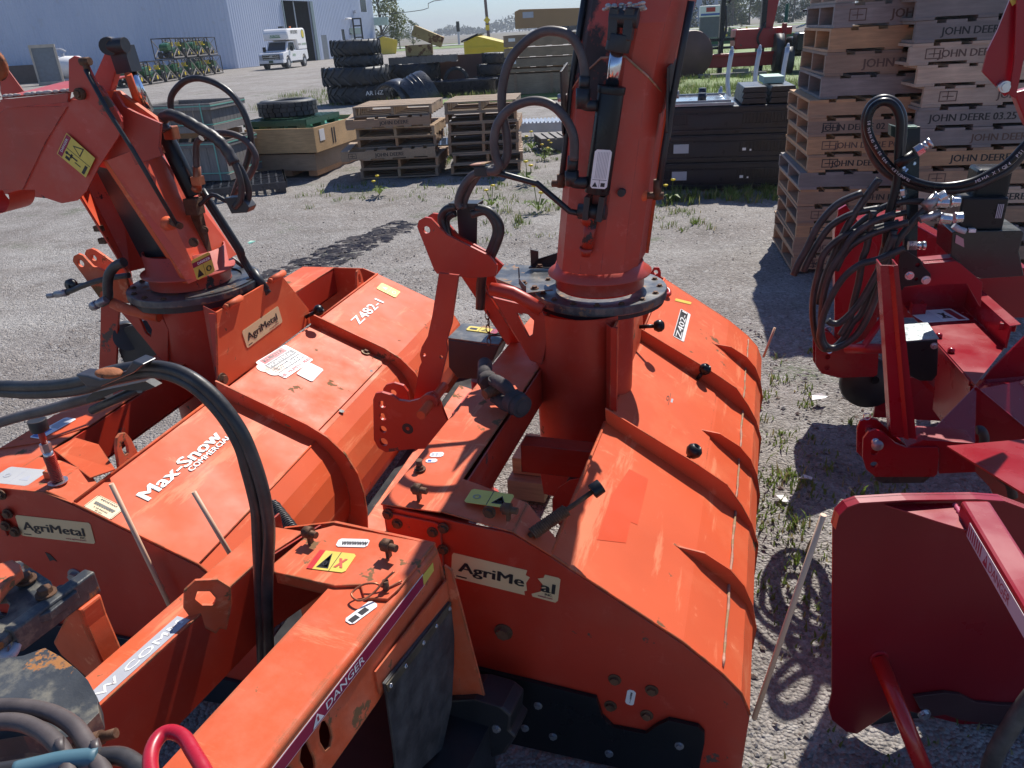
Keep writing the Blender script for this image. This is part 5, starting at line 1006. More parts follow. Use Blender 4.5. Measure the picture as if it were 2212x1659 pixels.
# wood block under
wb = gz(1150, 1078); BLK_ = MB(); 
for zz in (0, 1): pass
b = MB(); b.box((0, 0, .045), (.16, .28, .09)); tag(b.build('timber_block', WDD, loc=(FA.w((-.30, 1.3, 0)).x, FA.w((-.30, 1.3, 0)).y, 0), rz=FA.rz), 'lower timber block on the ground under the middle blower', 'block', 'timber blocks under the middle blower')
b = MB(); b.box((0, 0, .04), (.15, .22, .075)); tag(b.build('timber_block', WDP, loc=(FA.w((-.295, 1.32, 0)).x, FA.w((-.30, 1.32, 0)).y, .092), rz=FA.rz), 'upper pale timber block resting under the middle blower', 'block', 'timber blocks under the middle blower')
# ---- chute of the middle blower
cc_ = V((.032, 1.08, 0)); lean = V((.068, .0, 0))
def sect(hw, yb, yf, k=1.0): return [(-hw, yb), (-hw, -.05), (-hw*.72, yf*.82), (-hw*.25, yf), (hw*.25, yf), (hw*.72, yf*.82), (hw, -.05), (hw, yb)]
def channel(nm, secs, mt, par, th=.005, bev=.001):
    """secs = list of (offset V, section); wall with thickness"""
    outer = [[o_+V((x, y, 0)) for x, y in s] for o_, s in secs]; n = len(outer[0]); b = MB()
    inner = []
    for o_, s in secs:
        m = [];
        for i, (x, y) in enumerate(s):
            xi = x*(1-th/abs(x)*1.0) if abs(x) > th else x; yi = y+(th if y < -.03 else 0); m.append(o_+V((xi, yi, 0)))
        inner.append(m)
    vs = [p for s in outer for p in s]+[p for s in inner for p in s]; K_ = len(secs); N = K_*n; fs = []
    for r_ in range(K_-1):
        for i in range(n-1): fs.append((r_*n+i, r_*n+i+1, (r_+1)*n+i+1, (r_+1)*n+i)); fs.append((N+r_*n+i, N+(r_+1)*n+i, N+(r_+1)*n+i+1, N+r_*n+i+1))
        for i in (0, n-1): fs.append((r_*n+i, (r_+1)*n+i, N+(r_+1)*n+i, N+r_*n+i))
    for r_ in (0, K_-1):
        for i in range(n-1): fs.append((r_*n+i, N+r_*n+i, N+r_*n+i+1, r_*n+i+1))
    b.add(vs, fs); return b.build(nm, mt, par, bevel=bev)
S = sect(.139, .12, -.155)
b = MB(); b.lathe(cc_+V((0, 0, .99)), [(.152, 0), (.152, .040), (.176, .046), (.177, .050), (.155, .066), (.147, .085), (.143, .085), (.146, 0)], 40); b.build('chute_collar', CHUTE, A)
# peaked top edge of the lower section
tops = [1.60, 1.62, 1.66, 1.715, 1.715, 1.66, 1.61, 1.58]; b = MB(); vs = []; n = len(S)
for z_, k_ in ((1.07, 0), (1.33, .45), (None, 1)):
    for i, (x, y) in enumerate(S): zz = z_ or tops[i]; vs.append(cc_+lean*((zz-1.07)/.6)+V((x, y, zz)))
for z_, k_ in ((1.07, 0), (1.33, .45), (None, 1)):
    for i, (x, y) in enumerate(S): zz = z_ or tops[i]; vs.append(cc_+lean*((zz-1.07)/.6)+V((x*.965, y+(.005 if y < 0 else 0), zz)))
N = 3*n; fs = []
for r_ in (0, 1):
    for i in range(n-1): fs += [(r_*n+i, r_*n+i+1, (r_+1)*n+i+1, (r_+1)*n+i), (N+r_*n+i, N+(r_+1)*n+i, N+(r_+1)*n+i+1, N+r_*n+i+1)]
    for i in (0, n-1): fs.append((r_*n+i, (r_+1)*n+i, N+(r_+1)*n+i, N+r_*n+i))
for r_ in (0, 2):
    for i in range(n-1): fs.append((r_*n+i, N+r_*n+i, N+r_*n+i+1, r_*n+i+1))
b.add(vs, fs); CHL = b.build('chute', GREASY, A, bevel=.001); tr_ = [cc_+lean*((tops[i]-1.07)/.6)+V((x, y-.002, tops[i]+.001)) for i, (x, y) in enumerate(S)]; b = MB(); b.tube(tr_[1:7], .0035, 6, smooth=1, rf=lambda t, i: .7+.5*R()); b.build('sunlit_rim', SEAM, CHL)  # pale tube along the top edge, sunlight on the rim put into its colour
b = MB(); b.prism([cc_+V((.139, .12, 1.07)), cc_+V((.15, .12, 1.07)), cc_+V((.205, .12, 1.58)), cc_+V((.195, .12, 1.58))], (0, .006, 0)); b.build('edge_flange', ORANGE, CHL)
up = lambda zz: cc_+V((.062+(zz-1.6)*.20, (zz-1.6)*.10, zz))
S2 = sect(.152, .17, -.150); CH2 = channel('chute_deflector', [(up(1.55)+V((0, .012, 0)), sect(.147, .17, -.125)), (up(1.80), S2), (up(2.0), sect(.165, .2, -.14)), (up(2.35), sect(.17, .22, -.10))], GREASY, A)
for sx in (-1, 1):
    b = MB(); x0 = cc_.x+(.058+.160 if sx > 0 else .050-.146); b.prism([(x0, 1.0, 1.50), (x0+.004*sx, 1.06, 1.47), (x0+.006*sx, 1.12, 1.56), (x0+.01*sx, 1.12, 1.70), (x0, .99, 1.68)], (.006*sx, 0, 0)); b.build('pivot_plate', BLK, CH2, bevel=.001)
    b = MB(); b.cyl((x0, 1.06, 1.60), (x0+.03*sx, 1.06, 1.60), .012, n=12); b.build('pivot_bolt', STEELD, CH2)
cross = [(x, y) for x, y in ((1.0, 2.0),)]
# ribbed inner shield piece seen at upper right
# linkage rods
lr = q(FA, 'B', 1.02, 'CD', (832, -20), (700, 870), (660, 1300))+[q(FA, 'B', 1.02, 'CE', (578, 340))]
b = MB(); b.tube(lr, .0095, 10, smooth=2); b.build('linkage_rod', BLK, A)
e_ = lr[-1]; b = MB(); b.cyl(e_+V((-.03, 0, 0)), e_+V((.02, 0, 0)), .011, n=10); b.cyl(e_+V((0, 0, .03)), e_+V((0, 0, -.012)), .013, n=10); b.build('rod_end', RUST, A)
rl = [q(FA, 'B', 1.02, 'CD', (1995, 10)), q(FA, 'B', 1.02, 'CD', (1790, 1100)), q(FA, 'B', 1.02, 'CE', (1625, 470))]
b = MB(); b.tube(rl, .0105, 10, smooth=2); b.build('linkage_rod', BLK, A)
e_ = rl[-1]; b = MB(); b.cyl(e_+V((-.06, 0, .0)), e_+V((.02, 0, 0)), .011, n=10); b.cyl(e_+V((0, 0, .05)), e_+V((0, 0, -.012)), .013, n=10); b.build('rod_end', RUST, A)
b = MB(); b.cyl(e_+V((-.065, 0, 0)), e_+V((-.03, 0, 0)), .028, .014, n=14); b.build('rod_boss', ORANGE, A)
# cylinder
cy = lambda k, x, y, bb=.885: q(FA, 'B', bb, k, (x, y))
t0_, t1_ = cy('CD', 1132, 935), cy('CE', 968, 440); b = MB(); b.cyl(t0_, t1_, .038, n=28); b.cyl(t0_, t0_+(t1_-t0_).normalized()*.02, .0405, n=28); CYL = b.build('hydraulic_cylinder', BLKN, A, bevel=.002)
r1_ = cy('CD', 1192, 520); b = MB(); b.cyl(t0_, r1_, .0195, n=24); b.build('cylinder_rod', CHROME, CYL)
b = MB(); cvt = cy('CD', 1255, 120); b.cyl(r1_-(t0_-r1_).normalized()*-.01, cy('CD', 1225, 370), .034, n=20)
for sx in (-1, 1): b.bar(cy('CD', 1222+sx*78, 440), cy('CD', 1258+sx*85, 90), .026, .05, (0, 1, 0))
b.cyl(cy('CD', 1110, 180), cy('CD', 1420, 200), .026, n=18); b.build('clevis', BLK, CYL, bevel=.003)
b = MB(); pz = cy('CD', 1250, 60); [b.ball(pz+V((U(-.055, .06), U(-.02, .02), U(-.012, .004))), U(.003, .009), (1, 1, .6), 5) for _ in range(60)]; b.build('dirt_cap', mat('grey_grime', (.42, .40, .38), .8, var=.4, vs=60), CYL)
for (x, y), (x2, y2) in (((880, 470), (855, 720)), ((1040, 470), (1000, 740))): b = MB(); b.bar(cy('CE', x, y), cy('CE', x2, y2), .018, .05, (0, 1, 0)); b.build('clevis', BLK, CYL, bevel=.002)
b = MB(); b.cyl(cy('CE', 770, 640, .90), cy('CE', 1070, 650, .90), .024, n=16); b.build('clevis_pin', BLK, CYL)
o_ = cy('CE', 893, 388, .848); uu = cy('CE', 1075, 400, .848)-o_; vv = cy('CD', 950, 1625, .848)-o_
sticker('warning_sticker', CYL, o_, uu, vv, uu.length, vv.length, [('#', .004, vv.length*.22, .0012, uu.length-.008, 1), ('#', uu.length*.5, .004, vv.length*.2, .001, 1), ('^', uu.length*.1, vv.length*.04, vv.length*.13, uu.length*.32, 1), ('#', uu.length*.6, vv.length*.05, vv.length*.1, uu.length*.25, 1)]+[('#', uu.length*(.2+.09*k), vv.length*.26, vv.length*.68, uu.length*.03, 2) for k in range(8)], [WHITE, INK, flat('small_print', (.4, .4, .4))])
b = MB(); p0 = cy('CD', 965, 1150, .87); b.tube([p0, cy('CD', 870, 1150, .86), cy('CD', 815, 1130, .86)], .016, 12, smooth=3); b.cyl(cy('CD', 815, 1180, .86), cy('CD', 820, 960, .86), .021, n=12); b.cyl(cy('CD', 830, 960, .86), cy('CD', 840, 830, .86), .0155, n=12); b.build('hose_fitting', BLK, CYL)
b = MB(); b.tube([cy('CE', 860, 330, .87), cy('CE', 770, 330, .86), cy('CE', 705, 320, .86)], .018, 12, smooth=3); b.cyl(cy('CE', 700, 360, .86), cy('CE', 695, 200, .86), .021, n=12); b.cyl(cy('CE', 700, 200, .86), cy('CE', 712, 40, .86), .0165, n=12); b.build('hose_fitting', BLK, CYL)
b = MB(); b.cyl(cy('CE', 905, 740, .905), cy('CE', 860, 1060, .905), .019, n=16); b.cyl(cy('CE', 855, 1040, .905), cy('CE', 845, 1130, .905), .023, .014, n=12); b.cyl(cy('CE', 880, 660, .905), cy('CE', 885, 780, .905), .024, n=12); b.build('grease_stub', mat('greasy_stub', (.35, .03, .015), .4, wear=(.03, .025, .025), wthr=.48, wsc=14), A)
b = MB(); p_ = cy('CE', 1235, 440, .925); b.cyl(p_+V((0, .03, 0)), p_+V((0, -.006, 0)), .012, n=12); b.build('plug_bolt', BLK, CHL)
rb_ = [cy('R2', 960, 1120, .86), cy('R2', 1030, 1125, .86), cy('R2', 1270, 1190, .88), cy('R2', 1480, 1370, .90), cy('R2', 1640, 1400, .90)]; b = MB(); b.tube(rb_, .0095, 10, smooth=1); HA = b.build('hose_arm', BLK, A)
b = MB(); b.box(cy('R2', 925, 1105, .86), (.05, .05, .03)); b.build('hose_clamp', BLK, HA, bevel=.003); b = MB(); c_ = cy('R2', 905, 1068, .86); b.prism([c_+V((-.03, -.02, 0)), c_+V((.02, -.025, .003)), c_+V((.028, .02, .004)), c_+V((-.02, .02, 0))], (0, 0, .004)); b.build('clamp_cap', SEAM, HA)
lo = [cy('R2', x, y, .87) for x, y in ((1583, 510), (1560, 360), (1490, 240), (1390, 202), (1290, 212), (1180, 285), (1090, 400), (1045, 560), (1043, 720), (1072, 880), (1072, 1010), (1030, 1080), (960, 1095))]; b = MB(); b.tube(lo, .0135, 12); b.build('hydraulic_hose', HOSEB, A)
li = [cy('R2', x, y, .84) for x, y in ((1508, 1040), (1508, 900), (1465, 790), (1390, 700), (1300, 658), (1200, 660), (1090, 708), (1015, 800), (990, 900), (998, 1000), (1020, 1070), (1000, 1105), (950, 1110))]; b = MB(); b.tube(li, .0135, 12); b.build('hydraulic_hose', HOSEB, A)
for dx in (0, 38):
    ll = [cy('R2', x, y, .87+dx*.0006) for x, y in ((900+dx*.2, 1110), (835+dx, 1150), (780+dx*1.2, 1230), (757+dx, 1310), (775+dx*.7, 1350))]; b = MB(); b.tube(ll, .0125, 12); b.build('hydraulic_hose', HOSEB, A)
b = MB(); pc = cy('R2', 812, 1330, .93); b.prism([(p.x, .95, p.z) for p in q(FA, 'B', .95, 'R2', (745, 1330), (880, 1330), (875, 1640), (765, 1600))], (0, .006, 0)); b.box(cy('R2', 808, 1318, .92), (.10, .06, .012)); b.build('hose_post', BLK, A, bevel=.001)
for j, pts in enumerate((((745, 1340), (690, 1350), (655, 1385), (650, 1440), (700, 1560)), ((740, 1380), (700, 1400), (680, 1450), (720, 1600)))): b = MB(); b.tube([cy('R2', x, y, .90+.02*j) for x, y in pts], .0125, 10); b.build('hydraulic_hose', HOSE, A)
for j, dx in enumerate((0, -26)):
    b = MB(); b.tube([cy('R2', 870+dx, 1345+j*45, .90)]+[cy('R2', x+dx, y, .90) for x, y in ((960, 1370), (1020, 1440), (1030, 1510), (1005, 1590), (975, 1660))]+[cy('R5', 920+dx*.6, 120, .92), cy('R5', 905+dx*.4, 340, .94)], .0135, 12); b.build('hydraulic_hose', HOSE, A)
b = MB(); b.tube([(.15, .02, .30), (.15, WA-.03, .30)], .03, 10, smooth=1); vs = []; 
for i in range(97):
    t = i/96; an = t*2*pi*5; y = .05+t*(WA-.1); vs += [V((.15+.03*cos(an), y, .30+.03*sin(an))), V((.15+.21*cos(an), y, .30+.21*sin(an))), V((.15+.21*cos(an), y+.006, .30+.21*sin(an))), V((.15+.03*cos(an), y+.006, .30+.03*sin(an)))]
b.add(vs, [(4*i+j, 4*i+(j+1) % 4, 4*i+4+(j+1) % 4, 4*i+4+j) for i in range(96) for j in range(4)], 0); b.build('auger', REDO, A)
# ================================================================ LEFT ORANGE BLOWER
FB = Frame(-1.225, 1.795, 14.9)
B_ = thing('snow_blower', 'worn orange snow blower on the left with deflector chute and snow lettering on its hood', 'snow blower', FB.O, FB.rz)
WB = 2.17
hb_ = [(0, .681), (.352, .519), (.395, .475), (.425, .425), (.443, .365), (.448, .30), (.44, .235), (.42, .18)]
sb_ = [(-.43, .712), (-.08, .710), (0, .679), (.352, .517), (.395, .473), (.425, .423), (.443, .363), (.448, .30), (.60, .10), (.62, .02), (.5, .01), (-.42, .01)]
for y0 in (0, WB-.008):
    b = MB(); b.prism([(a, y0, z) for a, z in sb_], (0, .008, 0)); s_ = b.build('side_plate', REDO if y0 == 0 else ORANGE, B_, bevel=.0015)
    if y0 == 0: SPB = s_
b = MB(); b.prism([(-.42, -.013, .24), (.10, -.013, .215), (.20, -.013, .20), (.28, -.013, .12), (.6, -.013, .09), (.6, -.013, .01), (-.42, -.013, .01)], (0, .012, 0)); b.build('skid_plate', PLB, SPB, bevel=.002)
O_, O2, O3 = q(FB, 'B', -.001, 'BH', (170, 1022), (758, 1090), (118, 858)); agrimetal(SPB, O_, O2-O_, O3-O_, (O2-O_).length, (O3-O_).length)
b = MB(); b.prism([(-.35, -.009, .705), (-.35, -.009, .55), (-.262, -.009, .55), (-.262, -.009, .62), (-.30, -.009, .70)], (0, .008, 0)); dp = b.build('corner_plate', REDO, B_, bevel=.002)
for x, y in ((10, 700), (60, 850), (45, 945), (120, 995)): bolt(dp, q(FB, 'B', -.009, 'BH', (x, y)), (0, -1, 0), .011)
bolt(SPB, q(FB, 'B', -.001, 'BH', (600, 1340)), (0, -1, 0), .017, STEELD)
b = MB(); c_ = q(FB, 'B', -.001, 'BH', (395, 1200)); b.prism([c_+V((-.01, 0, .02)), c_+V((.006, 0, .014)), c_+V((.022, 0, -.01)), c_+V((.01, 0, -.006)), c_+V((-.004, 0, -.012))], (0, -.0006, 0)); b.build('paint_scar', BLK, SPB)
b = MB(); b.sheet([(a, .009, z) for a, z in hb_], (0, WB-.018, 0), .004); HB = b.build('hood', ORANGE, B_, bevel=.0012)
b = MB(); b.tube([(.352, .01, .5215), (.352, .7, .5215)], .003, 6, smooth=1); b.build('bend_line', ORANGE_W, HB); b = MB(); b.tube([(a, .006, z+.003) for a, z in sb_[1:6]], .0035, 6, smooth=1); b.build('weld_seam', ORANGE, HB)
b = MB(); b.tube([(0, .01, .684), (0, .7, .684)], .005, 6, smooth=1); b.build('weld_seam', ORANGE, HB); b = MB(); b.tube([(0, 1.42, .684), (0, WB-.01, .684)], .005, 6, smooth=1); b.build('weld_seam', ORANGE, HB)
NB = V((.409, 0, .912)); hbz = lambda a: .681-(.162/.352)*a
def rbB(bb):
    out = [(.0, .735), (.33, .585), (.40, .54), (.46, .475), (.495, .40), (.508, .32), (.508, .24), (.50, .16)]; b = MB(); b.prism([V((-.0, bb, .68))]+[V((a, bb, z)) for a, z in out]+[V((a, bb, z-.003)) for a, z in hb_[::-1]], (0, .009, 0)); b.build('stiffener_rib', ORANGE_W, HB, bevel=.001)
rbB(.70); rbB(1.41)
pt = lambda a, bb, l: V((a, bb, hbz(a)))+NB*l
b = MB(); b.prism([pt(.008, .72, .003), pt(.30, .72, .003), pt(.335, .75, .003), pt(.335, 1.36, .003), pt(.31, 1.395, .003), pt(.008, 1.395, .003)], NB*.004); PB = b.build('access_panel', ORANGE_W, B_, bevel=.0015)
def onB(k, x, y, lift=.008): return FB.loc(FB.pl(KK[k][0]+x*KK[k][2], KK[k][1]+y*KK[k][2], FB.w(V((0, 0, .681))+NB*lift), FB.e*NB.x+V((0, 0, NB.z))))
def hsB(nm, par, k, p0, p1, p2, texts, mats, lift=.008, quad=None):
    a, c, d = onB(k, *p0, lift), onB(k, *p1, lift), onB(k, *p2, lift); return sticker(nm, par, a, c-a, d-a, (c-a).length, (d-a).length, texts((c-a).length, (d-a).length), mats, quad=quad)
for x, y in ((1365, 712), (815, 1232)):
    p = onB('BF', x, y); b = MB(); b.cyl(p, p+NB*.003, .02, n=18); w_ = b.build('washer', mat('brass_brown_washer', (.30, .17, .05), .6), PB); b = MB(); b.hexb(p+NB*.003, NB, .009, .008); b.build('bolt_head', RUST, w_)
for x, y in ((1190, 1140), (1400, 847)):
    p = onB('BF', x, y, .003); b = MB(); b.cyl(p, p+NB*.0006, .010, n=12); b.build('bolt_hole', INK, HB)
PK = flat('pink_red_print', (.62, .10, .12)); DG = flat('dark_grey_print', (.10, .11, .13))
hsB('dealer_sticker', PB, 'BF', (780, 905), (985, 760), (655, 760), lambda w_, h_: [], [WHITE], quad=None) if False else None
a_, c_, d_ = onB('BF', 780, 905), onB('BF', 985, 768), onB('BF', 668, 752); ud, vd = (c_-a_).normalized(), None; vd = NB.cross(ud).normalized(); w_, h_ = (c_-a_).length, (d_-a_).length*.96
sticker('dealer_sticker', PB, a_, ud, vd, w_, h_, [('#', w_*.10, h_*.76, h_*.22, w_*.75, 1), ('KUBOTA', w_*.16, h_*.82, h_*.12, w_*.62, 3), ('#', w_*.05, h_*.52, h_*.22, w_*.9, 2), ('MONTREAL', w_*.09, h_*.57, h_*.13, w_*.8, 0), ('Liège Parmenide Equipement', w_*.05, h_*.43, h_*.06, w_*.9, 2), ('1-877-   514-42', w_*.05, h_*.34, h_*.06, w_*.85, 2), ('www.kubotamontreal.com', w_*.05, h_*.25, h_*.06, w_*.9, 2), ('HB', w_*.02, h_*.06, h_*.11, w_*.12, 1), ('MOFFETT', w_*.24, h_*.06, h_*.11, w_*.42, 1), ('MUELI', w_*.76, h_*.06, h_*.11, w_*.22, 1)], [WHITE, PK, DG, INK])
p_ = onB('BF', 690, 850); b = MB(); b.cyl(p_, p_+NB*.0009, .030, n=20); b.cyl(p_+ud*.04, p_+ud*.04+NB*.0009, .026, n=20); b.cyl(p_+vd*.035-ud*.01, p_+vd*.035-ud*.01+NB*.0009, .027, n=20); b.build('round_badge', flat('pale_peach_badge', (.75, .55, .45)), PB)
hsB('faded_sticker', PB, 'BF', (975, 928), (1060, 840), (860, 870), lambda w_, h_: [('^', w_*.1, h_*.1, h_*.5, w_*.35, 1), ('O', w_*.6, h_*.2, h_*.3, w_*.25, 1), ('#', 0, h_*.78, h_*.2, w_, 2)], [WHITE, GREYS, flat('pale_pink', (.75, .5, .5))])
def letters(s, par, k, p0, p1, p2, mts, bold, lift, nm):
    a, c, d = onB(k, *p0, lift), onB(k, *p1, lift), onB(k, *p2, lift); ud = (c-a).normalized(); vd = NB.cross(ud).normalized(); hh = (d-a).length; b = MB()
    b.text(s, a, ud, vd, hh, 0, (c-a).length, bold+.004, 0); b.text(s, a+NB*.0004+ud*.001, ud, vd, hh, 1, (c-a).length*.99, bold-.022, 0)
    # give the letters a hair of thickness
    return b.build(nm, mts, par, recalc=False)
letters('Max-Snow', HB, 'BH', (1180, 745), (1765, 235), (1075, 694), [GREYS, WHITEW], .05, .0012, 'hood_lettering'); letters('COMMERCIAL', HB, 'BH', (1520, 517), (1835, 243), (1495, 488), [GREYS, WHITEW], .04, .0012, 'hood_lettering')
letters('Z482-1', HB, 'BF', (1320, 512), (1497, 350), (1272, 470), [GREYS, WHITEW], .04, .0012, 'hood_lettering')
hsB('important_sticker', HB, 'BH', (870, 903), (968, 800), (655, 795), lambda w_, h_: [], [CREAM]) if False else None
a_, c_, d_ = onB('BH', 655, 795, .0012), onB('BH', 870, 903, .0012), onB('BH', 780, 700, .0012); ud = (c_-a_).normalized(); vd = NB.cross(ud).normalized(); w_, h_ = (c_-a_).length, (d_-a_).length
sticker('important_sticker', HB, a_, ud, vd, w_, h_, [('#', .002, .002, .0015, w_-.004, 1), ('#', .002, h_-.0035, .0015, w_-.004, 1), ('#', .002, .002, h_-.004, .0015, 1), ('#', w_-.0035, .002, h_-.004, .0015, 1), ('IMPORTANT', w_*.2, h_*.78, h_*.1, w_*.6, 1), ('WWWWWWWW', w_*.14, h_*.40, h_*.22, w_*.72, 1), ('5 1/2 INCHES', w_*.25, h_*.24, h_*.08, w_*.5, 1), ('89 mm', w_*.38, h_*.1, h_*.07, w_*.25, 1)], [CREAM, INK])
hsB('danger_sticker', HB, 'BF', (1580, 318), (1618, 275), (1440, 250), lambda w_, h_: [('#', 0, h_*.45, .0015, w_, 1), ('O', w_*.3, h_*.12, h_*.2, w_*.4, 1), ('^', w_*.3, h_*.6, h_*.25, w_*.4, 1)], [YEL, GREYS], lift=.0012)
# lower front flange and scraper with slots
b = MB(); b.prism([(.47, .35, .16), (.56, .35, .135), (.56, 1.95, .135), (.47, 1.95, .16)], (0, 0, .006)); FL = b.build('scraper_flange', ORANGE_W, B_, bevel=.001)
for yy in (.5, .64, .98, 1.05, 1.5): bolt(FL, (.52, yy, .155), (.25, 0, 1), .012, STEEL)
b = MB(); hs = [slot((.58, y, .06), .026, .018, 'x') for y in [ .2+.16*i for i in range(12)]]; b.prism([(.58, .05, .0), (.58, 2.1, .0), (.58, 2.1, .13), (.58, .05, .13)], (.012, 0, 0), holes=hs); b.build('scraper_blade', mat('pinkish_scraper', (.42, .20, .16), .6, wear=(.15, .08, .06), wthr=.62, wsc=9), B_, bevel=.001)
b = MB(); b.prism([(.42, .01, .02), (.58, .01, .02), (.58, WB-.01, .02), (.42, WB-.01, .02)], (0, 0, .12)); b.build('lower_beam', BLK, B_)
# housing and wall with sticker
b = MB(); b.lathe((-.26, 1.05, 0), [(.165, .35), (.172, .945)], 40); b.lathe((-.26, 1.05, 0), [(.16, .35), (.167, .945)], 40); b.build('fan_housing', REDO, B_)
b = MB(); b.prism([(-.004, .712, .684), (-.004, .80, .955), (-.004, 1.255, .955), (-.004, 1.42, .75), (-.004, 1.42, .684)], (-.008, 0, 0)); WLB = b.build('housing_wall', ORANGE, B_, bevel=.0015)
b = MB(); b.bar((-.02, .72, .45), (-.02, .80, .95), .03, .012, (0, 1, 0)); b.prism([(-.008, .715, .5), (-.008, .80, .955), (-.10, .86, .955), (-.10, .82, .5)], (0, .004, 0)); b.build('corner_flange', REDO, WLB, bevel=.001)
for y0, y1 in ((.86, .95), (1.17, 1.27)): b = MB(); b.cyl((-.0, y0, .957), (-.0, y1, .957), .013, n=14); b.cyl((-.0, y0-.012, .957), (0, y0, .957), .011, n=6); b.build('hinge', ORANGE_W, WLB)
bolt(WLB, (-.003, .745, .72), (1, 0, 0), .017)
O_, O2, O3 = q(FB, 'A', -.003, 'BG', (1555, 1050), (1835, 840), (1510, 910)); agrimetal(WLB, O_, O2-O_, O3-O_, (O2-O_).length, (O3-O_).length*.97)
kb = q(FB, 'A', -.0, 'BG', (2020, 820)); knob(WLB, kb+V((0, 0, .01)), (.75, .25, .35), .05, .024)
# ring
rb = V((-.275, 1.075, .950)); b = MB(); b.lathe(rb, [(.14, 0), (.246, 0), (.248, .003), (.248, .024), (.246, .027), (.14, .027), (.14, 0)], 48, sm=False); RB_ = b.build('turntable_ring', DISC, B_)
b = MB(); b.lathe(rb, [(.15, -.022), (.243, -.022), (.243, 0), (.15, 0)], 48, sm=False); b.build('lower_ring', BLK, RB_)
for i in range(16): a_ = 2*pi*i/16+.1; bolt(RB_, rb+V((.223*cos(a_), .223*sin(a_), .027)), (0, 0, 1), .008)
b = MB(); b.lathe(rb+V((0, 0, .027)), [(.178, 0), (.24, 0), (.24, .006), (.178, .006)], 24, sm=False, a0=-1.1, a1=1.6); b.build('ring_segment', DISC, RB_)
# triangular bracket, beam
tb = [V((p.x, .88, p.z)) for p in q(FB, 'B', .88, 'BG', (490, 690), (620, 720), (880, 800), (930, 900), (925, 1160), (870, 1140), (640, 860))]
th = [V((p.x, .88, p.z)) for p in q(FB, 'B', .88, 'BG', (700, 815), (760, 835), (800, 900), (790, 960), (750, 930))]
b = MB(); b.prism(tb, (0, .012, 0), holes=[th]); b.build('gusset_bracket', REDO, B_, bevel=.002); b = MB(); b.tube(q(FB, 'B', .86, 'BG', (490, 690), (620, 745), (860, 800)), .02, 12, smooth=2); b.build('bracket_tube', ORANGE_W, B_)
b = MB(); b.prism([(-.43, 0, .708), (-.43, WB, .708), (-.245, WB, .708), (-.26, .17, .708), (-.26, .0, .708)], (0, 0, .004)); BTB = b.build('beam_top', ORANGE_W, B_, bevel=.001)
b = MB(); b.prism([(-.26, 0, .7095), (-.085, 0, .7095), (-.085, .15, .7095), (-.26, .17, .7095)], (0, 0, .0035)); b.build('end_cover', ORANGE_W, B_, bevel=.001)
b = MB(); b.prism([(-.085, 0, .7095), (0, 0, .684), (0, .10, .684), (-.085, .15, .7095)], (0, 0, .003)); b.build('end_cover', ORANGE_W, B_, bevel=.001)
b = MB(); b.prism([(-.22, .19, .725), (-.02, .10, .70), (.02, .155, .70), (-.10, .24, .725), (-.2, .26, .73)], (0, 0, .004)); b.build('inner_cover', ORANGE, B_, bevel=.001)
b = MB(); b.prism([(-.247, .172, .58), (-.247, WB, .58), (-.247, WB, .707), (-.247, .172, .707)], (-.005, 0, 0)); b.prism([(-.43, .01, .5), (-.43, WB, .5), (-.43, WB, .707), (-.43, .01, .707)], (.005, 0, 0)); b.prism([(-.42, .01, .57), (-.25, .01, .57), (-.25, WB, .57), (-.42, WB, .57)], (0, 0, .005)); b.build('beam_side', REDO, B_)
b = MB(); b.prism([(-.247, .3, .35), (.0, .3, .35), (.0, WB, .35), (-.247, WB, .35)], (0, 0, .006)); b.tube([(-.12, .05, .42), (-.12, WB-.05, .42)], .05, 12, smooth=1); b.build('inner_floor', REDO, B_)
b = MB(); b.prism([(-.428, .42, .7125), (-.252, .56, .7125), (-.245, .36, .7125), (-.33, .24, .7125), (-.425, .19, .7125)], (0, 0, .003)); b.build('beam_patch', ORANGE, BTB)
sticker('blue_sticker', BTB, (-.40, .30, .717), (.2, 1, 0), (-1, .2, 0), .11, .045, [('#', .005, .004, .036, .045, 1), ('#', .058, .004, .036, .045, 1)], [WHITE, BLUEI]) if False else sticker('blue_sticker', BTB, (-.335, .26, .717), (.1, 1, 0), (-1, .1, 0), .14, .05, [('#', .006, .02, .026, .055, 1), ('#', .068, .006, .038, .06, 2)], [WHITE, BLUEI, GREYS])
sticker('faded_sticker', BTB, (-.30, .02, .7125), (1, .0, 0), (0, 1, 0), .14, .085, [('#', .068, 0, .085, .0015, 1), ('O', .025, .03, .022, .02, 1), ('^', .09, .025, .03, .03, 1)], [mat('faded_bluish_sticker', (.5, .5, .5), .4), GREYS])
# lifting ear
def ear(fr, par, p, hgt_=.085, mt=ORANGE_W):
    b = MB(); p = V(p); lp = [p+V((0, -.045, 0)), p+V((0, .045, 0)), p+V((0, .032, hgt_*.7))]+[p+V((0, .026*cos(t), hgt_*.8+.026*sin(t))) for t in (.2, .8, 1.57, 2.3, 2.9)]+[p+V((0, -.032, hgt_*.7))]
    b.prism(lp, (.010, 0, 0), holes=[[p+V((0, yy, hgt_*.55+zz)) for yy, zz in ((-.008, -.02), (.008, -.02), (.012, 0), (.009, .022), (-.009, .022), (-.012, 0))]]); return b.build('lifting_eye', mt, par, bevel=.002)
ear(FB, B_, (-.012, .235, .675), .095); ear(FB, B_, (-.012, 1.95, .675), .085)
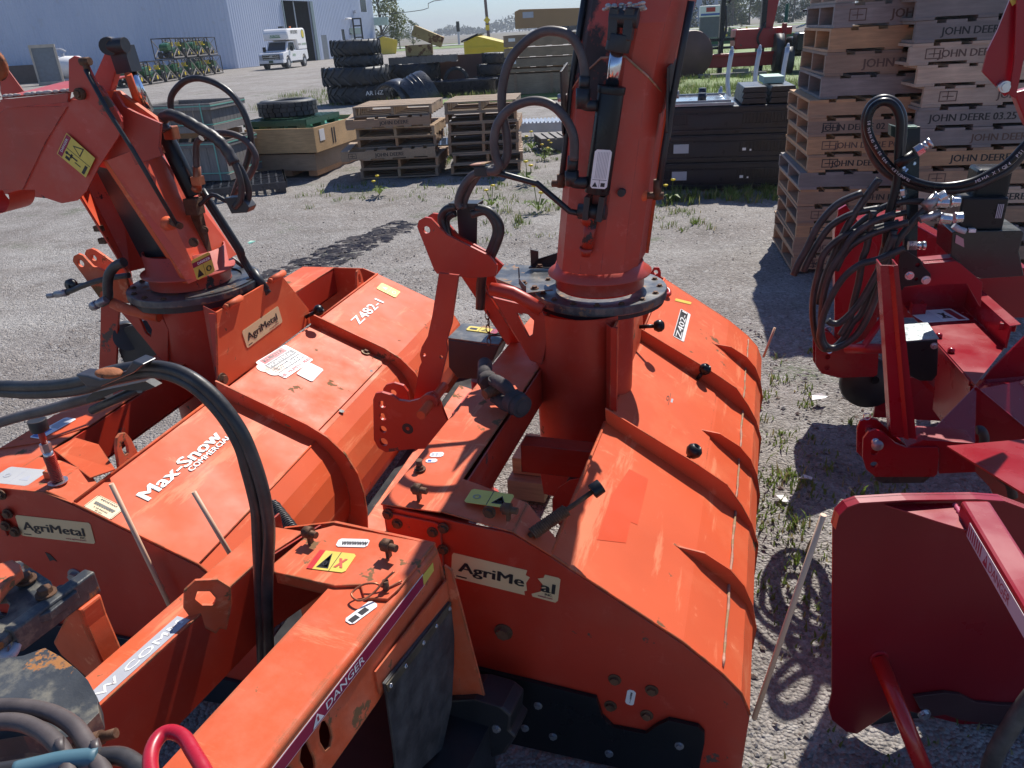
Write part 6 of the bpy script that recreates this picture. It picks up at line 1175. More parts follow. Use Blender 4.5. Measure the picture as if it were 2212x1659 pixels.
# spring plunger
b = MB(); p_ = V((-.085, .055, .712)); b.cyl(p_, p_+V((0, 0, .004)), .026, n=22); b.cyl(p_+V((0, 0, .10)), p_+V((0, 0, .125)), .0145, n=6, sm=False); b.cyl(p_+V((0, 0, .075)), p_+V((0, 0, .10)), .013, n=14); SPR = b.build('plunger_washer', STEEL, B_)
b = MB(); b.tube([p_+V((.0135*cos(i*.8), .0135*sin(i*.8), .004+.085*i/130)) for i in range(131)], .0028, 6, smooth=1); b.build('coil_spring', REDO, SPR); b = MB(); b.cyl(p_+V((0, 0, .12)), p_+V((0, 0, .168)), .0085, n=12); b.build('plunger_rod', REDO, SPR)
b = MB(); b.cyl(p_+V((0, 0, .165)), p_+V((0, 0, .198)), .0235, n=28); b.build('knob', BLK, SPR, bevel=.001)
b = MB(); b.box(p_+V((-.035, .02, .012)), (.035, .03, .026)); b.build('spring_block', ORANGE_W, SPR, bevel=.003)
# mast, strap, round wheel
def platB(nm, k, bb, pts, holes, mt, th=.012, bev=.0015, par=B_):
    lp = [V((p.x, bb, p.z)) for p in q(FB, 'B', bb, k, *pts)]; hs = []
    for x, y, rr in holes: c = q(FB, 'B', bb, k, (x, y)); hs.append(circ((c.x, bb, c.z), rr, 'y', 14))
    b = MB(); b.prism(lp, (0, th, 0), holes=hs); return b.build(nm, mt, par, bevel=bev)
platB('hitch_mast', 'BG', 1.0, [(172, 360), (178, 320), (215, 300), (250, 315), (330, 400), (520, 470), (600, 500), (640, 690), (430, 700), (380, 645)], [(238, 378, .014)], ORANGE_W)
platB('hitch_mast', 'BG', 1.10, [(268, 305), (280, 270), (320, 258), (360, 275), (480, 360), (620, 440), (640, 560), (520, 600)], [(342, 335, .012)], ORANGE_W)
platB('strut', 'BG', .98, [(395, 690), (545, 700), (530, 850), (515, 1240), (378, 1250), (390, 1000)], [], REDO)
b = MB(); c_ = q(FB, 'B', .96, 'BG', (165, 550)); b.lathe(c_, [(.006, -.012), (.026, -.008), (.026, .008), (.006, .012)], 18, M=Matrix.Rotation(pi/2, 3, 'X')); b.cyl(c_, c_+V((.10, .05, 0)), .006, n=8); b.build('hose_reel_cap', BLK, B_)
platB('shaft_shield', 'BG', 1.0, [(540, 900), (700, 850), (860, 1000), (920, 1150), (900, 1200), (600, 1210), (540, 1070)], [(563, 1114, .006)], BLK, .12, .004)
b = MB(); b.cyl(q(FB, 'B', 1.15, 'BG', (600, 930)), q(FB, 'B', 1.0, 'BG', (610, 960)), .055, n=24); b.build('shield_drum', BLK, B_)
# loose hose with coupling on left
pa = [q(FB, 'B', .93, 'BG', (x, y)) for x, y in ((30, 625), (130, 605), (240, 560), (350, 520), (480, 490), (620, 470))]; b = MB(); b.tube(pa, .0105, 10); H1 = b.build('hydraulic_hose', HOSE, B_); b = MB(); b.cyl(pa[0], pa[0]-(pa[1]-pa[0]).normalized()*.035, .010, n=10); b.cyl(pa[0]+(pa[1]-pa[0])*.1, pa[1], .0135, n=12); b.build('hose_coupling', STEELD, H1)
pa = [q(FB, 'B', .86, 'BG', (x, y)) for x, y in ((395, 690), (450, 650), (450, 560), (460, 470), (510, 400), (580, 365))]; b = MB(); b.tube(pa, .018, 10); b.build('hydraulic_hose', HOSE, B_)
b = MB(); c_ = q(FB, 'B', .84, 'BG', (330, 720)); d_ = q(FB, 'B', .84, 'BG', (440, 660)); b.cyl(c_, d_, .014, n=12); b.cyl(c_, c_.lerp(d_, .35), .017, n=8); b.build('hose_coupling', STEELD, B_)
pa = [q(FB, 'B', 1.25, 'BG', (x, y)) for x, y in ((1300, 310), (1420, 330), (1560, 430), (1680, 540))]; b = MB(); b.tube(pa, .009, 8); b.build('hydraulic_hose', HOSE, B_)
# marker rods
for (x0, y0, x1, y1, bb) in ((240, 1045, 368, 1312, -.03), (418, 1062, 512, 1222, .02)):
    p0, p1 = q(FB, 'B', bb, 'D', (x0, y0)), q(FB, 'B', bb, 'D', (x1, y1)); p1 = p1+(p1-p0)*.25; b = MB(); b.tube([p0, p1], .0065, 10, smooth=1); b.build('marker_rod', ROD, B_)
# ---- chute of the left blower
ccB = V((-.27, 1.05, 0))
b = MB(); b.lathe(ccB+V((0, 0, .985)), [(.150, 0), (.150, .04), (.172, .046), (.173, .052), (.15, .056), (.15, .13), (.144, .13), (.144, 0)], 40); b.build('chute_collar', CHUTE, B_)
Pb = lambda k, x, y, bb: q(FB, 'B', bb, k, (x, y))
def pol(nm, pts, mt, par, vec=(0, .006, 0), holes=(), bev=.001): b = MB(); b.prism(pts, vec, holes=holes); return b.build(nm, mt, par, bevel=bev)
# three dimensional channel: bottom loop at the collar, top loop under the deflector
bot = [Pb('BG', 640, 530, .93), Pb('BG', 620, 440, 1.10), V((-.30, 1.22, 1.05)), V((-.15, 1.20, 1.05)), Pb('BG', 1310, 400, 1.06), Pb('BG', 1180, 500, .93), Pb('BG', 1090, 540, .905)]
top = [Pb('R1', 480, 1230, .90), Pb('R1', 520, 1130, 1.10), V((-.60, 1.22, 1.50)), V((-.42, 1.22, 1.56)), Pb('R1', 1050, 1010, 1.05), Pb('R1', 900, 960, .93), Pb('R1', 690, 1040, .889)]
b = MB(); n = len(bot); vs = bot+top; cen_b = sum(bot, V())/n; cen_t = sum(top, V())/n
vs2 = [p+(cen_b-p).normalized()*.006 for p in bot]+[p+(cen_t-p).normalized()*.006 for p in top]; fs = []
for i in range(n-1): fs += [(i, i+1, n+i+1, n+i), (2*n+i, 3*n+i, 3*n+i+1, 2*n+i+1), (i, 2*n+i, 2*n+i+1, i+1), (n+i, n+i+1, 3*n+i+1, 3*n+i)]
fs += [(0, n, 3*n, 2*n), (n-1, 3*n-1, 4*n-1, 2*n-1+0) if False else (n-1, 2*n-1+2*n-0-0 if False else 3*n-1, 2*n-1, 2*n-1)]
fs = [f for f in fs if len(set(f)) == 4]; fs.append((n-1, n+n-1, 3*n+n-1, 2*n+n-1))
b.add(vs+vs2, fs); CB_ = b.build('chute', mat('bright_chute_paint', (.66, .085, .035), .38, var=.1, vs=3, wear=(.03, .025, .025), wthr=.68, wsc=4, bump=.05, dust=(.7, .2, .12), dthr=(.5, .8), scr=.3), B_, bevel=.001)  # chute orange close to the hood paint, with sparse black wear
pol('dark_chute_inset', [Pb('R1', 600, 1060, 1.0), Pb('R1', 700, 1040, .96), Pb('R1', 1000, 1500, .96), Pb('BG', 950, 325, .955), Pb('BG', 710, 330, 1.0)], BLK, CB_, (0, .005, 0))  # black sheet added to darken the inside of the chute
pol('upper_face', [Pb('R1', x, y, .918) for x, y in ((740, 590), (800, 690), (890, 735), (1040, 800), (1030, 960), (1050, 1010), (760, 1110), (640, 1080), (700, 900), (700, 700))], CHUTE, CB_, (0, .012, 0))
pol('channel_edge', [bot[6], bot[6]+V((-.03, .01, 0)), top[6]+V((-.03, .01, 0)), top[6]], ORANGE, CB_)
o_ = Pb('BG', 1165, 508, .905); o2 = Pb('BG', 1308, 435, .97); o3 = Pb('BG', 1118, 350, .895); sticker('danger_sticker', CB_, o_+V((.0, -.006, 0)), o2-o_, o3-o_, (o2-o_).length, (o3-o_).length, [('#', 0, .048, .018, (o2-o_).length, 2), ('DANGER', .02, .052, .010, .05, 3), ('#', .038, 0, .048, .001, 1), ('^', .006, .008, .03, .026, 1), ('O', .046, .012, .022, .02, 1)], [YEL, INK, DRED, WHITE])
# deflector: two side walls with curved foot, roof between
w1 = [(455, 640), (520, 650), (620, 540), (660, 560), (790, 760), (795, 830), (760, 900), (640, 1080), (560, 1240), (500, 1300), (400, 1318), (300, 1285), (225, 1230), (150, 1230), (300, 920), (440, 690)]
DF = pol('chute_deflector', [Pb('R1', x, y, .88) for x, y in w1], mat('deflector_paint', (.56, .06, .035), .4, var=.1, vs=3, wear=(.2, .1, .08), wthr=.68, wsc=6, dust=(.55, .2, .16), dthr=(.45, .8), scr=.4), B_)
w2 = [(440, 690), (300, 920), (150, 1230), (0, 1232), (-260, 1232), (-200, 900), (55, 690)]; f2 = lambda x, y: Pb('R1', x, y, .88)+V((0, -.10*(1-min(1, (x+300)/700.)) if x < 400 else 0, 0))
pol('deflector_panel', [Pb('R1', x, y, .878-(.0 if (x, y) in ((440, 690), (300, 920), (150, 1230)) else .0)) for x, y in w2], CHUTE, DF, (0, -.004, 0))
b = MB(); e0, e1 = Pb('R1', 15, 640, .88), Pb('R1', 460, 600, .88); b.prism([e0, e1, e1+V((0, .30, .03)), e0+V((0, .30, .03))], (0, 0, .006)); b.prism([Pb('R1', 460, 600, .88), Pb('R1', 455, 660, .88), Pb('R1', 60, 700, .88), Pb('R1', 15, 645, .88)], (0, -.012, 0)); b.prism([Pb('R1', x, y, 1.18) for x, y in ((455, 640), (620, 540), (790, 760), (640, 1080), (500, 1300), (300, 1285), (-200, 1232), (-200, 900), (15, 640))], (0, .006, 0)); b.build('deflector_roof', CHUTE, DF, bevel=.001)
b = MB(); [b.ball(e0.lerp(e1, i/20)+V((0, U(-.012, .01), .008)), U(.004, .011), (1.6, 1, .7), 5) for i in range(21)]; b.build('dirt_line', mat('pale_grime', (.5, .42, .38), .8), DF)
b = MB(); c0, c1 = Pb('R1', 0, 1262, .90), Pb('R1', 125, 1240, .90); b.lathe(Pb('R1', 30, 1230, .92), [(.075, -.06), (.075, .06)], 14, M=Matrix.Rotation(pi/2, 3, 'X'), a0=pi, a1=2*pi); b.build('deflector_lip', REDO, DF)
pol('far_ear', [Pb('R1', x, y, 1.10) for x, y in ((0, 590), (0, 450), (40, 440), (150, 590), (150, 606), (20, 640))], CHUTE, DF); b = MB(); b.lathe(Pb('R1', -30, 420, 1.02), [(0, 0), (.055, .0), (.055, .02), (0, .02)], 22, M=Matrix.Rotation(pi/2, 3, 'X')); b.build('rusty_disc', RUSTO, DF)
pol('deflector_bracket', [Pb('R1', x, y, .872) for x, y in ((456, 385), (490, 362), (560, 380), (640, 545), (760, 700), (800, 790), (740, 800), (560, 640), (500, 600), (457, 590))], mat('bracket_paint', (.50, .05, .03), .4, wear=(.12, .08, .06), wthr=.55, wsc=9), DF, (0, -.008, 0))
b = MB(); c_ = Pb('R1', 525, 608, .862); b.cyl(c_+V((0, .01, 0)), c_+V((0, -.012, 0)), .019, n=18); b.hexb(c_+V((0, -.012, 0)), (0, -1, 0), .012, .01); b.build('pivot_bolt', RUST, DF)
b = MB(); c_ = Pb('R1', 525, 400, .86); b.cyl(c_, c_+V((.035, 0, -.0)), .013, n=8); b.cyl(c_+V((.015, 0, 0)), c_+V((.015, -.0, -.035)), .010, n=8); b.build('rod_end', RUST, DF)
lk = [Pb('R1', 555, 450, .85), Pb('R1', 700, 720, .85), Pb('R1', 860, 970, .85), Pb('R1', 1150, 1465, .87)]; b = MB(); b.tube(lk, .0075, 10, smooth=1); b.build('linkage_rod', BLK, B_); b = MB(); e_ = lk[-1]; b.cyl(e_+V((-.05, .03, .01)), e_+V((.012, 0, 0)), .012, n=10); b.cyl(e_+V((-.07, .04, 0)), e_+V((-.035, .02, 0)), .026, .018, n=14, mi=1); b.build('rod_end', [RUST, ORANGE_W], B_)
O_, O2, O3 = Pb('R1', 557, 1150, .872), Pb('R1', 617, 1025, .872), Pb('R1', 370, 995, .872); ud = (O2-O_); vd = (O3-O_); nn_ = V((0, -1, 0)); ud = (Pb('R1', 557, 1150, .872)-Pb('R1', 370, 995, .872)); oo = Pb('R1', 370, 995, .872)
ud2 = (Pb('R1', 557, 1150, .872)-oo); vv2 = Pb('R1', 432, 862, .872)-oo; L1, L2 = ud2.length, vv2.length
b = MB(); b.prism([oo, oo+ud2, Pb('R1', 617, 1025, .872), Pb('R1', 432, 862, .872)], (0, -.0012, 0)); G = lambda u, v: oo+ud2*u+vv2*v+V((0, -.0014, 0))
def qd(b, u0, v0, u1, v1, mi): b.prism([G(u0, v0), G(u1, v0), G(u1, v1), G(u0, v1)], (0, -.0003, 0), mi)
qd(b, .02, .03, .17, .97, 2); qd(b, .17, .49, .98, .51, 1); b.prism([G(.30, .75), G(.62, .55), G(.62, .95)], (0, -.0004, 0), 1); b.prism([G(.36, .75), G(.59, .61), G(.59, .89)], (0, -.0006, 0), 0); qd(b, .25, .10, .40, .22, 1)
qd(b, .84, .05, .93, .42, 1); qd(b, .55, .20, .75, .24, 1); qd(b, .22, .30, .60, .36, 1); qd(b, .36, .24, .42, .42, 1); b.cyl(G(.24, .33), G(.24, .33)+V((0, -.0004, 0)), .006, n=10, mi=1)
b.text('DANGER', G(.13, .22), vv2, -ud2, L1*.075, 3, L2*.62, .012, .0018); b.build('danger_sticker', [YEL, INK, DRED, WHITE], DF)
# tall arm, black clevis, cylinder
pol('cylinder_arm', [Pb('R1', x, y, .98) for x, y in ((600, 520), (640, 430), (690, 315), (740, 320), (770, 390), (715, 590), (760, 640), (740, 760), (660, 640), (640, 540))], CHUTE, DF, (0, .03, 0), bev=.003)
pol('pivot_gusset', [Pb('R1', x, y, .96) for x, y in ((690, 590), (760, 590), (900, 690), (1000, 760), (1040, 800), (940, 815), (900, 770), (740, 700))], ORANGE_W, DF, (0, .02, 0))
b = MB(); b.bar(Pb('R1', 785, 300, .99), Pb('R1', 840, 470, .99), .062, .055, (0, 1, 0)); b.cyl(Pb('R1', 700, 300, .96), Pb('R1', 815, 292, .96), .024, n=20); b.cyl(Pb('R1', 700, 300, .94), Pb('R1', 715, 290, 1.05), .028, n=16); b.tube([Pb('R1', 690, 270, .98), Pb('R1', 700, 252, .98), Pb('R1', 720, 262, .98)], .005, 8); CVB = b.build('clevis', BLK, B_, bevel=.004)
b = MB(); b.cyl(Pb('R1', 845, 470, .99), Pb('R1', 960, 720, 1.04), .020, n=22); b.build('cylinder_rod', CHROME, CVB)
b = MB(); b.cyl(Pb('R1', 830, 480, .95), Pb('R1', 900, 690, 1.0), .012, n=12); b.build('side_rod', ORANGE, CVB)
b = MB(); b.cyl(Pb('R1', 1035, 810, 1.06), Pb('R1', 1260, 1270, 1.06), .031, n=26); CYB = b.build('hydraulic_cylinder', BLKN, B_, bevel=.002); b = MB(); b.cyl(Pb('R1', 1068, 930, 1.06), Pb('R1', 1092, 985, 1.06), .0325, n=26); b.build('cylinder_label', mat('dirty_label', (.45, .35, .25), .6, wear=(.25, .1, .06), wthr=.5, wsc=30), CYB)
bolt(CYB, Pb('R1', 960, 740, 1.0), (0, -1, 0), .013); b = MB(); b.box(Pb('R1', 1110, 860, 1.03), (.04, .04, .045)); b.build('hose_fitting', BRASS, CYB, bevel=.004)
wr = [Pb('R1', x, y, 1.0) for x, y in ((1075, 850), (1045, 790), (1090, 745), (1180, 770), (1290, 830), (1390, 890), (1460, 960), (1520, 1060), (1560, 1180), (1560, 1290), (1520, 1345))]
b = MB(); b.tube(wr[:8], .018, 12, rf=lambda t, i: 1+.13*((i % 4) < 3)); b.build('wrapped_hose', HOSE, B_); b = MB(); b.tube(wr[6:], .0115, 10); b.build('hydraulic_hose', HOSE, B_)
b = MB(); b.tube([Pb('R1', x, y, 1.03) for x, y in ((1450, 950), (1540, 1060), (1600, 1180), (1612, 1270), (1580, 1330), (1540, 1345))], .0115, 10); b.build('hydraulic_hose', HOSE, B_)
b = MB(); b.tube([Pb('R1', x, y, 1.12) for x, y in ((1120, 760), (1105, 660), (1130, 590), (1200, 525), (1290, 508), (1400, 540), (1500, 610), (1570, 710), (1615, 830), (1625, 930), (1600, 1050), (1550, 1170), (1510, 1280))], .0115, 10); b.build('hydraulic_hose', HOSE, B_)
b = MB(); b.tube([Pb('R1', x, y, 1.10) for x, y in ((1300, 890), (1400, 862), (1500, 868), (1590, 910), (1650, 990), (1655, 1060), (1610, 1150), (1550, 1230))], .0115, 10); b.build('hydraulic_hose', HOSEB, B_)
b = MB(); b.tube([Pb('R1', x, y, 1.08) for x, y in ((1115, 880), (1130, 1000), (1180, 1080), (1240, 1170))], .019, 12, rf=lambda t, i: 1+.12*((i % 4) < 3)); b.build('wrapped_hose', HOSE, B_)
b = MB(); b.tube([Pb('R1', x, y, 1.05) for x, y in ((1305, 895), (1275, 930), (1272, 1010), (1275, 1090))], .0115, 10); f_ = b.build('hydraulic_hose', HOSEB, B_); b = MB(); b.cyl(Pb('R1', 1275, 1080, 1.05), Pb('R1', 1282, 1230, 1.05), .0145, n=12); b.cyl(Pb('R1', 1290, 1225, 1.05), Pb('R1', 1235, 1225, 1.05), .015, n=12); b.box(Pb('R1', 1282, 1170, 1.05), (.034, .034, .03)); b.build('hose_fitting', BRASS, f_)
b = MB(); b.tube([Pb('R1', x, y, 1.04) for x, y in ((1270, 1340), (1310, 1315), (1375, 1262), (1440, 1290), (1520, 1330))], .008, 10, smooth=2); ar = b.build('hose_arm', BLK, B_); b = MB(); b.prism([Pb('R1', x, y, 1.0) for x, y in ((1450, 1285), (1560, 1275), (1615, 1345), (1600, 1378), (1500, 1385))], (0, .05, 0)); b.build('hose_clamp', BLK, ar, bevel=.002)
b = MB(); b.box(Pb('R1', 1258, 1335, 1.04), (.05, .05, .06)); b.bar(Pb('R1', 1275, 1380, 1.06), Pb('R1', 1340, 1659, 1.06), .035, .03, (0, 1, 0)); b.build('cylinder_mount', RUST, CYB, bevel=.002)
for dx in (0, 22): b = MB(); b.tube([Pb('R1', 1290+dx, 1230, 1.12), Pb('R1', 1400+dx, 1400, 1.12), Pb('R1', 1540+dx, 1620, 1.12)]+[Pb('BG', x+dx*.8, y, 1.13) for x, y in ((1500, 320), (1590, 470), (1650, 560))], .0115, 10, smooth=2); b.build('hydraulic_hose', BLK, B_)
b = MB(); b.cyl(Pb('BG', 1590, 430, 1.13), Pb('BG', 1700, 590, 1.13), .019, n=14); b.cyl(Pb('BG', 1680, 570, 1.13), Pb('BG', 1725, 615, 1.13), .014, n=10); b.build('hose_coupling', BLK, B_)
pol('side_flap', [Pb('R1', x, y, 1.16) for x, y in ((1320, 1400), (1345, 1400), (1400, 1600), (1408, 1659), (1385, 1659))], ORANGE, CB_); bolt(CB_, Pb('R1', 1255, 1570, .93), (.3, -1, 0), .012); bolt(CB_, Pb('R1', 1325, 1490, 1.0), (.3, -1, 0), .010)
for x, y in ((640, 1480), (670, 1560)): b = MB(); b.box(Pb('R1', x, y, .93), (.03, .02, .02)); b.build('stop_lug', RUST, CB_)
# ================================================================ FRONT LEFT BLOWER (cropped by the frame)
FE = Frame(-.189, 1.421, 23.7)
E_ = thing('snow_blower', 'battered orange snow blower frame in the lower left corner under crimson tape', 'snow blower', FE.O, FE.rz)
zt = .75; LB = -1.35
PE = lambda ax, v, k, x, y: q(FE, ax, v, k, (x, y))
def beamE(nm, a0, a1, b0, b1, z0, z1, r_=.012, mt=ORANGE):
    b = MB(); pr = [(a0, z0), (a0, z1-r_)]+[(a0+r_*(1-cos(t)), z1-r_*(1-sin(t))) for t in (.5, 1.05)]+[(a0+r_, z1), (a1-r_, z1)]+[(a1-r_*(1-cos(t)), z1-r_*(1-sin(t))) for t in (1.05, .5)]+[(a1, z1-r_), (a1, z0), (a1-.006, z0), (a1-.006, z1-.008), (a0+.006, z1-.008), (a0+.006, z0)]
    b.prism([(a, b0, z) for a, z in pr], (0, b1-b0, 0)); return b.build(nm, mt, E_, bevel=.001)
# right beam, with torn holes in its outer face
b = MB(); b.prism([(-.155, LB, zt-.004), (-.012, LB, zt-.004), (-.012, -.003, zt-.004), (-.155, -.003, zt-.004)], (0, 0, .004)); RBM = b.build('right_beam', ORANGE_W, E_, bevel=.001)
b = MB(); pr = [(-.0125, zt)]+[(-.012+.012*sin(t), zt-.012+.012*cos(t)) for t in (.3, .6, .9, 1.2, 1.5)]+[(0, zt-.014), (-.005, zt-.014), (-.0125, zt-.005)]; b.prism([(a, LB, z) for a, z in pr], (0, -LB-.003, 0)); b.build('beam_corner', ORANGE_W, RBM)
hl_ = [[PE('A', 0, 'R7', x, y) for x, y in pts] for pts in (((2085, 1360), (2110, 1350), (2140, 1400), (2152, 1460), (2140, 1520), (2110, 1548), (2075, 1490), (2068, 1420)), ((1960, 1510), (1990, 1490), (2010, 1540), (2038, 1600), (2045, 1650), (2030, 1700), (1990, 1700), (1945, 1610), (1950, 1560)), ((1850, 1655), (1880, 1650), (1900, 1700), (1895, 1760), (1860, 1740)))]
hl_ = [[V((0, p.y, p.z)) for p in h] for h in hl_]
b = MB(); b.prism([(0, LB, zt-.0145), (0, 0, zt-.0145), (0, .0, .60), (0, -.30, .575), (0, LB, .575)], (-.005, 0, 0), holes=hl_); RF = b.build('beam_face', ORANGE_W, E_, bevel=.001)
b = MB(); b.prism([(-.155, LB, .60), (-.155, -.2, .60), (-.155, -.2, zt-.004), (-.155, LB, zt-.004)], (.005, 0, 0)); b.prism([(-.15, LB, .6), (-.006, LB, .6), (-.006, -.01, .6), (-.15, -.01, .6)], (0, 0, .004)); b.build('beam_side', REDO, E_)
# danger tape: crimson strip, white writing
tz0, tz1 = .700, .727
b = MB(); b.prism([(.0008, LB, tz0-.002), (.0008, -.075, tz0-.002), (.0008, -.075, tz1+.002), (.0008, LB, tz1+.002)], (-.0006, 0, 0), 3); b.prism([(.0014, LB, tz0), (.0014, -.079, tz0), (.0014, -.079, tz1), (.0014, LB, tz1)], (-.0005, 0, 0), 2)
for yy in (-.50,):
    b.text('DANGER', (.0019, yy+.055, tz0+.006), (0, 1, 0), (0, 0, 1), .0175, 3, .125, .012); b.prism([(.0019, yy+.012, tz0+.003), (.0019, yy+.045, tz0+.003), (.0019, yy+.0285, tz0+.025)], (.0003, 0, 0), 3); b.prism([(.0023, yy+.026, tz0+.008), (.0023, yy+.031, tz0+.008), (.0023, yy+.031, tz0+.018), (.0023, yy+.026, tz0+.018)], (.0003, 0, 0), 2)
b.prism([(.0014, -.078, tz0), (.0014, -.03, tz0+.004), (.0014, -.03, tz1), (.0014, -.078, tz1)], (-.0006, 0, 0), 0); b.build('danger_tape', [YEL, INK, DRED, WHITE], RF)
# cover
b = MB(); r_ = .02
cp_ = [(-.305, -.05, 0), (-.27, -.015, 0), (-.006, -.004, 0), (-.006, -.165, 0), (-.012, -.2, 0), (-.06, -.212, 0), (-.09, -.18, 0), (-.14, -.2, 0), (-.295, -.205, 0), (-.315, -.18, 0)]
b.prism([(x, y, zt+.0005) for x, y, _ in cp_], (0, 0, .007)); CVE = b.build('top_cover', ORANGE_W, E_, bevel=.002)
b = MB(); b.prism([(-.30, -.197, zt-.03), (-.155, -.195, zt-.03), (-.155, -.195, zt), (-.30, -.197, zt)], (0, .006, 0)); b.build('cover_skirt', ORANGE_W, CVE, bevel=.001)
b = MB(); b.prism([(-.44, .0, zt-.001), (-.0, .0, zt-.001), (-.0, .075, zt-.03), (-.36, .085, zt-.03)], (0, 0, .004)) if False else None
b = MB(); b.prism([(-.44, .0, .02), (.0, .0, .02), (.08, .0, .10), (.0, .0, .70), (-.01, .0, zt+.003), (-.28, .0, zt+.003), (-.44, .0, .70)], (0, .008, 0)); SPE = b.build('side_plate', ORANGE_W, E_, bevel=.001)
for x, y, s in ((2015, 200, 1.0),): eyebolt(PE('Z', zt+.008, 'R7', x, y), CVE, .9)
eyebolt(PE('Z', zt+.008, 'R8', 310, 290), CVE, .95)
def stE(nm, p0, p1, p3, texts, mats, zz=zt+.0085, par=None):
    a, c, d = (PE('Z', zz, 'R7' if k == 7 else 'R8', x, y) for k, x, y in (p0, p1, p3)); ud = (c-a).normalized(); n = V((0, 0, 1)); vd = n.cross(ud); return sticker(nm, par or CVE, a, ud, vd, (c-a).length, abs((d-a).dot(vd)), texts((c-a).length, abs((d-a).dot(vd))), mats)
stE('warning_sticker', (7, 1985, 360), (8, 35, 400), (7, 2080, 245), lambda w_, h_: [], [YEL]) if False else None
a, c, d = PE('Z', zt+.0085, 'R7', 1985, 365), PE('Z', zt+.0085, 'R8', 20, 395), PE('Z', zt+.0085, 'R7', 2085, 248); ud = (c-a).normalized(); vd = V((0, 0, 1)).cross(ud); w_, h_ = (c-a).length, abs((d-a).dot(vd))
sticker('warning_sticker', CVE, a, ud, vd, w_, h_, [('#', 0, 0, h_, w_*.16, 2), ('#', w_*.58, 0, h_, .0015, 1), ('^', w_*.22, h_*.1, h_*.8, w_*.32, 1), ('^', w_*.26, h_*.16, h_*.64, w_*.24, 0), ('O', w_*.33, h_*.22, h_*.22, w_*.1, 1), ('X', w_*.66, h_*.2, h_*.5, w_*.2, 4)], [YEL, INK, flat('red_print', (.6, .03, .03)), WHITE, flat('splash_red', (.6, .1, .06))])
a, c, d = PE('Z', zt+.0085, 'R7', 2172, 225), PE('Z', zt+.0085, 'R8', 165, 230), PE('Z', zt+.0085, 'R7', 2180, 160); ud = (c-a).normalized(); vd = V((0, 0, 1)).cross(ud)
sticker('spring_sticker', CVE, a, ud, vd, (c-a).length, .03, [('WWWWW', .012, .006, .014, .06, 1)], [WHITE, INK])
a = PE('Z', zt+.0012, 'R8', 70, 735); c = PE('Z', zt+.0012, 'R8', 245, 605); ud = (c-a).normalized(); vd = V((0, 0, 1)).cross(ud)
sticker('grease_sticker', RBM, a, ud, vd, (c-a).length, .026, [('#', .004, .004, .014, .02, 1), ('#', .03, .005, .014, .02, 1)], [WHITE, INK])
b = MB(); p_ = PE('Z', zt+.012, 'R8', 290, 490); b.tube([p_+V((.02, .03, .0)), p_, p_+V((-.02, -.008, .012)), p_+V((-.045, -.02, .01)), p_+V((-.055, -.045, .004)), p_+V((-.03, -.055, .002)), p_+V((-.012, -.03, .006)), p_+V((.0, .0, .02)), p_+V((.012, .02, .03))], .0024, 8); b.build('spring_clip', BRASS, CVE); b = MB(); b.cyl(p_+V((0, 0, -.02)), p_+V((0, 0, .018)), .007, n=10); b.build('pin', RUST, CVE)
# left beam with faded lettering
b = MB(); b.prism([(-.445, LB, zt-.004), (-.362, LB, zt-.004), (-.362, -.19, zt-.004), (-.33, -.05, zt-.004), (-.445, -.06, zt-.004)], (0, 0, .004)); LBM = b.build('left_beam', ORANGE_W, E_, bevel=.0015)
b = MB(); b.prism([(-.362, LB, .56), (-.362, -.20, .56), (-.362, -.20, zt-.004), (-.362, LB, zt-.004)], (-.005, 0, 0)); b.prism([(-.445, LB, .50), (-.445, -.0, .50), (-.445, -.0, zt-.004), (-.445, LB, zt-.004)], (.005, 0, 0)); b.prism([(-.362, -.20, .56), (-.31, -.01, .56), (-.31, -.01, zt-.004), (-.362, -.2, zt-.004)], (-.005, 0, 0)); b.build('beam_side', REDO, LBM, bevel=.001)
b = MB(); a = V((-.402, -.80, zt+.0006)); b.prism([a+V((0, 0, 0)), a+V((.034, 0, 0)), a+V((.034, .42, 0)), a+V((0, .42, 0))], (0, 0, .0005)); b.text('MAXSNOW COMM', a+V((.027, .01, .0012)), (0, 1, 0), (-1, 0, 0), .018, 1, .40, .02); b.build('beam_lettering', [GREYS, WHITEW], LBM, recalc=False)
b = MB(); p_ = V((-.352, -.33, zt-.035)); lp = [p_+V(v) for v in ((0, -.055, .06), (0, -.045, .02), (0, -.01, -.03), (0, .0, -.02), (0, .012, -.03), (0, .035, .03), (0, .04, .07), (0, .02, .10), (0, -.02, .115), (0, -.045, .10))]; Mz = Matrix.Rotation(radians(-38), 3, 'Z'); lp = [p_+Mz @ (v-p_) for v in lp]; hh_ = [p_+Mz @ V((0, yy, zz)) for yy, zz in ((-.03, .072), (-.022, .088), (0, .078), (.008, .055), (0, .042), (-.02, .052))]
b.prism(lp, Mz @ V((.008, 0, 0)), holes=[hh_]); b.build('lifting_eye', ORANGE_W, E_, bevel=.0015)
# inside: dark trough between the beams, side plate left
b = MB(); b.prism([(-.44, LB, .35), (-.01, LB, .35), (-.01, -.01, .35), (-.44, -.01, .35)], (0, 0, .006)); b.build('inner_floor', mat('dirty_dark_red', (.10, .02, .015), .7, var=.3), E_)
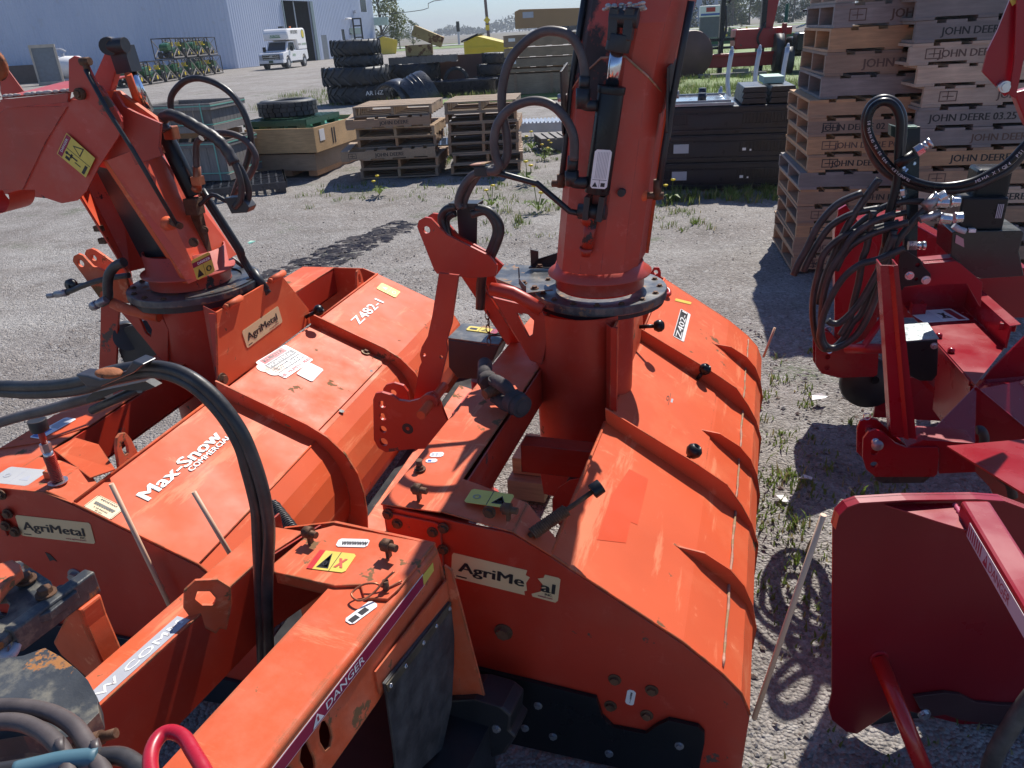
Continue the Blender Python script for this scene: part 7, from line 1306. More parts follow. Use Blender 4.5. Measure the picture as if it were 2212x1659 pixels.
# rubber flap with rivets
rf = [PE('B', -.0, 'R8', x, y) for x, y in ()]
A0 = .012; fl = [PE('A', A0, 'R8', x, y) for x, y in ((262, 1112), (682, 575), (700, 620), (718, 720), (716, 980), (700, 1250), (640, 1530), (520, 1640), (420, 1760), (350, 1760), (330, 1560), (280, 1200))]; fl = [V((A0+.004*sin(i), p.y, p.z)) for i, p in enumerate(fl)]
b = MB(); b.prism([V((A0, p.y, p.z)) for p in fl], (.007, 0, 0)); FLP = b.build('rubber_flap', RUBBER, E_, bevel=.002)
b = MB(); s0, s1 = fl[0], fl[1]; dn = V((0, 0, -.024)); b.prism([V((.0205, s0.y, s0.z)), V((.0205, s1.y, s1.z)), V((.0205, s1.y-.004, s1.z-.022)), V((.0205, s0.y+.002, s0.z-.022))], (.004, 0, 0)); ST = b.build('clamp_strip', mat('rusty_strip', (.08, .065, .04), .6, var=.4, vs=20), FLP, bevel=.001)
for t in (.04, .25, .52, .73, .96): p = V((.0245, s0.y+(s1.y-s0.y)*t, s0.z+(s1.z-s0.z)*t-.011)); b = MB(); b.lathe(p, [(.0032, -.001), (.0055, 0), (.0055, .002), (.003, .003), (.0032, .001)], 12, M=Matrix.Rotation(pi/2, 3, 'Y')); b.build('rivet', STEEL, ST)
b = MB(); b.prism([(.004, -.30, .60), (.012, .0, .60), (.012, .0, .66), (.004, -.30, .66)], (.004, 0, 0)); b.build('edge_angle', ORANGE_W, E_)
pl = [V((.012, .005, .70)), V((.03, .005, .69)), V((.10, .005, .22)), V((.02, .005, .22))]; b = MB(); b.prism(pl, (0, -.006, 0)); b.build('end_gusset', ORANGE_W, E_, bevel=.001)
# skid block at the near side of the middle blower foot
sk = [PE('B', -.02, 'R8', x, y) for x, y in ((640, 1260), (700, 1225), (860, 1215), (1040, 1270), (1100, 1320), (1090, 1420), (1130, 1460), (1060, 1570), (960, 1600), (700, 1545), (640, 1500))]
b = MB(); b.prism(sk, (0, .09, 0)); SKD = b.build('skid_shoe', BLK, E_, bevel=.006)
for x, y in ((740, 1405), (1005, 1405), (935, 1520)): bolt(SKD, PE('B', -.022, 'R8', x, y), (0, -1, 0), .008, STEELD)
b = MB(); b.prism([(-.43, -.0, .02), (.1, -.0, .02), (.1, LB, .02), (-.43, LB, .02)], (0, 0, .22)); b.build('lower_body', BLK, E_)
# hoses over the front
HL = lambda pts, v=-.26, ax='B': [PE(ax, v, k, x, y) for k, x, y in pts]
b = MB(); b.tube(HL((('R4', -150, 870), ('R4', 0, 880), ('R4', 200, 890), ('R4', 400, 880), ('R4', 560, 855), ('R4', 720, 800), ('R4', 880, 765), ('R4', 1000, 752), ('R4', 1130, 780), ('R4', 1260, 850), ('R4', 1380, 960), ('R4', 1480, 1090), ('R4', 1560, 1240), ('R4', 1600, 1380), ('R4', 1640, 1530), ('R4', 1665, 1659), ('R7', 1672, 160), ('R7', 1685, 500), ('R7', 1700, 900), ('R7', 1705, 1100))), .0125, 12); b.build('hydraulic_hose', HOSE, E_)
b = MB(); b.tube(HL((('R4', -150, 830), ('R4', 0, 842), ('R4', 300, 842), ('R4', 520, 815), ('R4', 700, 755), ('R4', 870, 722), ('R4', 1010, 716), ('R4', 1150, 745), ('R4', 1290, 820), ('R4', 1430, 950), ('R4', 1560, 1130), ('R4', 1640, 1310), ('R4', 1700, 1500), ('R4', 1730, 1659), ('R7', 1745, 160), ('R7', 1730, 500), ('R7', 1740, 900), ('R7', 1750, 1050))), .0125, 12); b.build('hydraulic_hose', HOSE, E_)
b = MB(); b.tube(HL((('R4', -150, 1150), ('R4', 0, 1080), ('R4', 150, 1035), ('R4', 300, 1000), ('R4', 420, 965), ('R4', 560, 925), ('R4', 700, 890)), -.20), .0125, 12); b.build('hydraulic_hose', HOSEB, E_)
b = MB(); cpp = HL((('R4', 485, 768), ('R4', 560, 775), ('R4', 640, 800), ('R4', 700, 795), ('R4', 810, 745), ('R4', 855, 680), ('R4', 925, 705), ('R4', 860, 760), ('R4', 650, 850), ('R4', 560, 850)), -.30); b.prism(cpp, (0, .035, .0)); HC = b.build('hose_clamp', PLBG, E_, bevel=.003)
b = MB(); c_ = HL((('R4', 705, 757),), -.305)[0]; b.ball(c_, .024, (1.3, .8, .35), 8); b.build('clamp_bolt', RUSTO, HC); b = MB(); b.prism(HL((('R4', 555, 925), ('R4', 600, 885), ('R4', 940, 812), ('R4', 1005, 850), ('R4', 940, 875), ('R4', 780, 870), ('R4', 560, 960)), -.24), (0, .02, 0)); b.build('clamp_bracket', BLK, HC, bevel=.001)
b = MB(); b.tube(HL((('R4', 900, 860), ('R4', 600, 1000), ('R7', 100, 100)), -.22)[:2], .01, 8, smooth=1); b.build('bracket_arm', BLK, HC)
# coil spring and rod by the cover
p0, p1 = PE('B', .0, 'R8', -275, 165), PE('B', .12, 'R8', -440, -45); b = MB(); ax = p1-p0; n_ = ax.normalized(); s_ = n_.orthogonal().normalized(); t_ = n_.cross(s_); b.tube([p0+ax*(i/170)*1.0+s_*.0135*cos(i*.72)+t_*.0135*sin(i*.72) for i in range(171)], .0034, 6, smooth=1); b.tube([p0, p1+ax*.2], .0065, 8, smooth=1); b.build('coil_spring', BLK, E_)
# rusty turntable and gear ring at the corner
DR = mat('rusted_black_plate', (.055, .06, .066), .45, var=.3, vs=9, wear=(.36, .15, .045), wthr=.55, wsc=6, bump=.3, bs=60, metal=.2, dust=(.30, .27, .20), dthr=(.48, .62))
rl_ = [(-150, 420), (0, 380), (150, 360), (240, 420), (345, 490), (370, 540), (400, 520), (470, 510), (520, 560), (340, 700), (180, 760), (120, 800), (60, 860), (0, 900), (-200, 980)]
b = MB(); b.prism([PE('Z', .86, 'R7', x, y) for x, y in rl_], (0, 0, .018), holes=[[PE('Z', .86, 'R7', x, y) for x, y in ((0, 600), (50, 595), (85, 640), (60, 720), (0, 760), (-80, 700))]]); TT = b.build('turntable_plate', DR, E_, bevel=.002)
b = MB(); b.prism([PE('Z', .90, 'R7', x, y) for x, y in ((-150, 380), (0, 390), (100, 360), (150, 390), (160, 430), (60, 520), (0, 600), (-150, 700))], (0, 0, .02)); b.build('orange_lug', ORANGE_W, TT, bevel=.003)
bt_ = PE('Z', .885, 'R7', 300, 530); b = MB(); b.hexb(bt_, (0, 0, 1), .013, .014); b.build('bolt', RUST, TT); b = MB(); b.hexb(PE('Z', .885, 'R7', 170, 440), (0, 0, 1), .013, .012); b.build('bolt', RUST, TT)
g0, g1 = PE('Z', .86, 'R7', 80, 830), PE('Z', .86, 'R7', 605, 440); b = MB(); b.bar(g0, g1, .028, .05, (0, 0, 1)); b.build('guard_bar', DR, E_, bevel=.004); b = MB(); b.tube([PE('Z', .85, 'R7', x, y) for x, y in ((100, 770), (110, 860), (70, 930), (20, 925), (25, 880))], .008, 8); b.build('wire_loop', GREYS, E_)
b = MB(); b.prism([PE('B', -.50, 'R7', x, y) for x, y in ((440, 650), (480, 628), (520, 640), (560, 760), (700, 1080), (600, 1115), (390, 930), (340, 850))], (0, .05, .0)); b.build('orange_fork', ORANGE_W, E_, bevel=.012)
kk = [(-150, 960), (0, 950), (150, 930), (290, 880), (390, 935), (500, 1020), (570, 1090), (630, 1200), (640, 1300), (560, 1380), (480, 1440), (380, 1480), (150, 1450), (-150, 1500)]
b = MB(); b.prism([PE('Z', .90, 'R7', x, y) for x, y in kk], (0, 0, -.035)); bk_ = b.build('gear_cover', DR, E_, bevel=.008)
b = MB(); b.prism([PE('Z', .86, 'R7', x, y) for x, y in ((-150, 1150), (0, 1150), (200, 1200), (420, 1260), (560, 1370), (400, 1480), (150, 1460), (-150, 1500))], (0, 0, -.07)); b.build('gear_cover_skirt', DR, bk_, bevel=.01)
for pts, mt_, r_ in (((( -200, 1290), (0, 1265), (180, 1270), (350, 1310), (480, 1390), (560, 1500), (620, 1600), (680, 1720), (700, 1800)), HOSEB, .0125), (((-200, 1400), (0, 1360), (150, 1370), (280, 1430), (380, 1520), (430, 1620), (450, 1720), (460, 1800)), HOSEB, .0125), (((-100, 1700), (150, 1660), (350, 1620), (540, 1600), (760, 1580), (860, 1620), (940, 1700)), HOSE, .0125)):
    b = MB(); b.tube([PE('Z', .93, 'R7', x, y) for x, y in pts], r_, 12); o = b.build('hydraulic_hose', mt_, E_)
b = MB(); b.tube([PE('Z', .935, 'R7', x, y) for x, y in ((100, 1680), (250, 1645), (400, 1612), (640, 1588))], .0129, 12); b.build('blue_sleeve', mat('pale_blue_sleeve', (.07, .15, .19), .5), o)
for x, y in ((400, 1530), (630, 1540)): b = MB(); c_ = PE('Z', .935, 'R7', x, y); b.cyl(c_+V((-.003, -.004, 0)), c_+V((.003, .004, 0)), .0145, n=14); b.build('cable_tie', HOSEB, o)
b = MB(); c_ = PE('Z', .89, 'R7', 660, 1460); b.cyl(c_+V((-.05, -.02, -.02)), c_, .011, n=10); b.cyl(c_, c_+V((.02, .01, .006)), .0075, n=10); b.build('threaded_stud', RUST, E_)
# red handle at the very bottom
b = MB(); b.tube([PE('Z', .98, 'R7', x, y) for x, y in ((1010, 1800), (975, 1660), (985, 1540), (1040, 1450), (1110, 1425), (1190, 1460), (1250, 1550), (1310, 1650), (1380, 1780))], .0098, 14); hd_ = b.build('red_handle', mat('glossy_red_plastic', (.42, .012, .03), .3, var=.12, vs=20), E_)
# ================================================================ NEW RED BLOWER (right, back)
FC = Frame(1.192, 2.192, 14.5)
C_ = thing('snow_blower', 'new dark red snow blower on the right with coiled hydraulic hoses and black motor', 'snow blower', FC.O, FC.rz)
C = lambda ax, v, k, x, y: q(FC, ax, v, k, (x, y))
def pc(nm, ax, v, k, pts, vec, mt=RED, par=C_, holes=(), bev=.0015, flatb=True):
    lp = [C(ax, v, k, x, y) for x, y in pts]; hs = []
    for h in holes:
        c = C(ax, v, k, h[0], h[1]); hs.append(circ(c, h[2], 'y' if ax == 'B' else 'x' if ax == 'A' else 'z', 14))
    b = MB(); b.prism(lp, vec, holes=hs); return b.build(nm, mt, par, bevel=bev)
n1 = [(1170, 1185), (1205, 1140), (1250, 1126), (1300, 1145), (1380, 1215), (1450, 1242), (1655, 1240), (1662, 1300), (1650, 1415), (1630, 1432), (1250, 1432), (1190, 1385), (1166, 1310)]
HC1 = pc('hitch_plate', 'B', 0, 'R6', n1, (0, .012, 0), holes=((1243, 1272, .012), (1240, 1352, .011)))
n2 = [(1130, 1120), (1150, 1072), (1200, 1050), (1260, 1062), (1350, 1145), (1450, 1230), (1450, 1330), (1170, 1315), (1128, 1270)]
pc('hitch_plate', 'B', .075, 'R6', n2, (0, .012, 0))
p_ = C('B', -.02, 'R6', 1260, 1222); b = MB(); b.cyl(p_, p_+V((-.012, .13, 0)), .0125, n=18); PN_ = b.build('hitch_pin', STEEL, HC1); b = MB(); b.ball(p_+V((0, -.006, 0)), .019, (1, .7, 1), 10); b.build('pin_head', STEELD, PN_)
b = MB(); c_ = C('B', .03, 'R6', 1196, 1040); b.tube([c_+V((.011*cos(t*pi/6), 0, .012*sin(t*pi/6))) for t in range(13)], .0018, 6); b.build('ring_pin', STEEL, PN_)
def boxc(nm, c, sz, mt=RED, bev=.004, par=C_, M=None): b = MB(); b.box(c, sz, M=M); return b.build(nm, mt, par, bevel=bev)
b = MB(); pr = [C('B', .01, 'R6', x, y) for x, y in ((1560, 1192), (1895, 1212), (1902, 1402), (1662, 1412), (1662, 1245), (1450, 1235))]; b.prism(pr, (0, .10, 0)); b.build('lower_beam', RED, C_, bevel=.002)
# upright channels
b = MB(); u = [C('B', .02, 'R6', x, y) for x, y in ((1292, 60), (1385, 60), (1505, 1185), (1362, 1172))]; b.prism(u, (0, .004, 0)); b.prism([u[0], u[3], u[3]+V((0, .07, 0)), u[0]+V((0, .07, 0))], (-.005, 0, 0)); b.prism([u[1], u[2], u[2]+V((0, .07, 0)), u[1]+V((0, .07, 0))], (.005, 0, 0)); e0, e1 = u[0].lerp(u[1], .45), u[3].lerp(u[2], .5); b.prism([e0+V((0, -.002, 0)), e1+V((0, -.002, 0)), e1+V((.012, -.014, 0)), e0+V((.012, -.014, 0))], (0, .003, 0)); b.build('upright_channel', RED, C_, bevel=.001)
# far side: hitch, plate, strut
f1 = [(862, 560), (880, 520), (925, 490), (960, 500), (1050, 600), (1075, 620), (1270, 628), (1262, 770), (1240, 782), (1010, 790), (900, 762), (862, 700)]
HC2 = pc('hitch_plate', 'B', 1.1, 'R6', f1, (0, .012, 0), holes=((940, 655, .012), (938, 725, .012)))
pc('hitch_plate', 'B', 1.17, 'R6', [(x-18, y-22) for x, y in f1], (0, .012, 0))
b = MB(); b.cyl(C('B', 1.08, 'R6', 950, 615), C('B', 1.2, 'R6', 950, 600), .013, n=14); b.build('hitch_pin', STEEL, HC2); b = MB(); c_ = C('B', 1.15, 'R6', 945, 480); b.tube([c_+V((.018*cos(t*pi/6), 0, .018*sin(t*pi/6))) for t in range(13)], .0025, 6); b.build('ring_pin', STEEL, HC2)
pc('side_frame', 'B', 1.12, 'R6', [(985, -150), (1010, -300), (1060, -330), (1080, -300), (1260, -60), (1260, 470), (1180, 540), (1060, 600), (985, 530)], (0, .02, 0))
b = MB(); b.bar(C('B', 1.05, 'R6', 1050, 590), C('B', 1.1, 'R6', 1180, 250), .02, .06, (0, 1, 0)); b.bar(C('B', .95, 'R6', 1170, 590), C('B', 1.0, 'R6', 1300, 400), .01, .05, (0, 1, 0)); b.build('side_gusset', RED, C_, bevel=.001)
b = MB(); b.cyl(C('B', 1.0, 'R6', 1060, 600), C('B', .9, 'R6', 1310, 600), .022, n=16); b.build('cross_tube', RED, C_)
b = MB(); b.lathe(C('B', 1.2, 'R6', 1200, 820), [(0, -.03), (.12, -.03), (.13, 0), (.12, .03), (0, .03)], 24, M=Matrix.Rotation(pi/2, 3, 'X')); WH = b.build('skid_drum', BLK, C_); bolt(WH, C('B', 1.16, 'R6', 1245, 803), (0, -1, 0), .014, BLKN)
# top bar and body
pc('top_bar', 'B', .55, 'X1', [(960, 60), (1170, 100), (1500, 75), (1560, 110), (1780, 300), (1760, 560), (1620, 312), (1350, 318), (1170, 345), (950, 350)], (0, .03, 0))
b = MB(); tb_ = [C('B', .58, 'X1', x, y) for x, y in ((1130, 70), (1460, 40), (1500, 75), (1170, 100))]; b.prism(tb_, (0, .05, .0)); b.build('top_bar_flange', RED, C_, bevel=.001)
pc('upper_body', 'B', 1.25, 'X2', [(300, 1560), (380, 1450), (560, 1480), (900, 1400), (1100, 1430), (1500, 1659), (2300, 1900), (2300, 2400), (300, 2400)], (0, .3, 0), bev=.01)
dk = [(930, 480), (1030, 350), (1340, 330), (2010, 980), (1700, 1370), (1660, 1320), (1320, 940), (1000, 600)]
b = MB(); b.prism([C('Z', .55, 'X1', x, y) for x, y in dk], (0, 0, -.004)); DK = b.build('deck_plate', RED, C_, bevel=.001)
b = MB(); a0_, a1_ = C('Z', .55, 'X1', 1350, 330), C('Z', .55, 'X1', 2010, 985); b.prism([a0_, a1_, a1_+V((.0, 0, .09)), a0_+V((.0, 0, .09))], (.008, 0, 0)); b.prism([a0_+V((0, 0, .09)), a1_+V((0, 0, .09)), a1_+V((.045, .02, .092)), a0_+V((.045, .02, .092))], (0, 0, .004)); b.build('deck_rim', RED, C_, bevel=.001)
b = MB(); a0_, a1_ = C('Z', .545, 'X1', 1310, 940), C('Z', .545, 'X1', 1660, 1330); b.prism([a0_, a1_, a1_+V((0, 0, -.02)), a0_+V((0, 0, -.02))], (-.006, 0, 0)); b.build('deck_lip', RED, C_, bevel=.001); b = MB(); b.prism([C('Z', .22, 'X1', 1130, 1340), C('Z', .22, 'X1', 1460, 1659), C('Z', .22, 'X1', 1560, 1659), C('Z', .22, 'X1', 1210, 1330)], (0, 0, .03)); b.build('lower_rail', RED, C_, bevel=.001)
b = MB(); b.prism([a0_+V((0, 0, -.02)), a1_+V((0, 0, -.02)), a1_+V((.03, 0, -.30)), a0_+V((.03, 0, -.30))], (.01, 0, 0)); b.build('inner_wall', RED, C_)
for x, y in ((1318, 850), (1447, 1005)): b = MB(); p = C('Z', .552, 'X1', x, y+20); b.cyl(p, p+V((0, 0, .012)), .0135, n=16); b.ball(p+V((0, 0, .012)), .0125, (1, 1, .5), 8); b.build('bolt', RED, DK)
o1, o2, o3 = C('Z', .551, 'X1', 1172, 722), C('Z', .551, 'X1', 1650, 690), C('Z', .551, 'X1', 1185, 590); ud = (o2-o1).normalized(); vd = V((0, 0, 1)).cross(ud)
L = (o2-o1).length; hh = abs((o3-o1).dot(vd)); sticker('warning_sticker', DK, o1, ud, vd, L, hh, [('#', L*.03, hh*(.1+.075*k), hh*.03, L*.42, 1) for k in range(11)]+[('#', L*.78, hh*.08, hh*.84, L*.16, 2), ('X', L*.55, hh*.3, hh*.4, L*.14, 3), ('#', L*.5, hh*.25, hh*.05, L*.22, 3)], [WHITE, GREYS, flat('sticker_red_panel', (.35, .03, .04)), INK])
b = MB(); p = C('Z', .552, 'X1', 1030, 640); b.prism([p, p+V((.06, .02, 0)), p+V((.06, .02, .05)), p+V((0, 0, .05))], (0, .003, 0)); b.prism([p, p+V((0, .045, 0)), p+V((0, .045, .05)), p+V((0, 0, .05))], (.003, 0, 0)); b.prism([p+V((.06, .02, 0)), p+V((.045, .06, 0)), p+V((.045, .06, .05)), p+V((.06, .02, .05))], (.003, 0, 0)); b.build('small_bracket', RED, DK, bevel=.001)
b = MB(); p = C('Z', .62, 'X1', 2040, 760); b.box(p, (.06, .03, .03), rz=-.4); b.build('welded_tab', RED, C_, bevel=.004)
# shaft shield
sh = [C('B', .50, 'X1', x, y) for x, y in ((955, 922), (1308, 893), (1316, 1010), (1305, 1270), (1255, 1330), (1120, 1330), (1000, 1270))]
b = MB(); b.prism(sh, (0, .16, 0)); SH = b.build('shaft_shield', BLKN, C_, bevel=.004); b = MB(); b.prism([sh[0]+V((-.003, -.004, .001)), sh[1]+V((.003, -.004, .001)), sh[1]+V((.003, .165, .001)), sh[0]+V((-.003, .165, .001))], (0, 0, .005)); b.build('shield_lid', mat('zinc_sheet', (.30, .33, .33), .35, metal=.6, var=.25, vs=30), SH, bevel=.001); bolt(SH, C('B', .498, 'X1', 1272, 962), (0, -1, 0), .009, STEEL)
# right side housing
b = MB(); T0 = C('B', .05, 'R6', 1560, 1192); T1 = C('B', .30, 'R6', 1905, 840); T2 = C('B', .05, 'R6', 1893, 1210); b.prism([T0, T1, T2], (0, .006, 0)); b.build('gusset_plate', RED, C_, bevel=.001)
b = MB(); hA = [C('B', .28, 'R6', x, y) for x, y in ((1900, 850), (2300, 1180), (2300, 2000), (2065, 1659), (1990, 1500), (1895, 1400))]; b.prism(hA, (0, .02, 0)); HS_ = b.build('housing_side', RED, C_, bevel=.002)
b = MB(); hT = [C('B', .28, 'R6', 1905, 848), C('B', .28, 'R6', 2300, 1180), C('B', .28, 'R6', 2300, 1180)+V((.25, .25, .0)), C('B', .45, 'R6', 2300, 770), C('B', .45, 'R6', 1960, 800)]; b.add(hT+[p+V((0, 0, -.01)) for p in hT], [(0, 1, 2, 3, 4), (9, 8, 7, 6, 5)]+[(i, (i+1) % 5, (i+1) % 5+5, i+5) for i in range(5)]); b.build('housing_top', RED, HS_, bevel=.001)
b = MB(); g_ = [C('B', .46, 'R6', x, y) for x, y in ((1950, 805), (2000, 740), (2300, 440), (2300, 770))]; b.prism(g_, (0, .01, 0)); b.build('housing_shoulder', RED, HS_, bevel=.001)
b = MB(); sp2 = [C('B', .40, 'R6', x, y) for x, y in ((2095, 865), (2175, 955), (2320, 880), (2300, 780), (2220, 795))]; b.prism(sp2, (0, -.003, 0)); PLT = b.build('rating_plate', STEEL, HS_)
b = MB()
for t in (.2, .4, .6, .8): a_, c_ = sp2[0].lerp(sp2[1], t), sp2[4].lerp(sp2[2], t); b.bar(a_+V((0, -.0035, 0)), c_+V((0, -.0035, 0)), .001, .002, (0, 1, 0))
b.build('plate_lines', INK, PLT)
b = MB(); b.tube([C('B', .22, 'R6', x, y) for x, y in ((1905, 1128), (1935, 1130), (1955, 1180), (1950, 1260), (1985, 1350), (2060, 1430), (2120, 1480), (2140, 1560))], .016, 12); LV = b.build('rubber_latch', RUBBER, C_); b = MB(); c_ = C('B', .20, 'R6', 1912, 1268); b.lathe(c_, [(.020, -.002), (.024, 0), (.020, .002), (.018, 0), (.020, -.002)], 20, M=Matrix.Rotation(pi/2, 3, 'X') @ Matrix.Diagonal(V((.55, 1.3, 1)))); b.build('ring', STEEL, LV)
b = MB(); b.prism([C('B', .02, 'R6', x, y) for x, y in ((1240, 1425), (1250, 1455), (1300, 1475), (1560, 1472), (1610, 1432))], (0, .1, 0)); b.build('foot_plate', PLBG, C_, bevel=.002)
pcg = gz(1952, 1062); b = MB(); b.box((0, 0, .09), (.30, .14, .18)); tag(b.build('timber_support', WDG, loc=(FC.w((.16, .08, 0)).x, FC.w((.16, .08, 0)).y, 0), rz=FC.rz), 'grey timber block on the ground under the near foot of the new red blower', 'block')
# hose post
b = MB(); P0_, P1_ = C('B', .72, 'X2', 1045, 400), C('B', .66, 'X1', 1010, 180); b.bar(P0_, P1_, .045, .03, (0, 1, 0)); b.bar(P0_+V((-.035, .0, 0)), P1_+V((-.035, 0, .2)), .012, .03, (0, 1, 0)); HPS = b.build('hose_post', BLKN, C_, bevel=.001)
pc('post_foot', 'B', .535, 'X1', [(905, 60), (930, -60), (1130, 60), (1160, 130), (1235, 210), (1240, 280), (1200, 310), (960, 345), (935, 385), (895, 340)], (0, .01, 0), mt=BLKN, par=HPS, holes=((1098, 118, .008), (1085, 265, .007)))
for x, y in ((1012, 225), (1185, 272)): b = MB(); b.hexb(C('B', .533, 'X1', x, y), (0, -1, 0), .011, .014); b.build('bolt', STEEL, HPS)
for y in (780, 1260, 1490): b = MB(); b.cyl(C('B', .70, 'X2', 1065-(y-780)*.03, y), C('B', .69, 'X2', 1065-(y-780)*.03, y), .006, n=10); b.build('bolt', STEEL, HPS)
b = MB(); b.prism([C('B', .69, 'X2', x, y) for x, y in ((820, 380), (890, 400), (1000, 440), (990, 520), (880, 520), (815, 490))], (0, .05, 0)); b.box(C('B', .71, 'X2', 1000, 395), (.05, .05, .008)); b.build('hose_bracket', mat('dark_zinc_bracket', (.10, .15, .13), .3, metal=.7), HPS, bevel=.002)
def hz_(pts, v, r_=.0125, k='X2', mt=HOSE, nm='hydraulic_hose', n=12): b = MB(); b.tube([C('B', v, k, x, y) for x, y in pts], r_, n); return b.build(nm, mt, C_)
LG1 = hz_(((2600, 250), (2400, 420), (2212, 600), (2060, 760), (1900, 860), (1700, 960), (1500, 1010), (1300, 1020), (1100, 980), (900, 890), (760, 760), (650, 600), (585, 450), (580, 320), (620, 210), (700, 145), (790, 140), (860, 190), (905, 290), (915, 400), (905, 560), (900, 640), (880, 1000), (800, 1300), (760, 1659)), .62, .0145, mt=BLKN)
LG2 = hz_(((2600, 350), (2400, 520), (2212, 680), (2060, 840), (1900, 930), (1700, 1020), (1500, 1060), (1300, 1060), (1100, 1020), (850, 930), (680, 790), (590, 620), (548, 440), (550, 300), (600, 180), (690, 110), (790, 105), (880, 160), (940, 280), (945, 420), (930, 620), (900, 800), (860, 1050), (790, 1500), (690, 1900)), .66, .0145, mt=HOSE)
FXT = mat('white_hose_print', (.7, .7, .72), .5)
b = MB()                                                 # printed writing along the two big hoses
def hose_print(b, s, pts, v, h, off):
    P = smoothpath([C('B', v, 'X2', x, y) for x, y in pts], 8); ds = [0]
    for i in range(1, len(P)): ds.append(ds[-1]+(P[i]-P[i-1]).length)
    for j, ch in enumerate(s):
        if ch == ' ': continue
        d = j*h*.95; 
        if d > ds[-1]: break
        i = max(k for k in range(len(ds)) if ds[k] <= d); i = min(i, len(P)-2); t = (P[i+1]-P[i]).normalized(); p = P[i]+t*(d-ds[i]); vd = V((0, -1, 0)).cross(t); b.text(ch, p+V((0, -off, 0))-vd*h*.5, t, vd, h, 0, None, .0)
hose_print(b, 'TRANSFLEX - 903 03 06 DIN/EN 853 2SN DN10', ((1010, 955), (900, 890), (760, 760), (650, 600), (585, 450), (580, 320)), .62, .0095, .0150)
hose_print(b, 'MSHA X 1Q24  PSI 4786 / BAR 330', ((1690, 965), (1900, 862), (2060, 762), (2212, 602), (2400, 422)), .62, .0115, .0150)
b.build('hose_lettering', FXT, LG1, recalc=False)
hz_(((1215, 1230), (1110, 1330), (1000, 1450), (860, 1640), (780, 1900), (700, 2100)), .60, .0135)
hz_(((700, 940), (560, 1130), (420, 1340), (300, 1560), (220, 1750), (130, 1980), (60, 2250)), .60, .0135)
hz_(((1160, 1180), (960, 1180), (760, 1230), (560, 1350), (400, 1500), (260, 1680), (170, 1850), (120, 2100), (110, 2400)), .64, .0115)
hz_(((1000, 1395), (850, 1440), (640, 1510), (460, 1600), (330, 1720), (240, 1900)), .56, .0125)
hz_(((1000, 1290), (820, 1330), (700, 1390), (560, 1490), (440, 1600), (330, 1740)), .66, .0105)
for pts, v in ((((900, -330), (620, -260), (330, -190), (120, 0), (60, 200), (10, 420), (0, 640), (30, 850), (90, 970), (160, 1000), (250, 960), (340, 860), (420, 720), (520, 600), (640, 300), (760, 0), (860, -260)), .58), (((860, -420), (600, -320), (420, -180), (300, 0), (190, 180), (120, 400), (90, 650), (95, 850), (140, 960), (230, 985), (360, 930), (480, 820), (580, 650), (660, 450), (740, 200), (800, 0), (850, -250)), .55), (((960, -60), (820, 0), (680, 60), (500, 110), (340, 230), (220, 400), (120, 620), (80, 800), (80, 900), (130, 1000)), .52), (((860, -200), (760, 30), (640, 260), (520, 470), (400, 620), (280, 720), (200, 725), (155, 695)), .54), (((640, -450), (600, -250), (560, -50), (520, 60), (480, 300), (430, 500), (380, 700), (290, 850)), .57), (((700, -480), (420, -420), (200, -300), (60, -120), (-60, 100), (-90, 180)), .60)):
    hz_(pts, v, .0125, 'X1')
hz_(((-200, 220), (-150, 100), (-60, -60), (60, -300), (260, -520), (520, -640)), .59, .0135, 'X1')
# couplings and motor
def cpl(p0, p1, r_=.016, mt=STEEL, v=.62, k='X2', par=HPS): a, c = C('B', v, k, *p0), C('B', v, k, *p1); b = MB(); d = (c-a); b.cyl(a, a+d*.45, r_*1.15, n=6, sm=False); b.cyl(a+d*.45, a+d*.8, r_*.85, n=16); b.cyl(a+d*.8, c, r_*1.0, n=16); return b.build('hose_coupling', mt, par)
cpl((1080, 660), (1240, 555), .018, v=.60); b = MB(); b.cyl(C('B', .60, 'X2', 880, 800), C('B', .60, 'X2', 1060, 685), .0165, n=16); b.build('hose_sleeve', BLKN, HPS)
cpl((960, 870), (935, 840), .014, v=.66); cpl((940, 1060), (950, 1170), .012, v=.66); cpl((860, 1310), (720, 1375), .010, v=.63); cpl((1000, 1640), (1180, 1640), .016, v=.6)
MTR = C('B', .62, 'X2', 1850, 1200)
b = MB(); m0 = C('B', .62, 'X2', 1570, 1140); m1 = C('B', .62, 'X2', 2060, 1140); zz0 = C('B', .62, 'X2', 1600, 1480).z; wd_ = (m1-m0).length; cM = (m0+m1)/2; b.box((cM.x, .70, (m0.z+zz0)/2), (wd_, .16, m0.z-zz0)); MT = b.build('valve_block', BLKN, C_, bevel=.006)
b = MB(); k0, k1 = C('B', .66, 'X2', 1740, 840), C('B', .66, 'X2', 2110, 840); b.prism([k0, k1, V((k1.x, k1.y, m0.z-.06)), V((k0.x, k0.y, m0.z-.06))], (0, .12, 0)); b.build('motor', BLKN, MT, bevel=.012)
b = MB(); b.prism([C('B', .60, 'X2', x, y) for x, y in ((1460, 1500), (1550, 1490), (2190, 1480), (2212, 1510), (2160, 1700), (2212, 1960), (1760, 1990), (1660, 1950), (1440, 1760))], (0, .2, 0)); mb_ = b.build('motor_base', mat('greenish_black_base', (.014, .022, .022), .25, coat=.3), C_, bevel=.006)
b = MB(); b.prism([C('B', .595, 'X2', x, y) for x, y in ((1500, 1525), (1580, 1570), (1585, 1659), (1490, 1610))], (0, -.001, 0)); b.build('pink_sticker', mat('pink_label', (.5, .28, .3), .5), mb_)
b = MB(); b.prism([C('Z', .985, 'X2', x, y) for x, y in ((1515, 1080), (1650, 1072), (1710, 1110), (1700, 1128), (1600, 1138))], (0, 0, .002)); sv = b.build('silver_label', STEEL, MT)
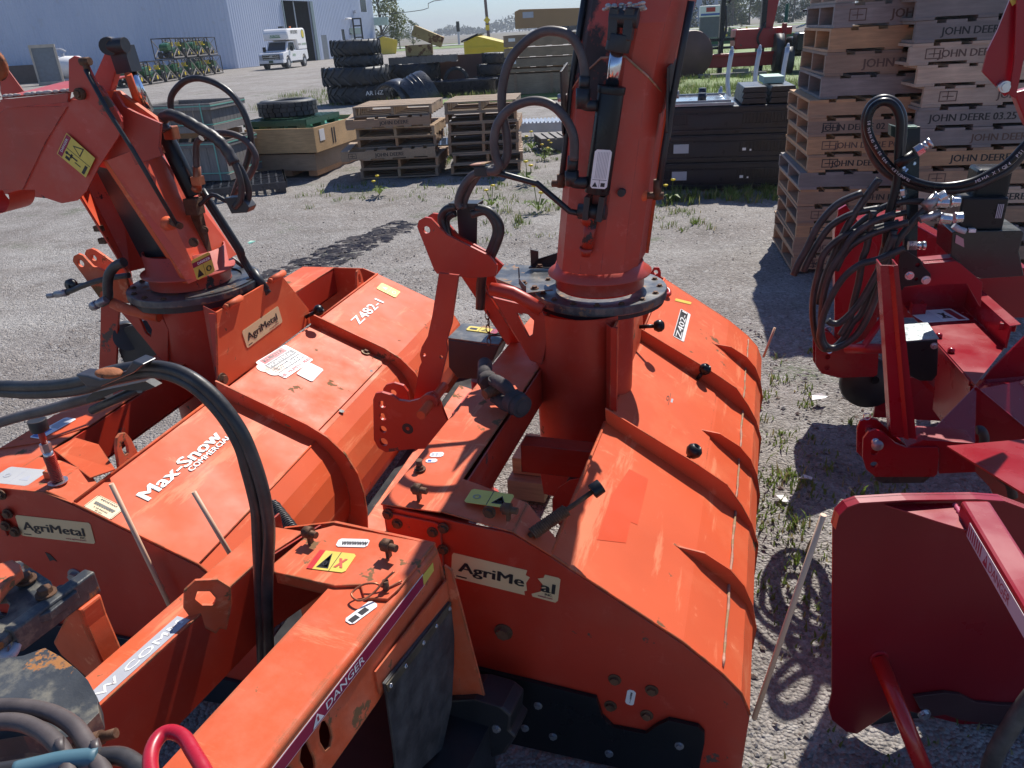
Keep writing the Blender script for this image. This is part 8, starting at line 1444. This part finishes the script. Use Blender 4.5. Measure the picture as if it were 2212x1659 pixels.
b = MB(); [b.box(C('B', .615, 'X2', 1930+18*k, 1280), (.003, .002, .05)) for k in range(4)]; b.build('motor_print', GREYS, MT)
for (x0, y0), (x1, y1) in (((1290, 1185), (1420, 1190)), ((1440, 1180), (1540, 1180)), ((1320, 1350), (1450, 1365)), ((1480, 1350), (1570, 1345)), ((1240, 1120), (1330, 1180)), ((1310, 1150), (1400, 1105))):
    a_, c_ = C('B', .58, 'X2', x0, y0), C('B', .58, 'X2', x1, y1); b = MB(); b.cyl(a_, c_, .019, n=8, sm=False); b.cyl(a_, a_+(c_-a_)*.25, .0205, n=16); b.build('steel_elbow', STEEL, MT, bevel=.002)
b = MB(); b.cyl(C('B', .57, 'X2', 1170, 1240), C('B', .58, 'X2', 1290, 1140), .020, n=14); b.cyl(C('B', .57, 'X2', 1120, 1370), C('B', .58, 'X2', 1330, 1300), .014, n=12); b.build('hose_coupling', STEELD, MT)
b = MB(); b.tube([C('B', .59, 'X2', x, y) for x, y in ((1475, 1430), (1530, 1470), (1600, 1490))], .011, 10, smooth=2); b.build('plug', GREYS, MT); b = MB(); b.box(C('B', .60, 'X2', 1665, 1480), (.022, .02, .012)); b.build('plug', WHITE, MT)
# red deflector at the top right corner
pc('chute_deflector', 'B', .35, 'R3', [(1942, 465), (1975, 330), (2040, 200), (2120, 0), (2160, -150), (2400, -150), (2400, 0), (2212, 120), (2140, 420), (2120, 600), (2090, 625), (2060, 590)], (0, .012, 0), mt=RED)
b = MB(); b.prism([C('B', .33, 'R3', x, y) for x, y in ((2165, -150), (2300, -150), (2190, 450), (2150, 640), (2110, 610), (2140, 400))], (0, -.01, 0)); b.build('deflector_edge', RED, C_, bevel=.001)
b = MB(); b.prism([C('B', .40, 'R3', x, y) for x, y in ((2150, 600), (2300, 560), (2330, 1000), (2212, 765), (2170, 660))], (0, .05, 0)); DFE = b.build('deflector_arm', RED, C_, bevel=.004); b = MB(); c_ = C('B', .33, 'R3', 2088, 562); b.cyl(c_+V((0, .02, 0)), c_+V((0, -.008, 0)), .017, n=20); b.cyl(c_+V((0, -.008, 0)), c_+V((0, -.014, 0)), .012, n=16); b.build('pivot_bolt', STEEL, DFE)
b = MB(); b.prism([C('B', .345, 'R3', x, y) for x, y in ((2118, 0), (2135, 40), (2160, 20), (2150, -30))], (0, -.001, 0)); b.build('yellow_sticker', YEL, DFE)
b = MB(); b.cyl(C('Z', 0, 'R6', 1520, 1050)+V((.1, .3, 0)), C('Z', 0, 'R6', 1520, 1050)+V((.1, .3, .5)), .03, n=12); b.build('stand_leg', RED, C_)
b = MB(); b.prism([C('B', 1.2, 'R6', 1280, 780), C('B', 1.2, 'R6', 1280, 780)+V((.9, 0, 0)), C('B', 1.2, 'R6', 1280, 780)+V((.9, 0, -.22)), C('B', 1.2, 'R6', 1280, 780)+V((0, 0, -.22))], (0, .02, 0)); b.build('rear_wall', RED, C_)
# wood spacer under
# ================================================================ RED BLOWER IN THE RIGHT FOREGROUND
FD = Frame(.82, 1.50, 0)
D_ = thing('snow_blower', 'glossy dark red blower end in the lower right corner with striped warning tape', 'snow blower', FD.O, 0)
Dq = lambda ax, v, k, x, y: q(FD, ax, v, k, (x, y))
pnl = [('D', 1797, 1500), ('D', 1799, 1132), ('D', 1806, 1104), ('D', 1824, 1086), ('D', 1850, 1077), ('D', 1950, 1071), ('D', 2100, 1069), ('D', 2160, 1073), ('D', 2300, 1125), ('D', 2300, 1620), ('R9', 1380, 1270), ('R9', 1130, 1440), ('R9', 1060, 1425), ('R9', 970, 1350), ('R9', 945, 1270)]
PW_ = [Dq('B', 0, *t) for t in pnl]
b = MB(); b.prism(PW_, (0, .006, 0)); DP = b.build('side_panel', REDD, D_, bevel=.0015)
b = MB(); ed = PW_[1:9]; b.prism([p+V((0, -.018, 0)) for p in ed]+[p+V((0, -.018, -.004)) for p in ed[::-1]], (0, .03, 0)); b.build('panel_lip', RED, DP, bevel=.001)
b = MB(); fl = [Dq('Z', .735, 'R6', x, y) for x, y in ((1310, 1622), (1500, 1612), (1770, 1610), (1860, 1700), (1905, 1775), (1850, 1790), (1650, 1730), (1450, 1665))]; b.prism(fl, (0, 0, .004)); b.build('top_flange', RED, D_, bevel=.001)
# tube beam running to the right
Bt = [Dq('Z', .775, 'R6', x, y) for x, y in ((1790, 1590), (2010, 1600), (2330, 2140), (2330, 2330), (2110, 1990), (1900, 1780))]
b = MB(); tp = [Dq('Z', .775, 'R6', x, y) for x, y in ((1800, 1580), (1990, 1580), (2380, 2180), (2380, 2560))]; v_ = V((0, 0, -.055)); b.add(tp+[p+v_ for p in tp], [(0, 1, 2, 3), (7, 6, 5, 4), (0, 4, 5, 1), (1, 5, 6, 2), (2, 6, 7, 3), (3, 7, 4, 0)]); BMD = b.build('beam', RED, D_, bevel=.008)
l0, l1 = tp[0].lerp(tp[3], .16), tp[3]; dd_ = (l1-l0).normalized(); nn_ = dd_.cross(V((0, 0, 1))).normalized(); 
if nn_.x > 0: nn_ = -nn_
vd = V((0, 0, 1)); o_ = l0+nn_*.0015+V((0, 0, -.046)); Lt = (l1-l0).length; b = MB(); b.prism([o_, o_+dd_*Lt, o_+dd_*Lt+vd*.036, o_+vd*.036], nn_*.0008)
T_ = lambda x, y, e: o_+dd_*x+vd*y+nn_*(.0008+e)
for k in range(7): x = .006+.012*k; b.prism([T_(x, .005, 0), T_(x+.0055, .005, 0), T_(x+.0055-.003, .031, 0), T_(x-.003, .031, 0)], nn_*.0004, 1)
b.prism([T_(.098, .004, 0), T_(.122, .004, 0), T_(.110, .031, 0)], nn_*.0004, 1); b.text('DANGER', T_(.128, .007, .0006), dd_, vd, .022, 1, .11, .0); b.prism([T_(.1085, .012, .0005), T_(.1115, .012, .0005), T_(.1115, .024, .0005), T_(.1085, .024, .0005)], nn_*.0003, 0); b.build('warning_tape', [mat('pinkish_white_tape', (.62, .48, .52), .4), mat('tape_red', (.40, .02, .05), .4)], BMD, recalc=False)
for p in ((1760, 1700), (1775, 1745)): pass
b = MB(); b.tube([Dq('Z', .74, 'R6', x, y) for x, y in ((1760, 1605), (1800, 1670), (1850, 1740), (1890, 1775))], .006, 8, rf=lambda t, i: .8+.4*(i % 2)); b.build('weld_bead', mat('shiny_weld', (.55, .10, .16), .15, coat=1), BMD)
# round tube crossing the opening
t0_, t1_ = Dq('B', -.03, 'R9', 1305, 1000), Dq('B', -.22, 'R9', 1600, 1760); b = MB(); b.cyl(t0_+V((-.0, .035, .0)), t1_, .021, n=28); b.build('cross_tube', mat('bright_red_tube', (.50, .012, .01), .25, coat=.4), D_)
b = MB(); b.cyl(t0_+V((0, .035, 0)), t0_+V((0, .025, 0)), .024, n=24); b.build('weld_ring', RED, D_)
wv_ = [(1500, 1200), (1560, 1190), (1700, 1172), (1800, 1185), (1900, 1235), (2050, 1250), (2300, 1255), (2300, 1420), (2150, 1400), (1950, 1370), (1800, 1350), (1700, 1315), (1600, 1330), (1540, 1280)]
b = MB(); b.prism([Dq('B', .02 if 0 else -.012, 'R9', x, y) for x, y in wv_], (0, .01, 0)); WV = b.build('cutting_plate', mat('dark_maroon_plate', (.05, .02, .022), .4), D_, bevel=.001); bolt(WV, Dq('B', -.014, 'R9', 1565, 1310), (0, -1, 0), .012, STEEL)
b = MB(); b.prism([Dq('B', .03, 'R9', x, y) for x, y in ((1130, 1440), (1380, 1270), (2400, 1350), (2400, 2100), (1400, 1900), (1150, 1560))], (0, .04, 0)); b.build('inner_floor', BLK, D_)
b = MB(); b.prism([Dq('B', .0, 'R9', x, y) for x, y in ((1073, 1478), (1450, 1490), (1800, 1560), (2100, 1900), (1300, 1800), (1120, 1560))], (0, .01, 0)); b.build('scraper', mat('dark_blue_steel', (.02, .025, .06), .4, metal=.3), D_, bevel=.001)
b = MB(); b.tube([Dq('B', -.28, 'R9', x, y) for x, y in ((2330, 1120), (2212, 1260), (2110, 1420), (2030, 1560), (1985, 1700), (1970, 1850))], .02, 14); b.build('hydraulic_hose', RUBBER, D_)

b = MB(); e1, e2 = PW_[8], PW_[9]; bk = [e1, e2, e2+V((.9, .05, 0)), e1+V((.9, .05, 0))]; b.prism(bk, (0, .006, 0)); b.prism([e1, e1+V((.9, .05, 0)), e1+V((.9, .55, -.08)), e1+V((0, .50, -.08))], (0, 0, .005)); b.build('hood_shell', RED, D_, bevel=.001)
# ================================================================ GROUND COVER
def stones():
    b = MB(); base = [V(p).normalized() for p in ((0, 0, 1), (0, 0, -1), (1, 0, 0), (-1, 0, 0), (0, 1, 0), (0, -1, 0))]; F = [(0, 2, 4), (0, 4, 3), (0, 3, 5), (0, 5, 2), (1, 4, 2), (1, 3, 4), (1, 5, 3), (1, 2, 5)]
    for k in range(9500):
        if k < 5200: x, y = U(.4, 3.0), U(.7, 4.6)
        elif k < 8200: x, y = U(-3.2, .6), U(2.2, 7.5)
        else: x, y = U(-2, 4), U(4, 9)
        s = U(.004, .011)*(1.5 if R() < .12 else 1); a = U(0, pi); ca_, sa_ = cos(a), sin(a); sx, sy, sz = s*U(.8, 1.4), s*U(.6, 1), s*U(.4, .7); z = hgt(x, y)
        b.add([(x+(p.x*sx*ca_-p.y*sy*sa_), y+(p.x*sx*sa_+p.y*sy*ca_), z+p.z*sz+sz*.4) for p in base], F, k % 4)
    tag(b.build('loose_stones', [mat('stone_grey', (.20, .185, .18), .8, var=.3, vs=60), mat('stone_dark', (.10, .095, .10), .8, var=.3, vs=60), mat('stone_pale', (.34, .31, .28), .8, var=.2, vs=60), mat('stone_brown', (.22, .17, .14), .8, var=.3, vs=60)], recalc=False), 'small loose stones scattered over the gravel yard', 'stones', kind='stuff')
stones()
def tufts(spots, name, label, mats):
    b = MB()
    for (x, y, r_, n, h) in spots:
        for _ in range(n):
            q = abs(random.gauss(0, .5))*r_; a = U(0, 2*pi); px, py = x+cos(a)*q, y+sin(a)*q; an = U(0, 2*pi); l = h*U(.4, 1.1); bend = l*U(.2, .9); d = V((cos(an), sin(an), 0)); s_ = V((-d.y, d.x, 0))*U(.002, .005)*(1+h*3)
            z = hgt(px, py) if y < 14 else 0; p = V((px, py, z)); m_ = p+d*bend*.35+V((0, 0, l*.6)); t = p+d*bend+V((0, 0, l))
            b.add([p-s_, p+s_, m_+s_*.8, t, m_-s_*.8], [(0, 1, 2, 4), (4, 2, 3)], 0 if R() < .8 else 1)
    tag(b.build(name, mats, recalc=False), label, 'grass', kind='stuff')
sp = []
DRY = leafmat('dry_grass_blades', (.28, .24, .11), .3)
for _ in range(120): sp.append((U(.55, 1.5), U(1.2, 3.3), .12, 6, .024))
for _ in range(70): sp.append((U(.9, 1.9), U(1.8, 2.9), .10, 14, .035))
for _ in range(26): sp.append((U(1.2, 2.4), U(3.0, 4.2), .06, 12, .045))
for _ in range(150): sp.append((U(-.2, 2.1), U(7.0, 9.0) if R() < .4 else U(8.8, 16), .16, 18, .06))
for _ in range(60): sp.append((U(-2.6, .2), U(9.2, 10.9), .12, 10, .06))
for _ in range(50): sp.append((U(1.8, 3.3), U(8.3, 8.9), .12, 24, .11))
for _ in range(40): sp.append((U(-1, 1.2), U(12, 17), .2, 24, .08))
for (px, py, h, n) in ((1120, 480, .2, 60), (1505, 480, .14, 60), (1720, 1130, .09, 70), (1650, 1260, .09, 50), (1720, 1210, .08, 50), (1850, 1060, .18, 16), (1700, 1030, .1, 60), (1745, 860, .05, 50), (1690, 930, .05, 60), (1060, 1065, .08, 50), (1160, 1040, .07, 40)):
    P = gz(px, py); sp.append((P.x, P.y, .1, n*2//3, h*.6))
tufts(sp, 'weeds', 'scattered tufts of weeds and thin grass on the gravel', [GRASSB, DRY]); sp = []
for _ in range(420): x = U(-8, 12); sp.append((x, U(24.5, 33)+x*.1, .5, 22, .2))
for _ in range(260): sp.append((U(4.2, 11), U(19, 24), .45, 26, .2))
for _ in range(120): sp.append((U(5, 16), U(33, 60), .8, 26, .22))
tufts(sp, 'tall_grass', 'band of taller weeds around the stored things in the yard', [GRASSB, DRY])
strip('yard_verge', [(-3.0, 23.4), (0, 22.8), (3, 22.3), (6, 21.5), (12, 22.5), (20, 25)], [(-3, 24.6), (0, 24.5), (3, 25.5), (12, 75), (20, 72), (32, 66)], .012, GRASSM)
b = MB()
for k in range(620):                                     # pressed clods of a tyre track behind the blowers
    t = R(); ln_ = k % 4; a_, c_ = gz(560+ln_*38, 600-ln_*4), gz(850+ln_*10, 492-ln_*6); p = a_.lerp(c_, t)+V((U(-.16, .16), U(-.05, .05), 0)); l, wd, an = U(.02, .06), U(.006, .014), U(-.35, .35)+.3
    d = V((cos(an), sin(an), 0)); q_ = V((-d.y, d.x, 0)); z = hgt(p.x, p.y) if -5 < p.x < 7 else 0; p.z = z
    b.add([p-d*l-q_*wd, p+d*l-q_*wd, p+d*l+q_*wd, p-d*l+q_*wd, p-d*l*.7+V((0, 0, .014)), p+d*l*.7+V((0, 0, .012))], [(0, 1, 5, 4), (2, 3, 4, 5), (1, 2, 5), (3, 0, 4)], 0)
tag(b.build('tyre_track', mat('dark_clods', (.17, .15, .14), .9, var=.3, vs=30), recalc=False), 'dark pressed clods of a tyre track across the gravel', 'track', kind='stuff')
# dandelions
proto = thing('dandelion', 'x', 'plant'); b = MB()
for k in range(11):
    a = 2*pi*k/11+U(-.2, .2); l = U(.09, .16); d = V((cos(a), sin(a), 0)); s_ = V((-d.y, d.x, 0))*.014
    b.add([(0, 0, .0), d*l*.5+s_+V((0, 0, l*.5)), d*l+V((0, 0, l*.35)), d*l*.5-s_+V((0, 0, l*.5))], [(0, 1, 2, 3)])
b.build('leaf_rosette', GRASSB, proto, recalc=False); FLW = flat('dandelion_yellow', (.85, .62, .02))
for q in ((.02, .01, .17), (-.04, .03, .13)):
    b = MB(); b.tube([(0, 0, 0), (q[0]*.6, q[1], q[2]*.6), q], .003, 5, smooth=2); st = b.build('stem', GRASSB, proto); b = MB(); b.lathe(q, [(0, -.006), (.02, 0), (.019, .01), (0, .014)], 9); b.build('flower', FLW, proto).parent = st
DN = [((1062, 445), 'dandelion on the bare gravel right of the clamped hoses'), ((1163, 455), 'low dandelion just left of the tall chute'), ((1137, 395), 'dandelion in the weeds right of the right wooden stack'), ((1185, 330), 'dandelion close to the tall chute beside the single pallet'), ((1148, 322), 'highest dandelion in the weeds beside the right wooden stack'), ((1175, 345), 'dandelion between the right wooden stack and the single pallet'), ((1450, 435), 'dandelion in front of the black bins right of the tall chute'), ((820, 420), 'tall weed with yellow head in front of the left wooden stack'), ((1440, 190), 'dandelion in the grass left of the galvanised rack'), ((955, 360), 'small dandelion between the two wooden stacks')]
for i, ((px, py), lab) in enumerate(DN):
    P = gz(px, py); P.z = 0
    if i == 0: proto.location = P; proto['label'] = lab; proto['group'] = 'dandelions in the yard'; proto.scale = (1.3,)*3
    else: o = dup(proto, P, U(0, 6), lab, 'dandelions in the yard'); o.scale = (U(1.1, 1.7),)*3
# paper scraps
for i, (px, py, s) in enumerate(((1770, 865, .045), (545, 527, .05), (1688, 1085, .03), (1740, 1040, .03))):
    P = gz(px, py); b = MB(); b.prism([(-s, -s*.4, 0), (s*.3, -s*.6, .01), (s, .1*s, .004), (.2*s, s*.6, .015), (-s*.7, s*.5, .006)], (0, 0, .003))
    tag(b.build('scrap', WHITE if i != 1 else TEAL, loc=(P.x, P.y, P.z+.012), rz=i), ('crumpled pale scrap on the gravel beside the red blower', 'small green plastic strip on the gravel behind the left blower', 'tiny white scrap beside the orange hood', 'tiny pale scrap on the moss between the blowers')[i], 'litter', 'scraps on the ground')

# the air: thin haze over the whole place
bh = MB(); m_ = bpy.data.materials.new('air'); m_.use_nodes = True; m_.node_tree.nodes.clear(); k_ = NT(m_); pv = k_.n('VolumePrincipled'); pv.inputs['Density'].default_value = .00045; pv.inputs['Color'].default_value = (.86, .92, 1, 1); om = k_.n('OutputMaterial'); k_.ln(pv.outputs[0], om.inputs['Volume'])
bh.box((0, 1200, 19), (5400, 2600, 42)); tag(bh.build('haze', m_), kind='stuff')
